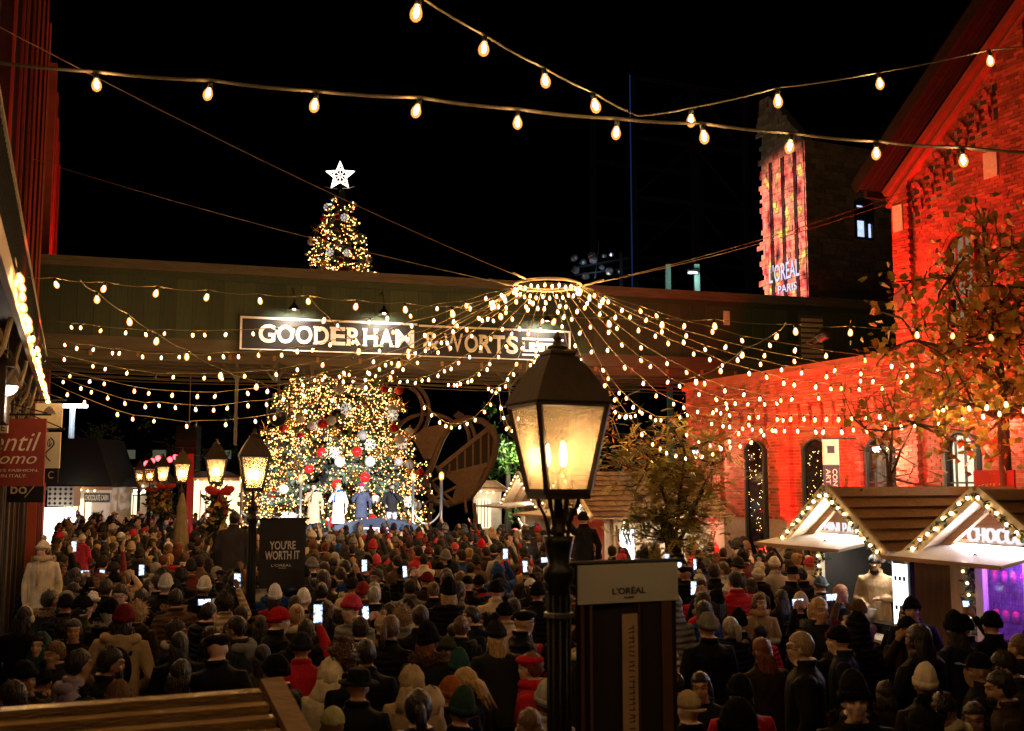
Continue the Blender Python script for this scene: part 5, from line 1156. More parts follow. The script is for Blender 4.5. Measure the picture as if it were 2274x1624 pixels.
b = MB(); b.prism([(w * .30, -h * .38)] + [(w * .30 + w * .45 * k / 12, -h * .36 + h * .22 * math.sin(math.pi * k / 12) * (1 + .15 * (k % 2))) for k in range(13)] + [(w * .75, -h * .38)], -.03, -.021); b.build('emblem', pm('grey', (.18, .17, .16), .7), g); b = MB(); b.box((w * .27, -.03, -h * .43), (w * .78, -.021, -h * .39)); b.build('emblem_base', M['rust'], g)
g, w, h = sign('shop_sign', 'white scalloped sign with black flourish behind the red banner', 92, 132, 960, 1040, 19, M['white'])
b = MB(); b.tube([(w * (.5 + .2 * math.sin(t)), -.025, -h * (.15 + t * .1)) for t in np.linspace(0, 6.5, 24)], .012, 5); b.tube([(w * (.45 + .12 * math.cos(t) * (1 - t / 9)), -.025, -h * (.3 + .1 * math.sin(t))) for t in np.linspace(0, 8, 24)], .008, 5); b.build('flourish', M['signblack'], g)
g, w, h = sign('shop_sign', 'black sign with white letters bo under the red banner', 18, 96, 1066, 1116, 17.5, M['signblack'], bracket=False); letters(g, 'lettering', 'bo', w * .10, w * .55, -h * .62, -h * .15, -.022, M['cream'], .004, .01); b = MB(); b.bar((w * .5, -.024, -h * .78), (w * .82, -.024, -h * .12), .012); b.build('slash', M['cream'], g)
g, w, h = sign('shop_sign', 'narrow black sign with pale curl below the scalloped sign', 100, 128, 1036, 1072, 19.5, M['signblack'], bracket=False); letters(g, 'lettering', 'C', w * .3, w * .7, -h * .75, -h * .3, -.022, M['cream'], .004)
gp = P(12, 858, 13); gl_ = empty('globe_lamp', gp, 0, 'round glowing globe lamp under the balcony at the edge', 'lamp'); b = MB(); b.lathe([(.0, .16), (.10, .14), (.15, .05), (.15, 0)], 12); b.build('cap', M['greyboard'], gl_, True); b = MB(); b.ball((0, 0, 0), (.14, .14, .12), 12, 8); b.build('globe', M['whiteled'], gl_, True); b = MB(); b.tube([(0, 0, .15), (0, 0, .9)], .015, 5); b.build('stem', M['iron'], gl_); lamp('POINT', 'lamp_light', (0, 0, -.25), 25, (1, .8, .6), r=.1, parent=gl_)
# ---------------------------------------------------------------- signs on the right
q = PW(1843, 976, RW_P - .55); ag = empty('gallery_banner', q, R(4), 'narrow cream and navy banner reading CONTEMPORARY ART GALLERY on the wing', 'banner'); w = .36
b = MB(); b.box((-w / 2, -.01, -.55), (w / 2, .01, 0)); b.build('cream_top', M['cream'], ag); b = MB(); b.box((-w / 2, -.011, -2.2), (w / 2, .011, -.551)); b.build('navy_field', M['navy'], ag); b = MB(); b.box((-.08, -.02, -.30), (.08, -.012, -.14)); b.box((-.05, -.025, -.24), (.05, -.0205, -.18)); b.build('emblem', M['navy'], ag); b = MB(); b.bar((-w / 2, 0, .02), (.7, 0, .02), .03); b.build('bracket', M['iron'], ag)
for t, x, l in (('CONTEMPORARY', .075, 1.3), ('ART GALLERY', -.075, 1.1)):
    o = letters(ag, 'lettering', t, 0, l, -.05, .05, 0, M['cream'], .004, .005); o.rotation_euler = (0, R(90), 0); o.location = (x, -.0125, -.64)
q = PW(2205, 1066, 14.2); qs = empty('arched_shop_sign', q, RWZ, "red sign reading QUEEN'S TRUNK behind the berry stall ridge", 'sign'); b = MB(); b.box((-.42, 0, -.6), (.42, .04, .16)); b.build('board', pm('qred', (.36, .02, .015), .6), qs); b = MB(); b.bar((-.35, .02, -.6), (-.35, .02, -3.1), .06); b.bar((.35, .02, -.6), (.35, .02, -3.1), .06); b.build('posts', M['iron'], qs)
for k, ch in enumerate("QUEEN'STRUNK"):
    a = (k - 5.5) * .115 + (.03 if k > 6 else -.03); x = .95 * math.sin(a) * .72; o = letters(qs, 'letter', ch, -.026 if ch != "'" else -.008, .026 if ch != "'" else .008, -.045 if ch != "'" else .01, .045, 0, M['palewood'], .004, .008); o.location = (x, -.003, -.10 - .30 * (1 - math.cos(a)) * 1.2); o.rotation_euler = (0, a * .6, 0)
q = P(1578, 1012, 27.6); gs = empty('street_name_sign', q, 0, 'small white street sign with red band above the bush', 'sign'); b = MB(); b.box((-.3, -.01, -.12), (.3, .01, .12)); b.build('board', M['white'], gs); b = MB(); b.box((-.3, -.016, .04), (.3, -.011, .12)); b.build('red_band', M['redpaint'], gs); letters(gs, 'lettering', 'GRIST', -.2, .12, -.07, .0, -.011, M['redpaint'], .004); b = MB(); b.bar((0, .02, -3.6), (0, .02, .12), .05); b.build('post', M['iron'], gs)
# ================================================================ trees and shrubs
def leafm(name, cols, rough=.55):
    m = bpy.data.materials.new(name); m.use_nodes = True; nt = m.node_tree; b = nt.nodes['Principled BSDF']; L = nt.links.new
    ge = nd(nt, 'ShaderNodeNewGeometry'); cr = nd(nt, 'ShaderNodeValToRGB'); L(ge.outputs['Random Per Island'], cr.inputs[0]); el = cr.color_ramp.elements
    el[0].color = (*cols[0], 1); el[1].color = (*cols[-1], 1)
    for i, c in enumerate(cols[1:-1]): e = el.new((i + 1) / (len(cols) - 1)); e.color = (*c, 1)
    L(cr.outputs[0], b.inputs['Base Color']); b.inputs['Roughness'].default_value = rough
    return m
M['autumn'] = leafm('autumn', [(.60, .28, .05), (.72, .42, .08), (.42, .34, .07), (.52, .20, .04), (.70, .50, .12)])
M['olive'] = leafm('olive_leaf', [(.42, .44, .10), (.56, .50, .12), (.50, .32, .08), (.34, .42, .10)])
M['orangeleaf'] = leafm('orangeleaf', [(.45, .17, .03), (.32, .12, .02)]); M['greenleaf'] = leafm('greenleaf', [(.05, .12, .02), (.09, .16, .03), (.04, .08, .02)])
def maple(mb, p, size, rg):
    """one broad lobed leaf"""
    t = Vector((rg.gauss(0, 1), rg.gauss(0, 1), rg.gauss(-.5, .8))).normalized(); s = t.orthogonal().normalized(); s.rotate(Matrix.Rotation(rg.uniform(0, 6.3), 3, t)); n = t.cross(s) * size * .12
    q = [(0, 0), (.28, .16), (.30, .42), (.52, .55), (.26, .68), (.0, 1.05), (-.26, .68), (-.5, .5), (-.30, .40), (-.27, .14)]
    vs = [p + s * a * size + t * b * size + n * (abs(a) * 2) for a, b in q]; mb.add(vs, [(0, 1, 2, 3, 4, 5), (0, 5, 6, 7, 8, 9)])
def grow(mb, p, d, L, r, depth, rg, out, bend=.35, split=(2, 3), shrink=.68):
    pts = [p]; n = 5
    for k in range(n):
        d = (d + Vector((rg.gauss(0, bend), rg.gauss(0, bend), rg.gauss(.06, bend * .6))) * .4).normalized(); pts.append(pts[-1] + d * L / n)
    mb.tube(pts, [r * (1 - .35 * k / n) for k in range(n + 1)], 6 if depth > 1 else 4)
    if depth <= 1: out += pts[1:]
    if depth > 0:
        for k in range(rg.randint(*split)):
            a = rg.uniform(.35, .95); s = d.orthogonal().normalized(); s.rotate(Matrix.Rotation(rg.uniform(0, 6.28), 3, d)); nd_ = (d * math.cos(a) + s * math.sin(a)).normalized()
            grow(mb, pts[-1 - (k % 2) * 2], nd_, L * shrink * rg.uniform(.8, 1.2), r * .58, depth - 1, rg, out, bend, split, shrink)
def tree_thing(name, lab, x, Y, ztop_y, mainpts, rad, depth, leaf, nleaf, lsize, fn, cat='tree', base=True, L0=1.2, spread=.35, seed=1, bend=.35):
    rg = random.Random(seed); q = P(x, 1100, Y); g = empty(name, (q.x, q.y, 0), 0, lab, cat)
    w = MB(); out = []
    for stem in mainpts:
        pts = [P(a, b_, Yy) - Vector((q.x, q.y, 0)) for a, b_, Yy in stem]; pts = [Vector((pts[0].x * .3, pts[0].y * .3, 0))] + pts if base else pts
        n = len(pts); w.tube(pts, [rad * (1 - .72 * k / (n - 1)) for k in range(n)], 8)
        for k in range(max(1, n - 4) if base else 0, n):
            for _ in range(3 if k < n - 1 else 4):
                d = Vector((rg.gauss(0, 1), rg.gauss(0, .8), rg.gauss(.25, .6))).normalized(); grow(w, pts[k], d, L0 * rg.uniform(.5, 1), rad * .32, depth, rg, out, bend)
    w.build('trunk', M['bark'], g, True)
    lf = MB()
    for k in range(nleaf):
        c = rg.choice(out); p = c + Vector((rg.gauss(0, spread), rg.gauss(0, spread), rg.gauss(0, spread))) * .5; fn(lf, p, lsize * rg.uniform(.6, 1.25), rg)
    if nleaf: tag(lf.build('crown', M[leaf], g), kind='stuff')
    return g
def blade(mb, p, size, rg):
    t = Vector((rg.gauss(0, 1), rg.gauss(0, 1), rg.gauss(0, .7))).normalized(); s = t.orthogonal().normalized() * size * .22; mb.add([p, p + t * size * .5 + s, p + t * size, p + t * size * .5 - s], [(0, 1, 2, 3)])
def frond(mb, p, size, rg):
    """compound leaf: paired leaflets on a drooping stalk"""
    d = Vector((rg.gauss(0, 1), rg.gauss(0, 1), rg.gauss(.0, .35))).normalized(); s = d.cross(Vector((0, 0, 1))).normalized()
    for k in range(6):
        c = p + d * size * k / 6 + Vector((0, 0, -.25 * size * (k / 6) ** 2))
        for e in (-1, 1):
            t = (s * e + d * .5).normalized() * size * .30; w = d * size * .12; mb.add([c, c + t * .5 + w, c + t, c + t * .5 - w], [(0, 1, 2, 3)])
tree_thing('autumn_tree', 'young tree with broad golden brown leaves in front of the red gable', 2236, 17.6, 0, [[(2240, 1060, 17.6), (2222, 960, 17.6), (2228, 860, 17.6), (2215, 760, 17.6), (2200, 640, 17.6), (2185, 560, 17.5)], [(2222, 960, 17.6), (2222, 930, 17.6), (2160, 900, 17.4), (2090, 910, 17.2), (2030, 940, 17.1)], [(2228, 860, 17.6), (2228, 850, 17.6), (2150, 800, 17.7), (2080, 770, 17.7), (2035, 755, 17.8)], [(2215, 760, 17.6), (2216, 750, 17.6), (2250, 690, 17.3), (2290, 640, 17.2)], [(2222, 930, 17.6), (2225, 920, 17.6), (2270, 900, 17.2), (2310, 870, 17)], [(2212, 740, 17.6), (2205, 730, 17.6), (2140, 690, 17.9), (2110, 620, 17)]], .075, 1, 'autumn', 2300, .155, maple, L0=.75, spread=.5, seed=4)
tree_thing('locust_shrub', 'bushy small tree with fine olive and rust leaves before the shingled roof', 1500, 20.6, 0, [[(1490, 1200, 20.6), (1488, 1150, 20.6), (1470, 1090, 20.6), (1430, 1050, 20.6)], [(1500, 1200, 20.6), (1505, 1140, 20.6), (1515, 1060, 20.6), (1520, 1000, 20.6)], [(1508, 1200, 20.6), (1535, 1150, 20.5), (1560, 1080, 20.5), (1590, 1030, 20.5)], [(1495, 1190, 20.6), (1480, 1120, 20.7), (1460, 1060, 20.8), (1400, 1040, 20.8)]], .05, 1, 'olive', 2100, .25, frond, 'shrub', L0=.6, spread=.5, seed=9)
tree_thing('low_frond_shrub', 'low branch of dark fronds below the bushy tree', 1470, 20.2, 0, [[(1478, 1205, 20.2), (1465, 1180, 20.2), (1430, 1165, 20.2)], [(1500, 1205, 20.2), (1520, 1180, 20.2), (1550, 1172, 20.2)]], .02, 1, 'greenleaf', 90, .22, frond, 'shrub', L0=.35, spread=.2, seed=11)
tree_thing('bare_shrub', 'leafless twiggy shrub in front of the wing corner', 1965, 18.0, 0, [[(1972, 1060, 18), (1968, 1010, 18), (1930, 960, 18), (1895, 930, 18)], [(1975, 1060, 18), (1978, 1000, 18), (1982, 940, 18), (1985, 890, 18)], [(1978, 1060, 18), (2000, 1000, 18), (2040, 920, 18)]], .035, 2, 'orangeleaf', 26, .07, blade, 'shrub', L0=.55, spread=.1, seed=3, bend=.2)
tree_thing('orange_sapling', 'thin sapling with few orange leaves behind the near lantern', 1392, 27.0, 0, [[(1392, 1100, 27), (1388, 1040, 27), (1378, 980, 27), (1360, 930, 27)], [(1392, 1060, 27), (1400, 1020, 27), (1440, 985, 27), (1465, 970, 27)]], .05, 1, 'orangeleaf', 240, .17, blade, 'tree', L0=.7, spread=.3, seed=6)
for x, y, Y, r, n, lab, m, h in ((1125, 1005, 52, 1.6, 1500, 'green leafy tree lit behind the sculpture', 'greenleaf', 1.3), (215, 985, 58, 2.0, 500, 'dark green tree behind the far left booths', 'greenleaf', 1.6), (420, 1000, 62, 2.6, 500, 'dim tree behind the loudspeaker column', 'greenleaf', 1.2), (1420, 1020, 58, 2.2, 350, 'dim tree far behind the shingled stall', 'greenleaf', 1.2)):
    q = P(x, y, Y); g = empty('leafy_tree', (q.x, q.y, 0), 0, lab, 'tree', 'trees beyond the bridge'); b = MB(); b.tube([(0, 0, 0), (.1, 0, q.z * .5), (0, 0, q.z + r * .5)], [.2, .15, .05], 7)
    for k in range(7): a = k * .9; b.tube([(0, 0, q.z - r * .4), (r * .5 * math.cos(a), r * .5 * math.sin(a), q.z + .1 * k), (r * .8 * math.cos(a), r * .8 * math.sin(a), q.z + .2 * k - .3)], [.08, .05, .02], 5)
    b.build('trunk', M['bark'], g); rg = random.Random(x); lf = MB()
    cl = [(Vector((rg.gauss(0, .55), rg.gauss(0, .55), rg.gauss(0, .5 * h))) * r, rg.uniform(.35, .7)) for _ in range(14)]
    for k in range(n): c, rr = rg.choice(cl); blade(lf, Vector((0, 0, q.z)) + c + Vector((rg.gauss(0, 1), rg.gauss(0, 1), rg.gauss(0, 1))).normalized() * rr * rg.random() ** .5, rg.uniform(.15, .32), rg)
    tag(lf.build('crown', M[m], g), kind='stuff')
lamp('POINT', 'tree_uplight', tuple(P(1150, 1015, 50.2)), 240, (.95, 1, .7), r=.2)
for px, py, Y, h, lab in ((213, 1128, 40, 1.5, 'small potted fir in front of the chocolate booth'), (185, 1140, 38, .9, 'dark clipped shrub beside the white totem')):
    q = P(px, py, Y); g = empty('potted_fir', (q.x, q.y, 0), 0, lab, 'plant'); b = MB(); b.lathe([(.2, 0), (.28, .4), (.26, .42)], 10); b.build('pot', M['iron'], g); b = MB(); rg = random.Random(px)
    for k in range(420):
        t = rg.random(); a = rg.uniform(0, 6.3); rr = .55 * (1 - t) * rg.random() ** .4; blade(b, Vector((rr * math.cos(a), rr * math.sin(a), .4 + h * t)), .2, rg)
    tag(b.build('crown', M['greenleaf'], g), kind='stuff')
pl = P(1497, 1222, 20.6); g = empty('planter_box', (pl.x, pl.y, 0), 0, 'round dark planter at the foot of the bushy tree', 'planter'); b = MB(); b.lathe([(.30, 0), (.36, .9), (.4, .95), (.4, 1.0), (.34, 1.0), (.32, .9)], 14); b.build('tub', M['iron'], g, True); b = MB(); b.lathe([(0, .9), (.33, .9), (.33, .91), (0, .91)], 14); b.build('soil', M['bark'], g)
# ================================================================ people
def attr_color(nt, name):
    a = nd(nt, 'ShaderNodeAttribute'); a.attribute_type = 'OBJECT'; a.attribute_name = name; return a
def skin_mat():
    m = bpy.data.materials.new('skin'); m.use_nodes = True; nt = m.node_tree; b = nt.nodes['Principled BSDF']; L = nt.links.new
    a = attr_color(nt, 'skin'); v = nd(nt, 'ShaderNodeVertexColor'); v.layer_name = 'facecol'; x = nd(nt, 'ShaderNodeMix', data_type='RGBA', blend_type='MULTIPLY'); x.inputs[0].default_value = 1
    L(a.outputs['Color'], x.inputs[6]); L(v.outputs['Color'], x.inputs[7]); L(x.outputs[2], b.inputs['Base Color']); b.inputs['Roughness'].default_value = .5; b.inputs['Subsurface Weight'].default_value = .0
    return m
def cloth_mat(name, prop=None, rough=.8):
    m = bpy.data.materials.new(name); m.use_nodes = True; nt = m.node_tree; b = nt.nodes['Principled BSDF']; L = nt.links.new
    tc = nd(nt, 'ShaderNodeTexCoord'); src = attr_color(nt, prop).outputs['Color'] if prop else nd(nt, 'ShaderNodeObjectInfo').outputs['Color']
    nz = nd(nt, 'ShaderNodeTexNoise'); nz.inputs['Scale'].default_value = 5; nz.inputs['Detail'].default_value = 4; L(tc.outputs['Object'], nz.inputs['Vector'])
    mr = nd(nt, 'ShaderNodeMapRange'); mr.inputs[1].default_value = .3; mr.inputs[2].default_value = .7; mr.inputs[3].default_value = .72; mr.inputs[4].default_value = 1.25; L(nz.outputs[0], mr.inputs[0])
    hs = nd(nt, 'ShaderNodeHueSaturation'); L(src, hs.inputs['Color']); L(mr.outputs[0], hs.inputs['Value']); L(hs.outputs[0], b.inputs['Base Color']); b.inputs['Roughness'].default_value = rough; b.inputs['Specular IOR Level'].default_value = .12
    n2 = nd(nt, 'ShaderNodeTexNoise'); n2.inputs['Scale'].default_value = 9; n2.inputs['Detail'].default_value = 3; mp = nd(nt, 'ShaderNodeMapping'); mp.inputs['Scale'].default_value = (1, 1, .55); L(tc.outputs['Object'], mp.inputs[0]); L(mp.outputs[0], n2.inputs['Vector'])
    wv = nd(nt, 'ShaderNodeTexWave'); wv.bands_direction = 'Z'; wv.inputs['Scale'].default_value = 5.0; wv.inputs['Distortion'].default_value = 2.5; wv.inputs['Detail'].default_value = 1; L(tc.outputs['Object'], wv.inputs['Vector'])
    q = attr_color(nt, 'quilt'); mu = nd(nt, 'ShaderNodeMath', operation='MULTIPLY'); L(wv.outputs['Fac'], mu.inputs[0]); L(q.outputs['Fac'], mu.inputs[1]); mu3 = nd(nt, 'ShaderNodeMath', operation='MULTIPLY'); L(mu.outputs[0], mu3.inputs[0]); mu3.inputs[1].default_value = .45; mu = mu3; ad = nd(nt, 'ShaderNodeMath', operation='ADD'); L(mu.outputs[0], ad.inputs[0]); L(n2.outputs[0], ad.inputs[1])
    bp = nd(nt, 'ShaderNodeBump'); bp.inputs['Strength'].default_value = .9; bp.inputs['Distance'].default_value = .035; L(ad.outputs[0], bp.inputs['Height']); L(bp.outputs[0], b.inputs['Normal'])
    return m
M['skin'] = skin_mat(); M['coat'] = cloth_mat('coat', None, .7); M['legs'] = cloth_mat('legs', 'legs', .85); M['shoe'] = pm('shoe', (.02, .018, .016), .5)
M['hair'] = pm('hair', (0, 0, 0), .42, var=.5, scale=9, bump=1.0, bscale=13, obj=True, stretch=(5, 5, 1)); M['knit'] = pm('knit', (0, 0, 0), .9, spec=.1, var=.22, scale=16, bump=1.0, bscale=32, obj=True, stretch=(1, 1, .35)); M['fur'] = pm('fur', (0, 0, 0), .9, var=.4, scale=30, obj=True)
def loft(mb, rings, n=16):
    vs = []
    for c, rx, ry in rings:
        for j in range(n):
            a = 2 * math.pi * j / n; ca, sa = math.cos(a), math.sin(a); e = .82
            vs.append((c[0] + rx * math.copysign(abs(ca) ** e, ca), c[1] + ry * math.copysign(abs(sa) ** e, sa), c[2]))
    k = len(rings); fs = [(i * n + j, i * n + (j + 1) % n, (i + 1) * n + (j + 1) % n, (i + 1) * n + j) for i in range(k - 1) for j in range(n)]
    fs += [tuple(range(n - 1, -1, -1)), tuple(range((k - 1) * n, k * n))]; mb.add(vs, fs)
def hand(mb, w, d, grip=.6, up=Vector((0, 0, 1))):
    """palm, four bent fingers and a thumb from wrist w along d"""
    d = d.normalized(); s = d.cross(up); s = s.normalized() if s.length > .1 else Vector((1, 0, 0)); n = s.cross(d)
    mb.tube([w - d * .03, w + d * .02, w + d * .05, w + d * .085], [.026, .032, .036, .026], 8)
    for k, L_ in enumerate((.066, .074, .070, .055)):
        o = w + d * .075 + s * (-.030 + .020 * k); k1 = o + d * L_ * .5 - n * L_ * .12 * grip; k2 = k1 + (d * (1 - grip) - n * grip).normalized() * L_ * .45; mb.tube([o - d * .02, o, k1, k2], [.0105, .0105, .010, .0085], 6)
    t0 = w + d * .03 - s * .03; mb.tube([w + d * .01 - s * .015, t0, t0 + (d - s * .8).normalized() * .035, t0 + (d * 1.2 - s * .5 - n * .4).normalized() * .06], [.013, .013, .012, .010], 6)
    return w + d * .08
DIM = .013
POSE = {  # left elbow, left wrist, right elbow, right wrist  (forward is +Y)
 'stand': ((-.27, -.03, 1.12), (-.26, .06, .86), (.27, -.03, 1.12), (.26, .06, .86)),
 'pockets': ((-.30, -.06, 1.14), (-.20, .12, .98), (.30, -.06, 1.14), (.20, .12, .98)),
 'chat': ((-.27, .02, 1.14), (-.10, .24, 1.16), (.27, .0, 1.13), (.12, .22, 1.08)),
 'phone2': ((-.26, .22, 1.34), (-.07, .36, 1.66), (.26, .22, 1.34), (.07, .36, 1.66)),
 'phone1': ((-.27, -.03, 1.12), (-.25, .08, .88), (.29, .18, 1.46), (.16, .32, 1.80)),
 'mic': ((-.29, -.02, 1.12), (-.31, .05, .86), (.27, .12, 1.16), (.06, .17, 1.44)),
 'micl': ((-.27, .12, 1.16), (-.06, .17, 1.44), (.29, .0, 1.12), (.22, .20, 1.02)),
 'camera': ((-.33, .02, 1.60), (-.20, .20, 1.80), (.30, -.04, 1.13), (.28, .02, .88)),
 'tocheek': ((-.27, -.02, 1.12), (-.16, .18, .98), (.27, .1, 1.18), (.10, .12, 1.52)),
}
def body_mesh(name, pose='stand', coat='jacket', yaw=0.0, nod=0.0, slim=1.0, bulk=1.0, dress=None, stride=0.0):
    mb = MB(); hem = {'jacket': .80, 'parka': .60, 'long': .40, 'sweater': .86}[coat]; b_ = bulk; fl_ = {'jacket': 1.0, 'parka': 1.06, 'long': 1.12, 'sweater': .92}[coat]
    S = slim
    rings = [((0, 0, hem), .205 * b_ * fl_ * S, .15 * b_ * fl_)]
    for z, rx, ry, cy in ((.95, .198, .148, 0), (1.08, .186, .14, .0), (1.20, .192, .142, .0), (1.31, .205, .142, -.005), (1.39, .214, .130, -.012), (1.44, .190, .108, -.014), (1.475, .118, .088, -.012), (1.505, .082, .078, -.006)):
        if z > hem + .04: rings.append(((0, cy, z), rx * S * (b_ if z < 1.42 else 1), ry * (b_ if z < 1.42 else 1)))
    loft(mb, rings)
    mb.tube([(.072 * math.cos(a), -.012 + .072 * math.sin(a), 1.518 + .012 * -math.sin(a)) for a in np.linspace(math.pi * .55, math.pi * 2.45, 18)], [.012] + [.026] * 16 + [.012], 8)
    pe = POSE[pose]; ar = .058 * (1 + (b_ - 1) * 1.4); hands = []
    for sgn, e, w in ((-1, pe[0], pe[1]), (1, pe[2], pe[3])):
        sh = Vector((sgn * .185 * S, -.012, 1.395)); e = Vector(e); e.x *= S; w = Vector(w); w.x *= S
        mb.tube([sh + Vector((-sgn * .08, 0, .005)), sh, sh.lerp(e, .5), e, e.lerp(w, .5), w - (w - e).normalized() * .02], [ar * 1.1, ar * 1.34, ar * 1.15, ar, ar * .92, ar * .72], 10)
        d = (w - e).normalized(); hands.append((w.copy(), d.copy(), hand(mb, w, d, .75 if pose != 'stand' else .35, Vector((0, 1, 0)) if abs(d.z) > .7 else Vector((0, 0, 1)))))
    for sgn in (-1, 1):
        st = stride * sgn; kn = (sgn * .10, .03 + st * .5, .49); an = (sgn * .105, st, .09)
        mb.tube([(sgn * .085, 0, .96), (sgn * .095, .005 + st * .2, .80), kn, (sgn * .105, -.015 + st * .8, .30), an], [.10, .096, .066, .062, .046], 10)
        mb.ball((sgn * .108, .05 + st, .05), (.048, .125, .052), 10, 6)
    HC = Vector((0, .022, 1.628)); piv = Vector((0, 0, 1.53)); RH = Matrix.Rotation(yaw, 3, 'Z') @ Matrix.Rotation(-nod, 3, 'X')
    hm = MB(); hm.ball((0, -.008, .022), (.076, .097, .105), 14, 10); hm.ball((0, .022, -.028), (.062, .078, .092), 12, 9); hm.ball((0, .048, -.088), (.042, .044, .036), 10, 7)
    hm.tube([(0, .094, .018), (0, .104, -.012), (0, .112, -.030)], [.008, .011, .0135], 6); hm.ball((0, .098, .030), (.045, .014, .010), 8, 5)
    hm.ball((0, .090, -.062), (.024, .014, .012), 8, 5)
    for s in (-1, 1): hm.ball((s * .076, -.004, -.012), (.012, .020, .032), 8, 6); hm.ball((s * .036, .068, -.028), (.028, .022, .022), 8, 6)
    hm.tube([(0, -.01, -.03), (0, -.03, -.14), (0, -.03, -.20)], [.056, .054, .06], 10)
    vs = [RH @ (Vector(v) + HC - piv) + piv for v in hm.v]; mb.add(vs, hm.f)
    me = mb.mesh(name, M['skin']); o = bpy.data.objects.new(name, me); COL.objects.link(o)
    md = o.modifiers.new('r', 'REMESH'); md.mode = 'VOXEL'; md.voxel_size = DIM; md.use_smooth_shade = True
    sm = o.modifiers.new('s', 'SMOOTH'); sm.factor = .5; sm.iterations = 2
    dg = bpy.context.evaluated_depsgraph_get(); dg.update(); out = bpy.data.meshes.new_from_object(o.evaluated_get(dg)); out.name = name; bpy.data.objects.remove(o); bpy.data.meshes.remove(me)
    out.materials.clear()
    for k in ('skin', 'coat', 'legs', 'shoe'): out.materials.append(M[k])
    n = len(out.polygons); c = np.empty(n * 3); out.polygons.foreach_get('center', c); c = c.reshape(-1, 3)
    idx = np.ones(n, int); z = c[:, 2]
    low = z < hem + .006
    for w, d, h in hands:                                          # sleeves stay coat
        r = c - np.array(w); t = r @ np.array(d); dist = np.linalg.norm(r - np.outer(t, np.array(d)), axis=1); hs = (t > -.002) & (t < .2) & (dist < .085); low &= ~((t > -.32) & (dist < .09)); 
        idx[hs] = 0
    idx[low & (idx == 1)] = 2; idx[z < .085] = 3
    hl = (c - np.array(piv)) @ np.array(RH) + np.array(piv - HC)   # head-local coordinates
    head = (np.linalg.norm(hl, axis=1) < .155) & (z > 1.47) & (np.hypot(c[:, 0], c[:, 1]) < .15) & (hl[:, 2] > -.135); idx[head & (z > 1.548)] = 0; idx[head & (c[:, 1] > .05) & (z > 1.50)] = 0
    out.polygons.foreach_set('material_index', idx.astype('i')); 
    nv = len(out.vertices); v = np.empty(nv * 3); out.vertices.foreach_get('co', v); v = v.reshape(-1, 3); L_ = (v - np.array(piv)) @ np.array(RH) + np.array(piv - HC)
    fc = np.ones((nv, 4)); ax = np.abs(L_[:, 0]); front = L_[:, 1] > .045
    eye = front & (np.abs(ax - .034) < .016) & (np.abs(L_[:, 2] - .004) < .0085); fc[eye, :3] = (.16, .15, .15)
    brow = front & (np.abs(ax - .034) < .022) & (np.abs(L_[:, 2] - .030) < .0065); fc[brow, :3] = (.25, .2, .17)
    lip = front & (ax < .023) & (np.abs(L_[:, 2] + .062) < .0085); fc[lip, :3] = (.85, .42, .42)
    ca = out.color_attributes.new('facecol', 'FLOAT_COLOR', 'POINT'); ca.data.foreach_set('color', fc.reshape(-1))
    hd = Matrix.Translation(piv) @ RH.to_4x4() @ Matrix.Translation(HC - piv)
    return {'mesh': out, 'head': hd, 'hands': hands, 'hem': hem}
# ---------------------------------------------------------------- head wear and hair, in head coordinates
def shell(rad, cen, mask, n=24, k=16, rough=.04, tuft=0, seed=0, tl=.04, inner=.80):
    rg = random.Random(seed); mb = MB(); vs = []
    for i in range(k + 1):
        t = math.pi * i / k
        for j in range(n):
            a = 2 * math.pi * j / n; d = Vector((math.sin(t) * math.cos(a), math.sin(t) * math.sin(a), -math.cos(t)))
            q = Vector((d.x * rad[0] + cen[0], d.y * rad[1] + cen[1], d.z * rad[2] + cen[2])); m = mask(q)
            f = 1 + rough * noise.noise(d * 4 + Vector((seed, 0, 0))) * 1.4
            r_ = f * (m if isinstance(m, float) else (1.0 if m else inner)); q = Vector((d.x * rad[0] * r_ + cen[0], d.y * rad[1] * r_ + cen[1], d.z * rad[2] * r_ + cen[2])); vs.append(q)
            if tuft and m and rg.random() < tuft:
                s = Vector((rg.gauss(0, 1), rg.gauss(0, 1), rg.gauss(0, 1))); u = (d + s * .6).normalized() * tl * rg.uniform(.5, 1.3); w = u.orthogonal().normalized() * tl * .16; mb.add([q - w, q + w, q + u], [(0, 1, 2)])
    mb.add(vs, [(i * n + j, i * n + (j + 1) % n, (i + 1) * n + (j + 1) % n, (i + 1) * n + j) for i in range(k) for j in range(n)]); return mb
def hairline(q): return not (q.y > .045 and q.z < .062) and not (q.z < -.045 and q.y > -.03) and q.z > -.085 and not (abs(q.x) > .05 and q.y > .0 and q.z < .02)
HW = {}
HW['short'] = shell((.087, .110, .117), (0, -.010, .026), hairline, rough=.06, tuft=.35, seed=1, tl=.03).mesh('hair', M['hair'], True)
HW['crop'] = shell((.084, .105, .113), (0, -.009, .023), hairline, rough=.02, seed=2).mesh('hair', M['hair'], True)
HW['curly'] = shell((.105, .120, .128), (0, -.012, .032), hairline, rough=.16, tuft=1.0, seed=3, tl=.05).mesh('hair', M['hair'], True)
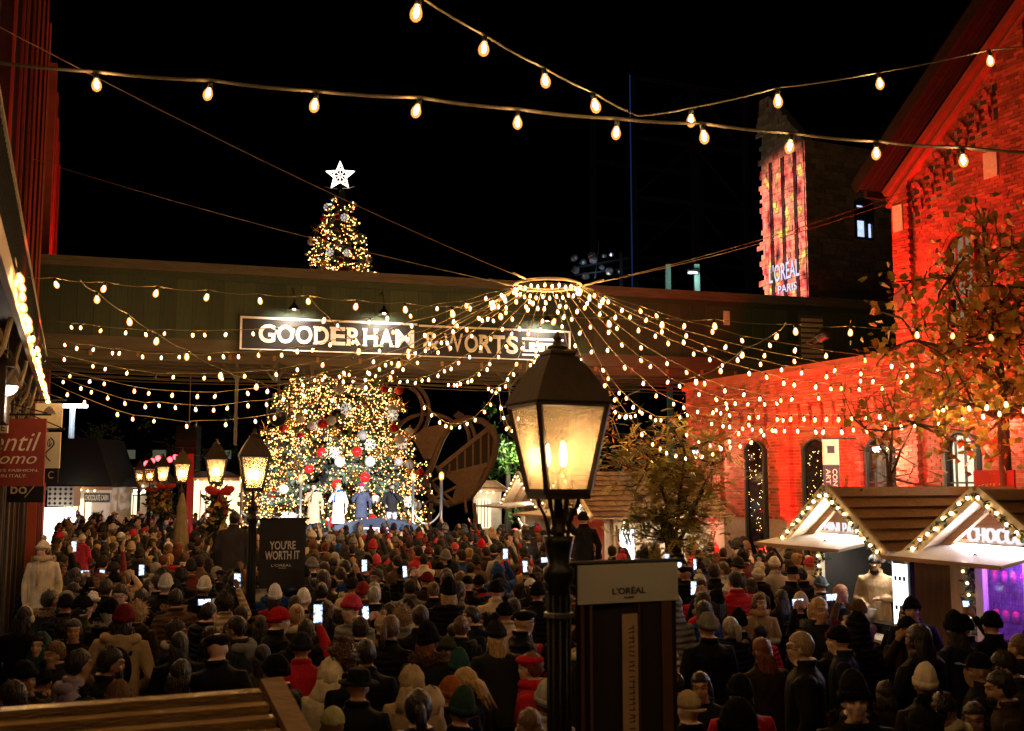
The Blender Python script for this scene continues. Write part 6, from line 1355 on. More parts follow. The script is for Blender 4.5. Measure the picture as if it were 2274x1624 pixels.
def longhair(L, seed, w=.088):
    mb = shell((.088, .108, .115), (0, -.012, .024), lambda q: not (q.y > .04 and q.z < .065 and abs(q.x) < .075), rough=.05, seed=seed)
    rg = random.Random(seed); n = 7
    loft(mb, [((rg.uniform(-.006, .006), -.045 - .045 * math.sin(math.pi * min(1, k / 4) / 2), .02 - L * k / n), w * (1 + .06 * math.sin(k)) * (1 if k < n else .6), .055 * (1 if k < n else .5)) for k in range(n + 1)], 14)
    for k in range(70):
        a = rg.uniform(2.6, 6.8); x = w * math.cos(a); y = -.09 + .05 * math.sin(a); z = rg.uniform(-L, 0); mb.add([(x, y, z), (x + .012, y - .006, z - .05), (x + rg.uniform(-.02, .02), y - .012, z - .12)], [(0, 1, 2)])
    return mb
HW['long'] = longhair(.34, 4).mesh('hair', M['hair'], True); HW['mid'] = longhair(.20, 5, .095).mesh('hair', M['hair'], True)
t_ = shell((.084, .105, .111), (0, -.010, .025), hairline, rough=.03, seed=6); t_.ball((0, -.10, .085), (.042, .04, .042), 10, 7); HW['bun'] = t_.mesh('hair', M['hair'], True)
t_ = shell((.084, .105, .111), (0, -.010, .025), hairline, rough=.03, seed=7); t_.tube([(0, -.10, .06), (0, -.15, .04), (.01, -.155, -.06), (.0, -.14, -.17)], [.022, .035, .032, .008], 8); HW['pony'] = t_.mesh('hair', M['hair'], True)
def beanie(pom=False, slouch=0.0, seed=8):
    mb = shell((.092, .113, .124 + slouch), (0, -.012, .030 + slouch * .4), lambda q: q.z > .012 + (.018 if q.y > .03 else -.03) and True, 26, 18, .035, seed=seed, inner=.78)
    n = 26; vs = []                                                # turned-up cuff
    for z, r in ((-.022, .094), (-.026, .1005), (.024, .1015), (.028, .0945)):
        for j in range(n):
            a = 2 * math.pi * j / n; rib = 1 + .012 * (j % 2); tilt = .020 * math.sin(a); vs.append((r * rib * math.cos(a), r * rib * 1.2 * math.sin(a) - .012, z + .032 + tilt))
    mb.add(vs, [(i * n + j, i * n + (j + 1) % n, (i + 1) * n + (j + 1) % n, (i + 1) * n + j) for i in range(3) for j in range(n)])
    if pom:
        rg = random.Random(2); c = Vector((0, -.02, .185)); mb.ball(c, .036, 10, 7)
        for k in range(90): d = Vector((rg.gauss(0, 1), rg.gauss(0, 1), rg.gauss(0, 1))).normalized(); w = d.orthogonal() * .006; mb.add([c + d * .03 - w, c + d * .03 + w, c + d * .055], [(0, 1, 2)])
    return mb
HW['beanie'] = beanie().mesh('beanie', M['knit'], True); HW['slouch'] = beanie(False, .03, 9).mesh('beanie', M['knit'], True); HW['pom'] = beanie(True).mesh('bobble_hat', M['knit'], True)
t_ = shell((.089, .109, .112), (0, -.010, .034), lambda q: q.z > .028, rough=.01, seed=10, inner=.75); vs = [(.085 * math.sin(a), .075 + .10 * math.cos(a) ** .7 if True else 0, .042 - .02 * abs(math.sin(a))) for a in np.linspace(-1.35, 1.35, 11)]
t_.prism([(p[0], p[1]) for p in vs], .034, .042, 'z'); HW['cap'] = t_.mesh('cap', M['knit'], True)
t_ = shell((.089, .109, .112), (0, -.010, .034), lambda q: q.z > .028, rough=.01, seed=10, inner=.75); t_.prism([(-p[0], -p[1] - .02) for p in vs], .020, .028, 'z'); HW['backcap'] = t_.mesh('cap', M['knit'], True)
t_ = shell((.106, .128, .134), (0, -.020, .014), lambda q: not (q.y > .055 and abs(q.x) < .085 and q.z < .115), rough=.13, seed=11, inner=.72); loft(t_, [((0, -.035, -.23), .19, .115), ((0, -.035, -.15), .148, .112), ((0, -.035, -.07), .112, .105), ((0, -.03, .02), .098, .10)], 16); HW['hood'] = t_.mesh('hood', M['coat'], True)
t_ = MB(); t_.lathe([(.0, .14), (.06, .145), (.082, .125), (.094, .06), (.096, .045), (.155, .035), (.160, .040), (.155, .046), (.10, .056)], 22, (0, -.008, .0)); HW['fedora'] = t_.mesh('fedora', M['knit'], True)
t_ = MB(); t_.ball((0, .005, .075), (.112, .128, .045), 18, 9); t_.lathe([(.088, .03), (.093, .06)], 18, (0, -.008, 0)); HW['flatcap'] = t_.mesh('flat_cap', M['knit'], True)
t_ = shell((.095, .115, .120), (0, -.012, .026), lambda q: not (q.y > .05 and abs(q.x) < .07 and q.z < .055), rough=.03, seed=12, inner=.76); loft(t_, [((0, -.02, -.22), .11, .10), ((0, -.01, -.15), .10, .09), ((0, -.02, -.05), .092, .085)], 16); HW['headscarf'] = t_.mesh('headscarf', M['coat'], True)
# pieces in body coordinates
def ruff(seed=1, n=620, big=.62):
    mb = MB(); rg = random.Random(seed)
    for k in range(n):
        a = rg.uniform(math.pi * .98, math.pi * 2.02); c = Vector((.155 * math.cos(a), -.035 + .12 * math.sin(a), 1.50 + rg.uniform(-.03, .03))); d = Vector((rg.gauss(0, 1), rg.gauss(0, 1), rg.gauss(0, 1))).normalized() * .06 * big; w = d.orthogonal().normalized() * .006; mb.add([c - w, c + w, c + d], [(0, 1, 2)])
    return mb
t_ = MB(); t_.tube([(.14 * math.cos(a), -.03 + .10 * math.sin(a), 1.475 + .02 * math.sin(a)) for a in np.linspace(math.pi * .95, math.pi * 2.05, 14)], [.03] + [.05] * 12 + [.03], 10); t_.ball((0, -.13, 1.42), (.12, .05, .10), 12, 8); HW['hood_down'] = t_.mesh('hood', M['coat'], True)
HW['fur'] = ruff().mesh('fur_trim', M['fur'])
t_ = MB(); t_.tube([(.095 * math.cos(a), .092 * math.sin(a), 1.505 + .012 * math.sin(3 * a)) for a in np.linspace(0, 2 * math.pi, 20)], .042, 9, cap=False); t_.bar((.05, .10, 1.48), (.06, .17, 1.12), .09, .03); HW['scarf'] = t_.mesh('scarf', M['knit'], True)
t_ = MB(); t_.ball((0, -.20, 1.20), (.15, .10, .22), 14, 10); t_.ball((0, -.28, 1.10), (.11, .05, .10), 12, 8)
for s in (-1, 1): t_.tube([(s * .11, -.14, 1.34), (s * .13, -.02, 1.46), (s * .13, .12, 1.36), (s * .14, .14, 1.18)], .018, 6)
HW['backpack'] = t_.mesh('backpack', M['coat'], True)
t_ = MB(); t_.tube([(.095 * math.cos(a), -.01, .01 + .125 * math.sin(a)) for a in np.linspace(0, math.pi, 14)], .010, 6)
for s in (-1, 1): t_.lathe([(.0, -.02), (.042, -.02), (.046, .0), (.042, .02), (0, .02)], 12, (0, 0, 0)) if False else t_.ball((s * .092, -.005, -.012), (.020, .042, .045), 10, 7)
HW['earmuffs'] = t_.mesh('headphones', M['knit'], True)
t_ = MB()
for s in (-1, 1): t_.tube([(s * .034 + .024 * math.cos(a), .104, .004 + .018 * math.sin(a)) for a in np.linspace(0, 2 * math.pi, 12)], .003, 4, cap=False); t_.tube([(s * .058, .10, .006), (s * .078, .0, .0)], .003, 4)
t_.tube([(-.012, .106, .006), (.012, .106, .006)], .003, 4); HW['glasses'] = t_.mesh('glasses', M['iron'])
t_ = shell((.060, .05, .055), (0, .055, -.080), lambda q: q.y > .03, rough=.12, tuft=.5, seed=14, tl=.02); HW['beard'] = t_.mesh('beard', M['hair'], True)
CHILD_NAME = {'short': 'hair', 'crop': 'hair', 'curly': 'hair', 'long': 'hair', 'mid': 'hair', 'bun': 'hair', 'pony': 'hair', 'beanie': 'beanie', 'slouch': 'beanie', 'pom': 'bobble_hat', 'cap': 'cap', 'backcap': 'cap', 'hood': 'hood', 'fedora': 'fedora', 'flatcap': 'flat_cap', 'headscarf': 'headscarf', 'hood_down': 'hood', 'fur': 'fur_trim', 'scarf': 'scarf', 'backpack': 'backpack', 'earmuffs': 'headphones', 'glasses': 'glasses', 'beard': 'beard'}
BODYSPACE = {'hood_down', 'fur', 'scarf', 'backpack'}
VAR = {}
def variant(pose, coat, yaw=0, nod=0, slim=1.0, bulk=1.0, stride=0.0):
    key = (pose, coat, yaw, nod, slim, bulk, stride)
    if key not in VAR: VAR[key] = body_mesh('person_body', pose, coat, R(yaw), R(nod), slim, bulk, None, stride)
    return VAR[key]
C = {'black': (.006, .006, .0065), 'charcoal': (.016, .016, .018), 'navy': (.008, .012, .03), 'dark brown': (.028, .016, .010), 'brown': (.12, .065, .03), 'olive': (.05, .05, .022), 'beige': (.48, .36, .23), 'cream': (.70, .60, .45), 'white': (.78, .75, .70), 'red': (.50, .015, .025), 'maroon': (.14, .012, .015),
     'grey': (.20, .19, .185), 'pale grey': (.45, .44, .42), 'blue': (.02, .07, .26), 'mustard': (.50, .25, .03), 'teal': (.02, .07, .07), 'green': (.03, .08, .04), 'pink': (.62, .05, .09), 'lavender': (.32, .27, .40), 'camel': (.46, .28, .16), 'orange': (.55, .13, .02), 'rust': (.30, .09, .02), 'blond': (.45, .29, .12), 'auburn': (.16, .045, .018), 'dark': (.016, .011, .008), 'grey hair': (.36, .34, .31)}
SKIN = [(.62, .40, .29), (.55, .33, .22), (.45, .26, .16), (.30, .16, .09), (.16, .08, .045), (.66, .45, .35)]
PEOPLE = []
PH = MB(); PH.box((-.038, -.005, -.078), (.038, .005, .078)); PHM = PH.mesh('phone_body', M['darkpaint'])
def screen_mat():
    m = bpy.data.materials.new('phone_screen'); m.use_nodes = True; nt = m.node_tree; nt.nodes.clear(); L = nt.links.new
    tc = nd(nt, 'ShaderNodeTexCoord'); sx = nd(nt, 'ShaderNodeSeparateXYZ'); L(tc.outputs['Object'], sx.inputs[0]); ab = nd(nt, 'ShaderNodeMath', operation='ABSOLUTE'); L(sx.outputs[0], ab.inputs[0])
    m1 = nd(nt, 'ShaderNodeMath', operation='MULTIPLY'); L(ab.outputs[0], m1.inputs[0]); m1.inputs[1].default_value = 3.2; m2 = nd(nt, 'ShaderNodeMath', operation='ADD'); L(m1.outputs[0], m2.inputs[0]); L(sx.outputs[2], m2.inputs[1])
    lt = nd(nt, 'ShaderNodeMath', operation='LESS_THAN'); L(m2.outputs[0], lt.inputs[0]); lt.inputs[1].default_value = .045; gt = nd(nt, 'ShaderNodeMath', operation='GREATER_THAN'); L(sx.outputs[2], gt.inputs[0]); gt.inputs[1].default_value = -.045; mu = nd(nt, 'ShaderNodeMath', operation='MULTIPLY'); L(lt.outputs[0], mu.inputs[0]); L(gt.outputs[0], mu.inputs[1])
    nz = nd(nt, 'ShaderNodeTexNoise'); nz.inputs['Scale'].default_value = 55; L(tc.outputs['Object'], nz.inputs['Vector']); cr = nd(nt, 'ShaderNodeValToRGB'); L(nz.outputs[0], cr.inputs[0]); cr.color_ramp.elements[0].position = .4; cr.color_ramp.elements[0].color = (.05, .09, .18, 1); cr.color_ramp.elements[1].position = .62; cr.color_ramp.elements[1].color = (.45, .6, .85, 1)
    x = nd(nt, 'ShaderNodeMix', data_type='RGBA'); L(mu.outputs[0], x.inputs[0]); L(cr.outputs[0], x.inputs[6]); x.inputs[7].default_value = (1, .95, .85, 1)
    e = nd(nt, 'ShaderNodeEmission'); L(x.outputs[2], e.inputs[0]); e.inputs[1].default_value = 2.0; o = nd(nt, 'ShaderNodeOutputMaterial'); L(e.outputs[0], o.inputs[0]); return m
PS = MB(); PS.add([(-.034, -.0055, -.073), (.034, -.0055, -.073), (.034, -.0055, .073), (-.034, -.0055, .073)], [(0, 1, 2, 3)]); PSM = PS.mesh('phone_screen', screen_mat())
def person(pos, h=1.0, rz=0.0, pose='stand', coat='jacket', col='black', head=('short', 'dark'), extra=(), yaw=0, nod=0, slim=1.0, bulk=1.0, legs=(.02, .02, .025), skin=None, quilt=0.0, label=None, phone=None, zoff=0.0, stride=0.0):
    """pos: ground point; head: (kind, colour); extra: more (kind, colour) children"""
    v = variant(pose, coat, yaw, nod, slim, bulk, stride); o = bpy.data.objects.new('person', v['mesh']); COL.objects.link(o)
    o.location = (pos[0], pos[1], zoff); o.rotation_euler = (R(random.gauss(0, 2.2)), R(random.gauss(0, 2.2)), rz) if zoff == 0 else (0, 0, rz); o.scale = (h, h, h); cc = C[col] if isinstance(col, str) else col
    j = random.uniform(.85, 1.15); o.color = (cc[0] * j, cc[1] * j, cc[2] * j, 1); o['skin'] = list(skin or random.choice(SKIN)); o['legs'] = list(legs); o['quilt'] = float(quilt)
    for kind, kc in ([head] if head and head[0] else []) + list(extra):
        c = o if False else bpy.data.objects.new(CHILD_NAME[kind], HW[kind]); COL.objects.link(c); c.parent = o
        if kind not in BODYSPACE: c.matrix_local = v['head']
        if kind == 'beard' : pass
        kk = C[kc] if isinstance(kc, str) else kc; c.color = (*kk, 1); c['quilt'] = float(quilt) if kind in ('hood', 'hood_down') else 0.0
    rec = {'o': o, 'label': label, 'col': col if isinstance(col, str) else 'dark', 'head': head, 'pose': pose, 'coat': coat, 'rz': rz, 'h': h, 'pos': Vector((pos[0], pos[1], zoff)), 'phone': None}
    PEOPLE.append(rec)
    if phone:
        Mw = Matrix.Translation(o.location) @ Matrix.Rotation(rz, 4, 'Z') @ Matrix.Scale(h, 4); w = v['hands'][1]; tip = Mw @ (w[2] + Vector((-.05 if pose == 'phone2' else 0, .012, .035)))
        if pose == 'phone2': tip = Mw @ Vector((0, w[2].y + .02, w[2].z + .02))
        p = empty('phone', tip, rz + random.uniform(-.15, .15), None, 'phone', 'phones held up by the crowd'); p.rotation_euler = (R(random.uniform(-14, 6)), R(90) if phone == 'land' else 0, rz + random.uniform(-.12, .12)); p.scale = (1.15,) * 3
        inst('case', PHM, p); inst('screen', PSM, p); rec['phone'] = p
    return rec
def face_to(pos, tgt): return math.atan2(-(tgt[0] - pos[0]), tgt[1] - pos[1])
STAGE = (TX + .6, 36.5)
def at_head(x, y, h=1.0, zoff=0.0, Y=None):
    if Y: q = P(x, y, Y); return Vector((q.x, q.y, 0)), q.z - 1.64 * h
    q = PZ(x, y, 1.64 * h + zoff); return Vector((q.x, q.y, 0)), zoff
AW, CAM_, LF, RT = 0, 180, 75, -75                                 # facing: away, to the camera, left, right
def ex(x, y, face, label, h=1.0, Y=None, **kw):
    pos, zo = at_head(x, y, h, 0, Y)
    base = face_to(pos, STAGE) if face == AW else R(face) + math.atan2(-pos.x, pos.y) * (1 if face == CAM_ else 0)
    return person(pos, h, base + R(random.uniform(-9, 9)), label=label, zoff=max(zo, 0) if Y else 0, **kw)
DK = (.012, .012, .014); JE = (.035, .05, .09)
# ---- singers
def singer(x, y, label, **kw):
    q = P(x, y, 36.3); return person((q.x, q.y), kw.pop('h', 1.0), R(180) + kw.pop('turn', 0), label=label, zoff=1.28, **kw)
singer(697, 1078, 'singer in long camel coat holding a microphone, leftmost on the stage', pose='mic', coat='long', col='camel', head=('crop', 'dark'), extra=(('scarf', 'navy'),), legs=JE, skin=SKIN[0])
singer(752, 1080, 'singer in white coat and blue scarf, second from the left on the stage', pose='mic', coat='long', col='white', head=('short', 'blond'), extra=(('scarf', 'blue'),), legs=(.05, .06, .09), skin=SKIN[5], turn=-.3)
singer(803, 1076, 'singer in dark navy coat and burgundy hat, third from the left on the stage', pose='mic', coat='parka', col=(.035, .04, .07), head=('fedora', (.22, .01, .06)), legs=(.04, .045, .07), skin=SKIN[0])
singer(870, 1078, 'singer in black leather jacket and pale jeans, rightmost on the stage', pose='micl', coat='jacket', col=(.015, .014, .016), head=('crop', 'dark'), legs=(.45, .46, .58), skin=SKIN[0], turn=.2)
for r_, hx in zip(PEOPLE[:4], (1, 1, 1, 0)):                        # microphones in their hands
    v = r_['o']; q = Matrix.Translation(v.location) @ Matrix.Rotation(v.rotation_euler.z, 4, 'Z'); key = [k for k in VAR if VAR[k]['mesh'] is v.data][0]; hp = VAR[key]['hands'][hx][2]; w = q @ (hp + Vector((0, .03, .05)))
    m = empty('microphone', w, v.rotation_euler.z, 'black microphone held by the ' + ['singer in camel coat', 'singer in white coat', 'singer in burgundy hat', 'singer in leather jacket'][PEOPLE.index(r_)], 'microphone', 'microphones of the singers')
    b = MB(); b.tube([(0, .06, -.14), (0, 0, .0)], [.014, .018], 8); b.build('grip', M['iron'], m); b = MB(); b.ball((0, -.015, .03), .03, 10, 7); b.build('grille', M['steel'], m)
# ---- people one can pick out
WB = dict(bulk=1.12, quilt=1.0)
ex(97, 1220, CAM_, 'woman in cream fluffy long coat and bobble hat standing above the crowd at the left', .93, 15, pose='stand', coat='long', col=(.55, .46, .33), head=('pom', 'cream'), extra=(('long', 'brown'), ('scarf', 'beige'), ('fur', 'cream')), skin=SKIN[0], slim=.86, yaw=-25)
ex(179, 1262, AW, 'man in black carrying a child in a pink hood on his shoulders', 1.0, coat='jacket', col='black', head=('crop', 'dark'))
pp = PEOPLE[-1]['pos']; r_ = person((pp.x, pp.y), .62, PEOPLE[-1]['rz'], pose='pockets', coat='parka', col='pink', head=('beanie', 'cream'), extra=(('hood_down', 'pink'),), label='child in pink jacket riding on shoulders at the left', zoff=1.12)
ex(381, 1243, AW, 'person in bright red puffer with blond ponytail left of the third lamp', .97, coat='parka', col='red', head=('pony', 'blond'), extra=(('hood_down', 'red'),), **WB)
ex(345, 1238, AW, 'person in white puffer with dark hair beside the red puffer', .93, coat='jacket', col='white', head=('mid', 'dark'), **WB)
ex(434, 1226, AW, 'person in red hooded jacket with dark bun beside the lamp pole', .98, coat='jacket', col='red', head=('bun', 'dark'), extra=(('hood_down', 'red'),))
ex(499, 1240, RT, 'person in white cap looking right near the slogan banner', 1.0, coat='jacket', col='charcoal', head=('cap', 'white'), pose='chat')
ex(355, 1303, AW, 'large person in black coat and pale blue-grey beanie', 1.03, coat='parka', col='black', head=('slouch', 'pale grey'), bulk=1.12)
ex(430, 1306, AW, 'person in black puffer and white beanie beside the blue-grey beanie', 1.0, coat='parka', col='black', head=('slouch', 'white'), extra=(('hood_down', 'black'),), **WB)
ex(250, 1338, AW, 'person in black coat and cream knitted beanie, front left', .98, coat='jacket', col='black', head=('slouch', 'cream'))
ex(204, 1334, CAM_, 'person facing the camera with black hood over a white beanie', .98, coat='jacket', col='black', head=('beanie', 'white'), extra=(('hood', 'black'),), skin=SKIN[0])
ex(248, 1290, AW, 'person in black beanie and black coat by the balcony building', 1.0, coat='jacket', col='black', head=('beanie', 'black'))
ex(508, 1290, AW, 'person with dark ponytail and brown jacket left of the slogan banner', .98, coat='jacket', col='brown', head=('pony', 'dark'), pose='phone1')
ex(42, 1372, AW, 'person with long dark hair and white ear muffs at the left edge', .98, coat='parka', col='black', head=('long', 'dark'), extra=(('earmuffs', 'white'),))
ex(130, 1262, RT, 'woman with long dark hair facing right near the cream coat', .97, coat='parka', col='dark brown', head=('long', 'dark'), slim=.92)
ex(163, 1398, CAM_, 'woman with long dark hair facing the camera, front left', .96, coat='jacket', col='black', head=('long', 'dark'), skin=SKIN[2], slim=.92)
ex(236, 1402, CAM_, 'woman with dark ponytail and pale blue sweater looking round, front left', .96, coat='jacket', col=(.25, .3, .36), head=('pony', 'dark'), skin=SKIN[3], slim=.92, yaw=25, nod=8)
ex(160, 1478, RT, 'young man in lavender hoodie with dark hair, low front left', 1.0, coat='jacket', col='lavender', head=('short', 'dark'), skin=SKIN[2], extra=(('hood_down', 'lavender'),), yaw=25)
ex(212, 1470, RT, 'man with dark beard holding a paper cup beside the lavender hoodie', .99, coat='jacket', col='black', head=('short', 'dark'), skin=SKIN[3], pose='chat', extra=(('beard', 'dark'),))
cp_ = PEOPLE[-1]; q = cp_['pos'] + Vector((.32, -.02, 1.12)); g = empty('paper_cup', q, 0, 'red and white paper cup held by the bearded man, front left', 'cup'); b = MB(); b.lathe([(.03, -.06), (.042, .05)], 12); b.build('cup_body', M['redpaint'], g); b = MB(); b.lathe([(.044, .05), (.044, .062), (.03, .066)], 12); b.build('lid', M['white'], g)
ex(42, 1545, LF, 'man with short dark hair in grey shearling jacket, lower left corner', 1.0, coat='jacket', col='charcoal', head=('short', 'dark'), skin=SKIN[1], extra=(('hood_down', 'pale grey'),))
ex(252, 1556, AW, 'person in brown beanie just above the near plank roof', .95, coat='jacket', col='black', head=('beanie', 'brown'))
ex(376, 1405, RT, 'man with short dark hair and pale collar turning right', .98, coat='jacket', col='black', head=('short', 'dark'), extra=(('scarf', 'pale grey'),))
ex(412, 1432, AW, 'person with long dark hair in black parka left of the second lamp', .97, coat='parka', col='black', head=('long', 'dark'))
ex(385, 1500, AW, 'person with long dark hair close behind the near plank roof', .96, coat='jacket', col='black', head=('mid', 'dark'))
ex(540, 1392, LF, 'bald man with glasses in dark shearling coat facing left', 1.02, coat='parka', col=(.02, .025, .03), head=('crop', 'dark'), extra=(('glasses', 'black'), ('hood_down', 'grey')), skin=SKIN[2], pose='chat')
ex(472, 1418, RT, 'woman with dark hair talking to the bald man', .95, coat='jacket', col='black', head=('mid', 'dark'), skin=SKIN[2], slim=.92)
ex(617, 1322, AW, 'woman in red coat with white beanie under the slogan banner', .97, coat='long', col=(.34, .01, .02), head=('slouch', 'white'), extra=(('long', 'dark brown'),))
ex(672, 1336, AW, 'person in white beanie with red backpack beside the red coat', .98, coat='jacket', col='black', head=('slouch', 'white'), extra=(('backpack', 'red'),))
ex(742, 1352, AW, 'person in black with cream square bobble hat right of the slogan banner', .95, coat='parka', col='black', head=('pom', 'cream'), extra=(('mid', 'dark'),))
ex(672, 1400, AW, 'person in black parka with wide fur-trimmed hood below the slogan banner', 1.0, coat='parka', col='black', head=('mid', 'dark'), extra=(('fur', 'brown'), ('hood_down', 'black')), bulk=1.1)
ex(800, 1398, AW, 'person with tan fur-trimmed hood and dark hair, middle front', .99, coat='parka', col='black', head=('short', 'dark brown'), extra=(('fur', 'camel'), ('hood_down', 'black')))
ex(823, 1314, AW, 'man in brown leather jacket and dark red beanie', 1.02, coat='jacket', col=(.10, .05, .025), head=('beanie', (.25, .03, .02)))
ex(890, 1275, AW, 'person in long black quilted puffer and black cap', 1.02, coat='parka', col='black', head=('backcap', 'black'), extra=(('hood_down', 'black'),), **WB)
ex(852, 1274, AW, 'man in brown jacket with black and cream knitted cap', 1.0, coat='jacket', col='dark brown', head=('beanie', 'olive'))
ex(968, 1312, AW, 'woman in black coat with messy brown bun', .99, coat='jacket', col='black', head=('bun', 'brown'))
ex(1026, 1286, AW, 'man in quilted dark brown puffer with short brown hair', 1.0, coat='jacket', col=(.05, .035, .03), head=('crop', 'brown'), extra=(('hood_down', (.05, .035, .03)),), **WB)
ex(1095, 1312, AW, 'man in pale cream fleece sweater left of the near lamp post', 1.04, coat='sweater', col=(.60, .47, .30), head=('beanie', 'black'), legs=(.18, .16, .14))
ex(895, 1374, AW, 'person with curly grey-blond hair, middle front', .97, coat='jacket', col='grey', head=('curly', (.30, .19, .09)))
ex(938, 1370, AW, 'tall man in long black coat with short dark hair, middle front', 1.05, coat='long', col='black', head=('crop', 'dark brown'))
ex(1012, 1392, AW, 'person with round brown hair and dark hooded jacket', .96, coat='jacket', col='charcoal', head=('short', 'brown'), extra=(('hood_down', 'charcoal'),), yaw=-25)
ex(1160, 1376, RT, 'man in black flat cap and glasses turning right beside the near lamp post', 1.02, coat='parka', col='black', head=('flatcap', 'black'), extra=(('glasses', 'black'),), skin=SKIN[1], **WB)
ex(1172, 1302, AW, 'person in white cap holding up a phone left of the near lamp post', .97, coat='parka', col='black', head=('backcap', 'white'), extra=(('long', 'dark'),), pose='phone1', phone='port', **WB)
ex(703, 1496, AW, 'person with cream hood up, front row below the slogan banner', .96, coat='jacket', col='cream', head=('short', 'dark'), extra=(('hood', 'cream'),))
ex(775, 1462, LF, 'young man with tousled brown hair turning left, front row', 1.02, coat='jacket', col='black', head=('curly', (.075, .035, .014)), skin=SKIN[0], yaw=25)
ex(822, 1452, AW, 'man with shaved sides behind the tousled hair, front row', 1.02, coat='jacket', col='black', head=('crop', 'dark'))
ex(774, 1524, AW, 'man in black brimmed felt hat, front row', .98, coat='jacket', col='black', head=('fedora', 'black'), skin=SKIN[1])
ex(640, 1484, LF, 'man in black hat and dark coat beside the second lamp pole', 1.0, coat='parka', col='black', head=('beanie', 'black'), skin=SKIN[1])
ex(912, 1562, AW, 'person with beige hood up, front row centre', .95, coat='jacket', col='beige', head=('short', 'dark'), extra=(('hood', 'beige'),))
ex(962, 1580, AW, 'person in dark green beanie, bottom centre', .96, coat='jacket', col='black', head=('slouch', (.02, .045, .03)))
ex(1000, 1536, AW, 'person in orange-brown beanie, front row centre', .93, coat='jacket', col='black', head=('beanie', 'rust'))
ex(1068, 1516, LF, 'person with straight blond bob bending forward, front row', .95, coat='jacket', col='black', head=('mid', 'blond'), nod=25, skin=SKIN[0])
ex(1040, 1484, AW, 'person in teal beanie behind the blond bob', .94, coat='jacket', col='black', head=('slouch', 'teal'))
ex(1190, 1484, LF, 'person in red hat and red scarf beside the near lamp pole', .97, coat='jacket', col='red', head=('flatcap', 'red'), extra=(('scarf', 'red'), ('short', 'auburn')))
ex(1180, 1552, AW, 'person in grey-white beanie beside the near lamp pole', .93, coat='jacket', col='pale grey', head=('slouch', 'pale grey'))
ex(1150, 1612, AW, 'person with brown hair at the bottom edge beside the near lamp pole', .92, coat='jacket', col='dark brown', head=('mid', 'brown'))
ex(722, 1604, AW, 'person in pale olive peaked cap at the bottom edge', .93, coat='jacket', col='olive', head=('cap', (.35, .34, .16)))
ex(1686, 1338, CAM_, 'woman in beige coat and scarf standing right of the pale banner', .97, coat='long', col='beige', head=('long', 'brown'), extra=(('scarf', 'camel'),), pose='chat', skin=SKIN[0], slim=.9, yaw=25)
ex(1580, 1330, AW, 'woman with brown bob right of the pale banner', .97, coat='parka', col='black', head=('mid', 'dark brown'))
ex(1620, 1316, AW, 'person in fluffy white bobble hat beside the beige coat', .93, coat='jacket', col='charcoal', head=('pom', 'white'))
ex(1562, 1388, AW, 'large person in black with grey beanie beside the pale banner', 1.04, coat='parka', col='black', head=('beanie', 'grey'), bulk=1.12)
ex(1785, 1432, LF, 'grey-haired man in big black jacket looking left, front right', 1.06, coat='parka', col='black', head=('crop', (.30, .22, .14)), extra=(('glasses', 'black'),), skin=SKIN[0], bulk=1.14)
ex(1597, 1522, CAM_, 'girl with long black hair facing the camera beside the pale banner', .92, coat='jacket', col='black', head=('long', 'dark'), skin=SKIN[2], slim=.9)
ex(1541, 1574, AW, 'person in tan mesh cap worn backwards beside the pale banner', .95, coat='jacket', col='black', head=('backcap', (.40, .30, .18)))
ex(1835, 1418, AW, 'person in red beanie and fur collar, right front', .97, coat='parka', col='black', head=('pom', 'maroon'), extra=(('fur', 'brown'),))
ex(1878, 1424, LF, 'young man in black beanie and navy jacket looking left, right front', 1.0, coat='jacket', col='navy', head=('beanie', 'black'), skin=SKIN[0])
ex(1712, 1444, AW, 'woman with long red-brown hair behind the grey-haired man', .96, coat='jacket', col='dark brown', head=('long', 'auburn'))
ex(1900, 1386, AW, 'person with black hood up in shiny black puffer, right front', 1.02, coat='parka', col='black', head=('short', 'dark'), extra=(('hood', 'black'),), **WB)
ex(1986, 1362, CAM_, 'smiling woman with long dark hair in front of the pancake stall', .96, coat='jacket', col='black', head=('long', 'dark'), skin=SKIN[1], slim=.92, extra=(('scarf', 'cream'),))
ex(2037, 1352, CAM_, 'smiling man in black beanie and navy jacket between the stalls', 1.03, coat='jacket', col='navy', head=('beanie', 'black'), skin=SKIN[1], pose='chat')
ex(2014, 1398, CAM_, 'woman in black beanie and brown coat with a phone at her ear', .97, coat='parka', col='dark brown', head=('beanie', 'black'), skin=SKIN[2], pose='tocheek', extra=(('scarf', 'black'),))
ex(2206, 1384, AW, 'man in black beanie photographing the berry stall', 1.0, coat='jacket', col='black', head=('beanie', 'black'), pose='phone2', phone='port')
ex(2142, 1388, AW, 'person in black cap left of the man photographing the berry stall', .97, coat='jacket', col='black', head=('beanie', 'black'))
ex(2152, 1484, LF, 'man in black cap with white strap looking left, lower right', 1.0, coat='jacket', col='black', head=('cap', 'black'), skin=SKIN[2], yaw=25)
ex(2244, 1474, LF, 'man with thick dark hair looking down at the right edge', 1.0, coat='jacket', col='charcoal', head=('short', 'dark'), skin=SKIN[1], nod=25)
ex(2032, 1522, AW, 'person in cream ribbed beanie, lower right', .96, coat='jacket', col='black', head=('slouch', 'cream'), skin=SKIN[3], yaw=-25)
ex(2098, 1560, CAM_, 'man with short dark hair and cream shearling collar looking down, lower right', .98, coat='jacket', col='black', head=('short', 'dark'), extra=(('hood_down', 'cream'), ('scarf', 'cream')), skin=SKIN[2], nod=25)
ex(2202, 1598, CAM_, 'woman with dark hair facing the camera at the bottom right', .92, coat='jacket', col='black', head=('mid', 'dark'), skin=SKIN[3], slim=.92)
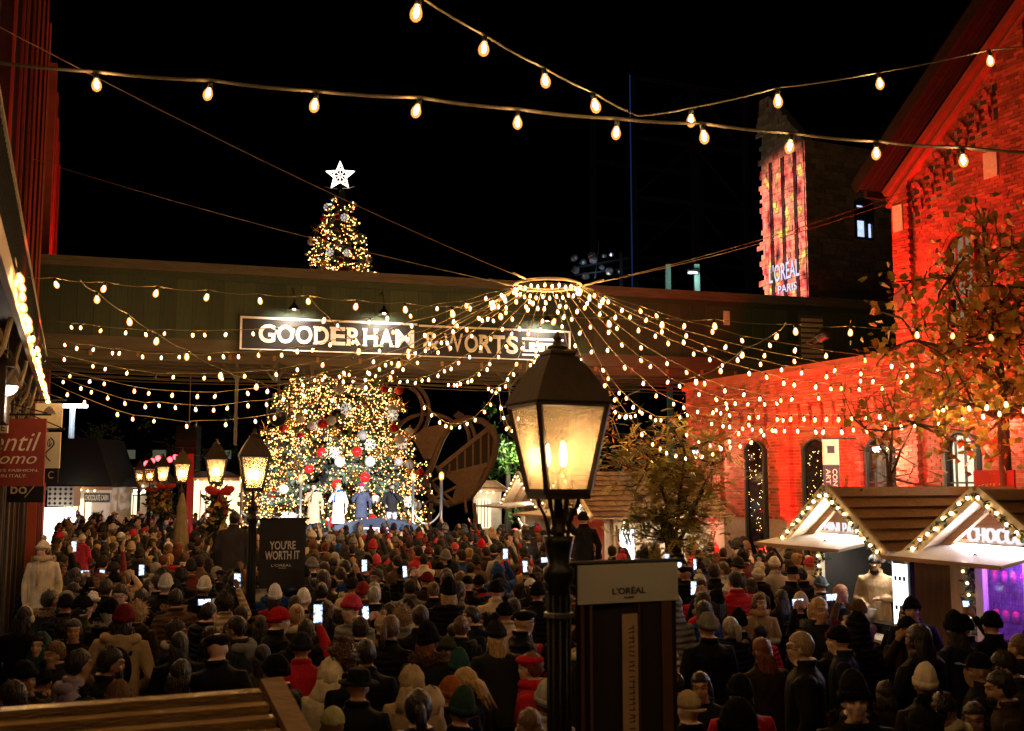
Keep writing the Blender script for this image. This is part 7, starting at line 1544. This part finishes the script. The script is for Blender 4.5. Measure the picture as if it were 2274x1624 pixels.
ex(2268, 1524, LF, 'bearded man at the far right edge', .98, coat='jacket', col='dark brown', head=('short', 'dark'), extra=(('beard', 'dark'),), skin=SKIN[2])
ex(1812, 1364, AW, 'person in white beanie filming sideways with a phone by the pancake stall', .95, coat='jacket', col='black', head=('slouch', 'white'), pose='phone2', phone='land')
ex(1888, 1352, AW, 'person in brown hood filming sideways with a phone by the pancake stall', .96, coat='jacket', col='brown', head=('beanie', 'brown'), pose='phone2', phone='land')
ex(1858, 1318, RT, 'woman in pale pink headscarf and dark coat at the pancake counter', .95, coat='jacket', col='navy', head=('headscarf', (.55, .28, .22)), skin=SKIN[0])
ex(1823, 1300, AW, 'person in blue-grey beanie at the pancake counter', .98, coat='jacket', col='charcoal', head=('beanie', (.10, .13, .17)), extra=(('hood_down', 'charcoal'),))
ex(1758, 1276, RT, 'man in black brimmed hat looking towards the pancake stall', 1.02, coat='jacket', col='black', head=('fedora', 'black'), extra=(('beard', 'dark'),), skin=SKIN[0])
ex(1690, 1263, CAM_, 'person in white and blue bobble hat facing the camera left of the pancake stall', .97, coat='jacket', col='black', head=('pom', 'white'), skin=SKIN[1])
ex(1562, 1256, AW, 'person in bright blue jacket and grey beanie behind the pale banner', 1.0, coat='jacket', col='blue', head=('beanie', 'grey'))
ex(1725, 1330, AW, 'woman with long dark hair and white hair clip before the pancake stall', .97, coat='parka', col='black', head=('long', 'dark'))
ex(1068, 1214, AW, 'person in scarlet beanie and mustard jacket in the middle crowd', 1.0, coat='jacket', col='mustard', head=('slouch', 'red'))
ex(1110, 1272, AW, 'person in mustard hooded coat and dark bobble hat', .96, coat='parka', col='mustard', head=('pom', 'dark brown'), extra=(('hood_down', 'mustard'),))
ex(806, 1248, AW, 'person in orange-red jacket and black beanie right of the slogan banner', 1.0, coat='jacket', col=(.6, .06, .03), head=('beanie', 'black'), extra=(('hood_down', (.6, .06, .03)),))
ex(933, 1196, RT, 'person in green and red knitted beanie laughing to the right', 1.0, coat='jacket', col='charcoal', head=('slouch', (.35, .05, .04)), skin=SKIN[0])
ex(925, 1180, AW, 'person in cream beanie near the striped hat', .98, coat='jacket', col='grey', head=('slouch', 'cream'))
ex(748, 1220, AW, 'person with blue hood up right of the slogan banner', .97, coat='jacket', col='blue', head=('short', 'dark'), extra=(('hood', 'blue'),))
ex(1148, 1184, CAM_, 'laughing blond woman in green jacket left of the near lamp post', .97, coat='jacket', col='green', head=('mid', 'blond'), skin=SKIN[5])
ex(975, 1262, CAM_, 'smiling person in black beanie turned to the camera, middle crowd', .97, coat='jacket', col='black', head=('beanie', 'black'), skin=SKIN[2])
ex(712, 1262, LF, 'man with short dark hair looking left beside the slogan banner', 1.0, coat='jacket', col='charcoal', head=('crop', 'dark'), skin=SKIN[0])
ex(905, 1228, AW, 'woman with auburn curls in the middle crowd', .97, coat='jacket', col='black', head=('mid', 'auburn'))
ex(1295, 1152, AW, 'camera operator in black parka standing on a platform beside the near lantern', 1.0, 20, pose='camera', coat='parka', col=(.02, .022, .028), head=('beanie', 'dark brown'), legs=JE)
cm_p = PEOPLE[-1]
ex(520, 1152, AW, 'man in dark grey jacket standing raised beside the second lamp pole', 1.02, 18.6, coat='jacket', col=(.06, .055, .06), head=('short', 'dark'), bulk=1.1)
vd = SA1.matrix_basis @ Vector((.98, .85, 0)); person((vd.x, vd.y), 1.02, R(180 - 30), pose='chat', coat='jacket', col='beige', head=('short', 'dark'), extra=(('beard', 'dark'), ('glasses', 'black')), nod=25, skin=SKIN[2], label='bearded vendor in beige hoodie cooking inside the pancake stall', zoff=.30)
b = MB(); b.box((.2, .7, .0), (1.85, 1.9, .30)); b.build('raised_floor', M['plank'], SA1)
for r_, lab, sz in ((cm_p, 'low black platform under the camera operator', 1.2), (PEOPLE[[i for i, q in enumerate(PEOPLE) if q['label'] and 'dark grey jacket standing raised' in q['label']][0]], 'low black platform under the man in dark grey', 1.2), (PEOPLE[[i for i, q in enumerate(PEOPLE) if q['label'] and 'cream fluffy' in q['label']][0]], 'low bench under the woman in cream', .9)):
    z = r_['pos'].z; g = empty('riser', (r_['pos'].x, r_['pos'].y, 0), SA, lab, 'platform'); b = MB(); b.box((-sz / 2, -sz / 2, z - .06), (sz / 2, sz / 2, z)); b.build('top', M['darkpaint'], g)
    for sx in (-1, 1):
        for sy in (-1, 1): b = MB(); b.box((sx * sz * .44 - .03, sy * sz * .44 - .03, 0), (sx * sz * .44 + .03, sy * sz * .44 + .03, z - .06)); b.build('leg', M['iron'], g)
vc = empty('video_camera', P(1268, 1136, 20.15), R(10), 'video camera raised by the operator on the platform', 'camera'); b = MB(); b.box((-.07, -.2, -.07), (.07, .16, .07)); b.build('camera_body', M['darkpaint'], vc); b = MB(); b.tube([(0, .16, 0), (0, .32, 0)], [.05, .06], 10); b.build('lens', M['iron'], vc); b = MB(); b.tube([(0, -.15, .07), (0, -.12, .14), (0, .1, .14), (0, .13, .07)], .015, 6); b.build('handle', M['iron'], vc)
# ---- the rest of the crowd
rgc = random.Random(21)
def free(x, y, d): return all((q['pos'].x - x) ** 2 + (q['pos'].y - y) ** 2 > d * d for q in PEOPLE)
lampxy = [(l.location.x, l.location.y) for l in LOBJ + [L1]]
def walkable(p, s):
    if p < -.3 or s < 4.0: return False
    if p < 1.1 and s < 5.6: return False
    if 8.75 < p < 13.6 and s < 13.6: return False
    if 9.3 < p < 14.7 and 21.2 < s < 24.5: return False
    if p > 14.9: return False
    w = ST(p, s); x, y = pix((w.x, w.y, 1.6))
    if x < -40 or x > 2310: return False
    if w.y < 5.8: return False
    if abs(w.x - (TX + .6)) < 4.7 and w.y > 34.6: return False
    if (w.x - pl.x) ** 2 + (w.y - pl.y) ** 2 < .3: return False
    return all((w.x - a) ** 2 + (w.y - b_) ** 2 > .1 for a, b_ in lampxy)
HATC = ['black'] * 13 + ['cream', 'white', 'grey', 'charcoal', 'charcoal', 'maroon', 'navy', 'olive', 'brown', 'red', 'pink', 'beige']
COATC = ['black'] * 16 + ['charcoal'] * 5 + ['navy'] * 3 + ['dark brown'] * 2 + ['brown', 'olive', 'grey', 'beige', 'cream', 'maroon', 'red', 'blue', 'camel', 'teal', 'green', 'pale grey', 'white', 'red', 'cream', 'beige', 'camel']
HAIRC = ['dark'] * 9 + ['dark brown'] * 5 + ['brown'] * 2 + ['blond', 'auburn', 'grey hair']
def random_person(w, near):
    h = rgc.choice((.84, .90, .93, .95, .97, .99, 1.0, 1.02, 1.05, 1.08)); wom = rgc.random() < .5
    u = rgc.random(); face = face_to(w, STAGE) + R(rgc.gauss(0, 16)) if u < .84 else R(rgc.uniform(-180, 180))
    if w.y < 12 and rgc.random() < .3: face = R(rgc.uniform(-180, 180))
    col = rgc.choice(COATC); t = rgc.random(); extra = []
    if t < .32:
        head = (rgc.choice(('beanie', 'beanie', 'slouch', 'pom')), rgc.choice(HATC))
        if wom: extra.append((rgc.choice(('long', 'mid')), rgc.choice(HAIRC)))
    elif t < .37: head = (rgc.choice(('cap', 'backcap', 'flatcap')), rgc.choice(HATC))
    elif t < .45: head = ('short', 'dark'); extra.append(('hood', col))
    else: head = (rgc.choice(('long', 'mid', 'bun', 'pony', 'long') if wom else ('short', 'crop', 'short', 'curly', 'crop')), rgc.choice(HAIRC))
    if not any(e[0] == 'hood' for e in extra):
        if rgc.random() < .25: extra.append(('hood_down', col))
        if rgc.random() < .10: extra.append(('fur', rgc.choice(('brown', 'camel', 'pale grey'))))
        if rgc.random() < .12: extra.append(('scarf', rgc.choice(('grey', 'maroon', 'camel', 'black', 'cream', 'red'))))
    if rgc.random() < .06: extra.append(('backpack', rgc.choice(('black', 'navy', 'grey', 'red'))))
    pose = rgc.choice(('stand', 'pockets', 'pockets', 'chat')); ph = None
    if abs(face - face_to(w, STAGE)) < .5 and rgc.random() < (.24 if w.y > 17 else .06): pose = rgc.choice(('phone2', 'phone1')); ph = 'land' if pose == 'phone2' and rgc.random() < .3 else 'port'
    coat = rgc.choice(('jacket', 'jacket', 'parka')) if pose in ('pockets', 'stand') else ('jacket' if pose != 'pockets' else 'parka')
    q = rgc.random() < .3
    if pose in ('chat', 'phone2', 'phone1', 'stand'): coat = 'jacket'
    bulk = 1.12 if q and pose in ('pockets', 'chat') else 1.0
    return person((w.x, w.y), h, face, pose, coat, col, head, extra, quilt=1.0 if q else 0.0, bulk=bulk, yaw=rgc.choice((0, 0, 25, -25)) if pose in ('stand', 'pockets') and coat == 'jacket' and bulk == 1.0 else 0, legs=rgc.choice((DK, JE, DK, (.05, .05, .055))), phone=ph)
cand = []
for k in range(9000):
    p, s = rgc.uniform(-.3, 14.9), 4 + 27 * math.sqrt(rgc.random())
    if walkable(p, s): cand.append(ST(p, s))
LIMIT = 292; picked = []
for w in cand:
    dmin = rgc.uniform(.48, .64) if w.y < 12 else rgc.uniform(.44, .58)
    if len(picked) < 2000 and free(w.x, w.y, dmin * .92) and all((a.x - w.x) ** 2 + (a.y - w.y) ** 2 > dmin ** 2 for a in picked): picked.append(w)
picked.sort(key=lambda w: w.y); nfree = LIMIT - len(PEOPLE); near_set, far_set = picked[:nfree], picked[nfree:]
for w in near_set: random_person(w, True)
# distant heads: one mass
low = {}
def low_mesh(me, ratio):
    if me.name in low: return low[me.name]
    o = bpy.data.objects.new('tmp', me); COL.objects.link(o); d = o.modifiers.new('d', 'DECIMATE'); d.ratio = ratio; dg = bpy.context.evaluated_depsgraph_get(); dg.update(); m = bpy.data.meshes.new_from_object(o.evaluated_get(dg)); bpy.data.objects.remove(o)
    v = np.empty(len(m.vertices) * 3); m.vertices.foreach_get('co', v); v = v.reshape(-1, 3); f = [tuple(p.vertices) for p in m.polygons]; mi = [p.material_index for p in m.polygons]; low[me.name] = (v, f, mi); return low[me.name]
for k in range(2600):                                               # the lane beyond the lamps and around the stage
    p, s = rgc.uniform(-.6, 14), rgc.uniform(27, 47); w = ST(p, s)
    if not walkable(p, s) or abs(w.x - (TX + .5)) < 5.2 and w.y > 34.4 or (w.y > 34 and w.x > -1): continue
    if free(w.x, w.y, .6) and all((a.x - w.x) ** 2 + (a.y - w.y) ** 2 > .33 for a in far_set): far_set.append(w)
fv, ff, fcol = [], [], []; base = 0
keys = [(q, VAR[q]) for q in VAR if q[0] in ('stand', 'pockets', 'phone1', 'phone2') and q[1] == 'jacket' and q[6] == 0.0 and q[3] == 0][:6]
for w in far_set:
    kk, v = rgc.choice(keys); h = rgc.uniform(.9, 1.05); rz = face_to(w, STAGE) + R(rgc.gauss(0, 14)); Mw = np.array(Matrix.Translation((w.x, w.y, 0)) @ Matrix.Rotation(rz, 4, 'Z') @ Matrix.Scale(h, 4))
    sk = rgc.choice(SKIN); cc = C[rgc.choice(COATC)]; hw = rgc.choice(('beanie', 'slouch', 'pom', 'short', 'long', 'mid', 'short', 'crop', 'bun')); hc = C[rgc.choice(HATC if hw in ('beanie', 'slouch', 'pom') else HAIRC)]
    for (vv, f, mi), T, cols in ((low_mesh(v['mesh'], .045), Mw, (sk, cc, DK, DK)), (low_mesh(HW[hw], .45), Mw @ np.array(v['head']), (hc,) * 4)):
        q = np.c_[vv, np.ones(len(vv))] @ T.T; fv.append(q[:, :3]); ff += [tuple(i + base for i in t) for t in f]; fcol += [cols[min(i, 3)] for i in mi]; base += len(vv)
me = bpy.data.meshes.new('crowd'); me.from_pydata(np.concatenate(fv).tolist(), [], ff); ca = me.color_attributes.new('wear', 'FLOAT_COLOR', 'CORNER'); cl = []
for p_, c_ in zip(me.polygons, fcol): cl += list((*c_, 1)) * p_.loop_total
ca.data.foreach_set('color', cl); me.polygons.foreach_set('use_smooth', [True] * len(me.polygons))
cmat = bpy.data.materials.new('crowd_wear'); cmat.use_nodes = True; vn = nd(cmat.node_tree, 'ShaderNodeVertexColor'); vn.layer_name = 'wear'; cmat.node_tree.links.new(vn.outputs[0], cmat.node_tree.nodes['Principled BSDF'].inputs['Base Color']); cmat.node_tree.nodes['Principled BSDF'].inputs['Roughness'].default_value = .75; me.materials.append(cmat)
tag(link(bpy.data.objects.new('crowd', me)), 'dense far crowd of heads packed up to the stage', 'crowd', kind='stuff')
print('PEOPLE', len(PEOPLE), 'far', len(far_set), 'variants', len(VAR))
# ---- labels for the crowd
HEADTXT = {'short': '%s hair', 'crop': 'cropped %s hair', 'curly': 'curly %s hair', 'long': 'long %s hair', 'mid': 'shoulder-length %s hair', 'bun': '%s bun', 'pony': '%s ponytail', 'beanie': '%s beanie', 'slouch': '%s slouchy beanie', 'pom': '%s bobble hat', 'cap': '%s cap', 'backcap': '%s backwards cap', 'flatcap': '%s flat cap', 'fedora': '%s felt hat', 'headscarf': '%s headscarf'}
def zone(x, Y):
    side = ('by the balcony building' if x < 330 else 'near the wreathed lamps' if x < 560 else 'by the slogan banner' if x < 820 else 'mid square' if x < 1130 else 'by the near lamp post' if x < 1330 else 'by the shingled stall' if x < 1640 else 'by the pancake stall' if x < 1960 else 'by the berry stall')
    dep = 'front' if Y < 9.5 else 'second rows' if Y < 13 else 'middle rows' if Y < 18 else 'rear rows' if Y < 23 else 'near stage'
    return side, dep
groups = {}
for r_ in PEOPLE:
    o = r_['o']; x, y = pix(r_['pos'] + Vector((0, 0, 1.64 * r_['h']))); r_['x'] = x
    tag(o, None, 'person', 'people in the crowd')
    if not r_['label']:
        hk, hc = r_['head']; hood = any(c.name.startswith('hood') and c.data is HW['hood'] for c in o.children); hc = hc if isinstance(hc, str) else 'dark'; hc = 'grey' if hc == 'grey hair' else hc
        ht = 'hood up' if hood else HEADTXT[hk] % hc; s, d = zone(x, r_['pos'].y); ct = {'jacket': 'jacket', 'parka': 'parka', 'long': 'long coat', 'sweater': 'sweater'}[r_['coat']]
        r_['label'] = '%s %s, %s, %s, %s' % (r_['col'], ct, ht, s, d)
    groups.setdefault(r_['label'], []).append(r_)
for lab, l in groups.items():
    if len(l) > 1: l.sort(key=lambda q: q['x'])
    for i, r_ in enumerate(l):
        r_['o']['label'] = lab if len(l) == 1 else '%s, %s' % (lab, ('leftmost', 'rightmost')[i] if len(l) == 2 else ORD[i] + ' from left'); r_['final'] = r_['o']['label']
ph = [r_ for r_ in PEOPLE if r_['phone']]; ph.sort(key=lambda q: q['x']); seen = {}
for r_ in ph:
    hk, hc = r_['head']; hc = hc if isinstance(hc, str) else 'dark'; s, d = zone(r_['x'], r_['pos'].y); lab = 'lit phone, %s %s, %s, %s' % (r_['col'], r_['coat'], s, d); seen.setdefault(lab, []).append(r_)
for lab, l in seen.items():
    for i, r_ in enumerate(l): r_['phone']['label'] = lab if len(l) == 1 else '%s, %s' % (lab, ('leftmost', 'rightmost')[i] if len(l) == 2 else ORD[i] + ' from left')
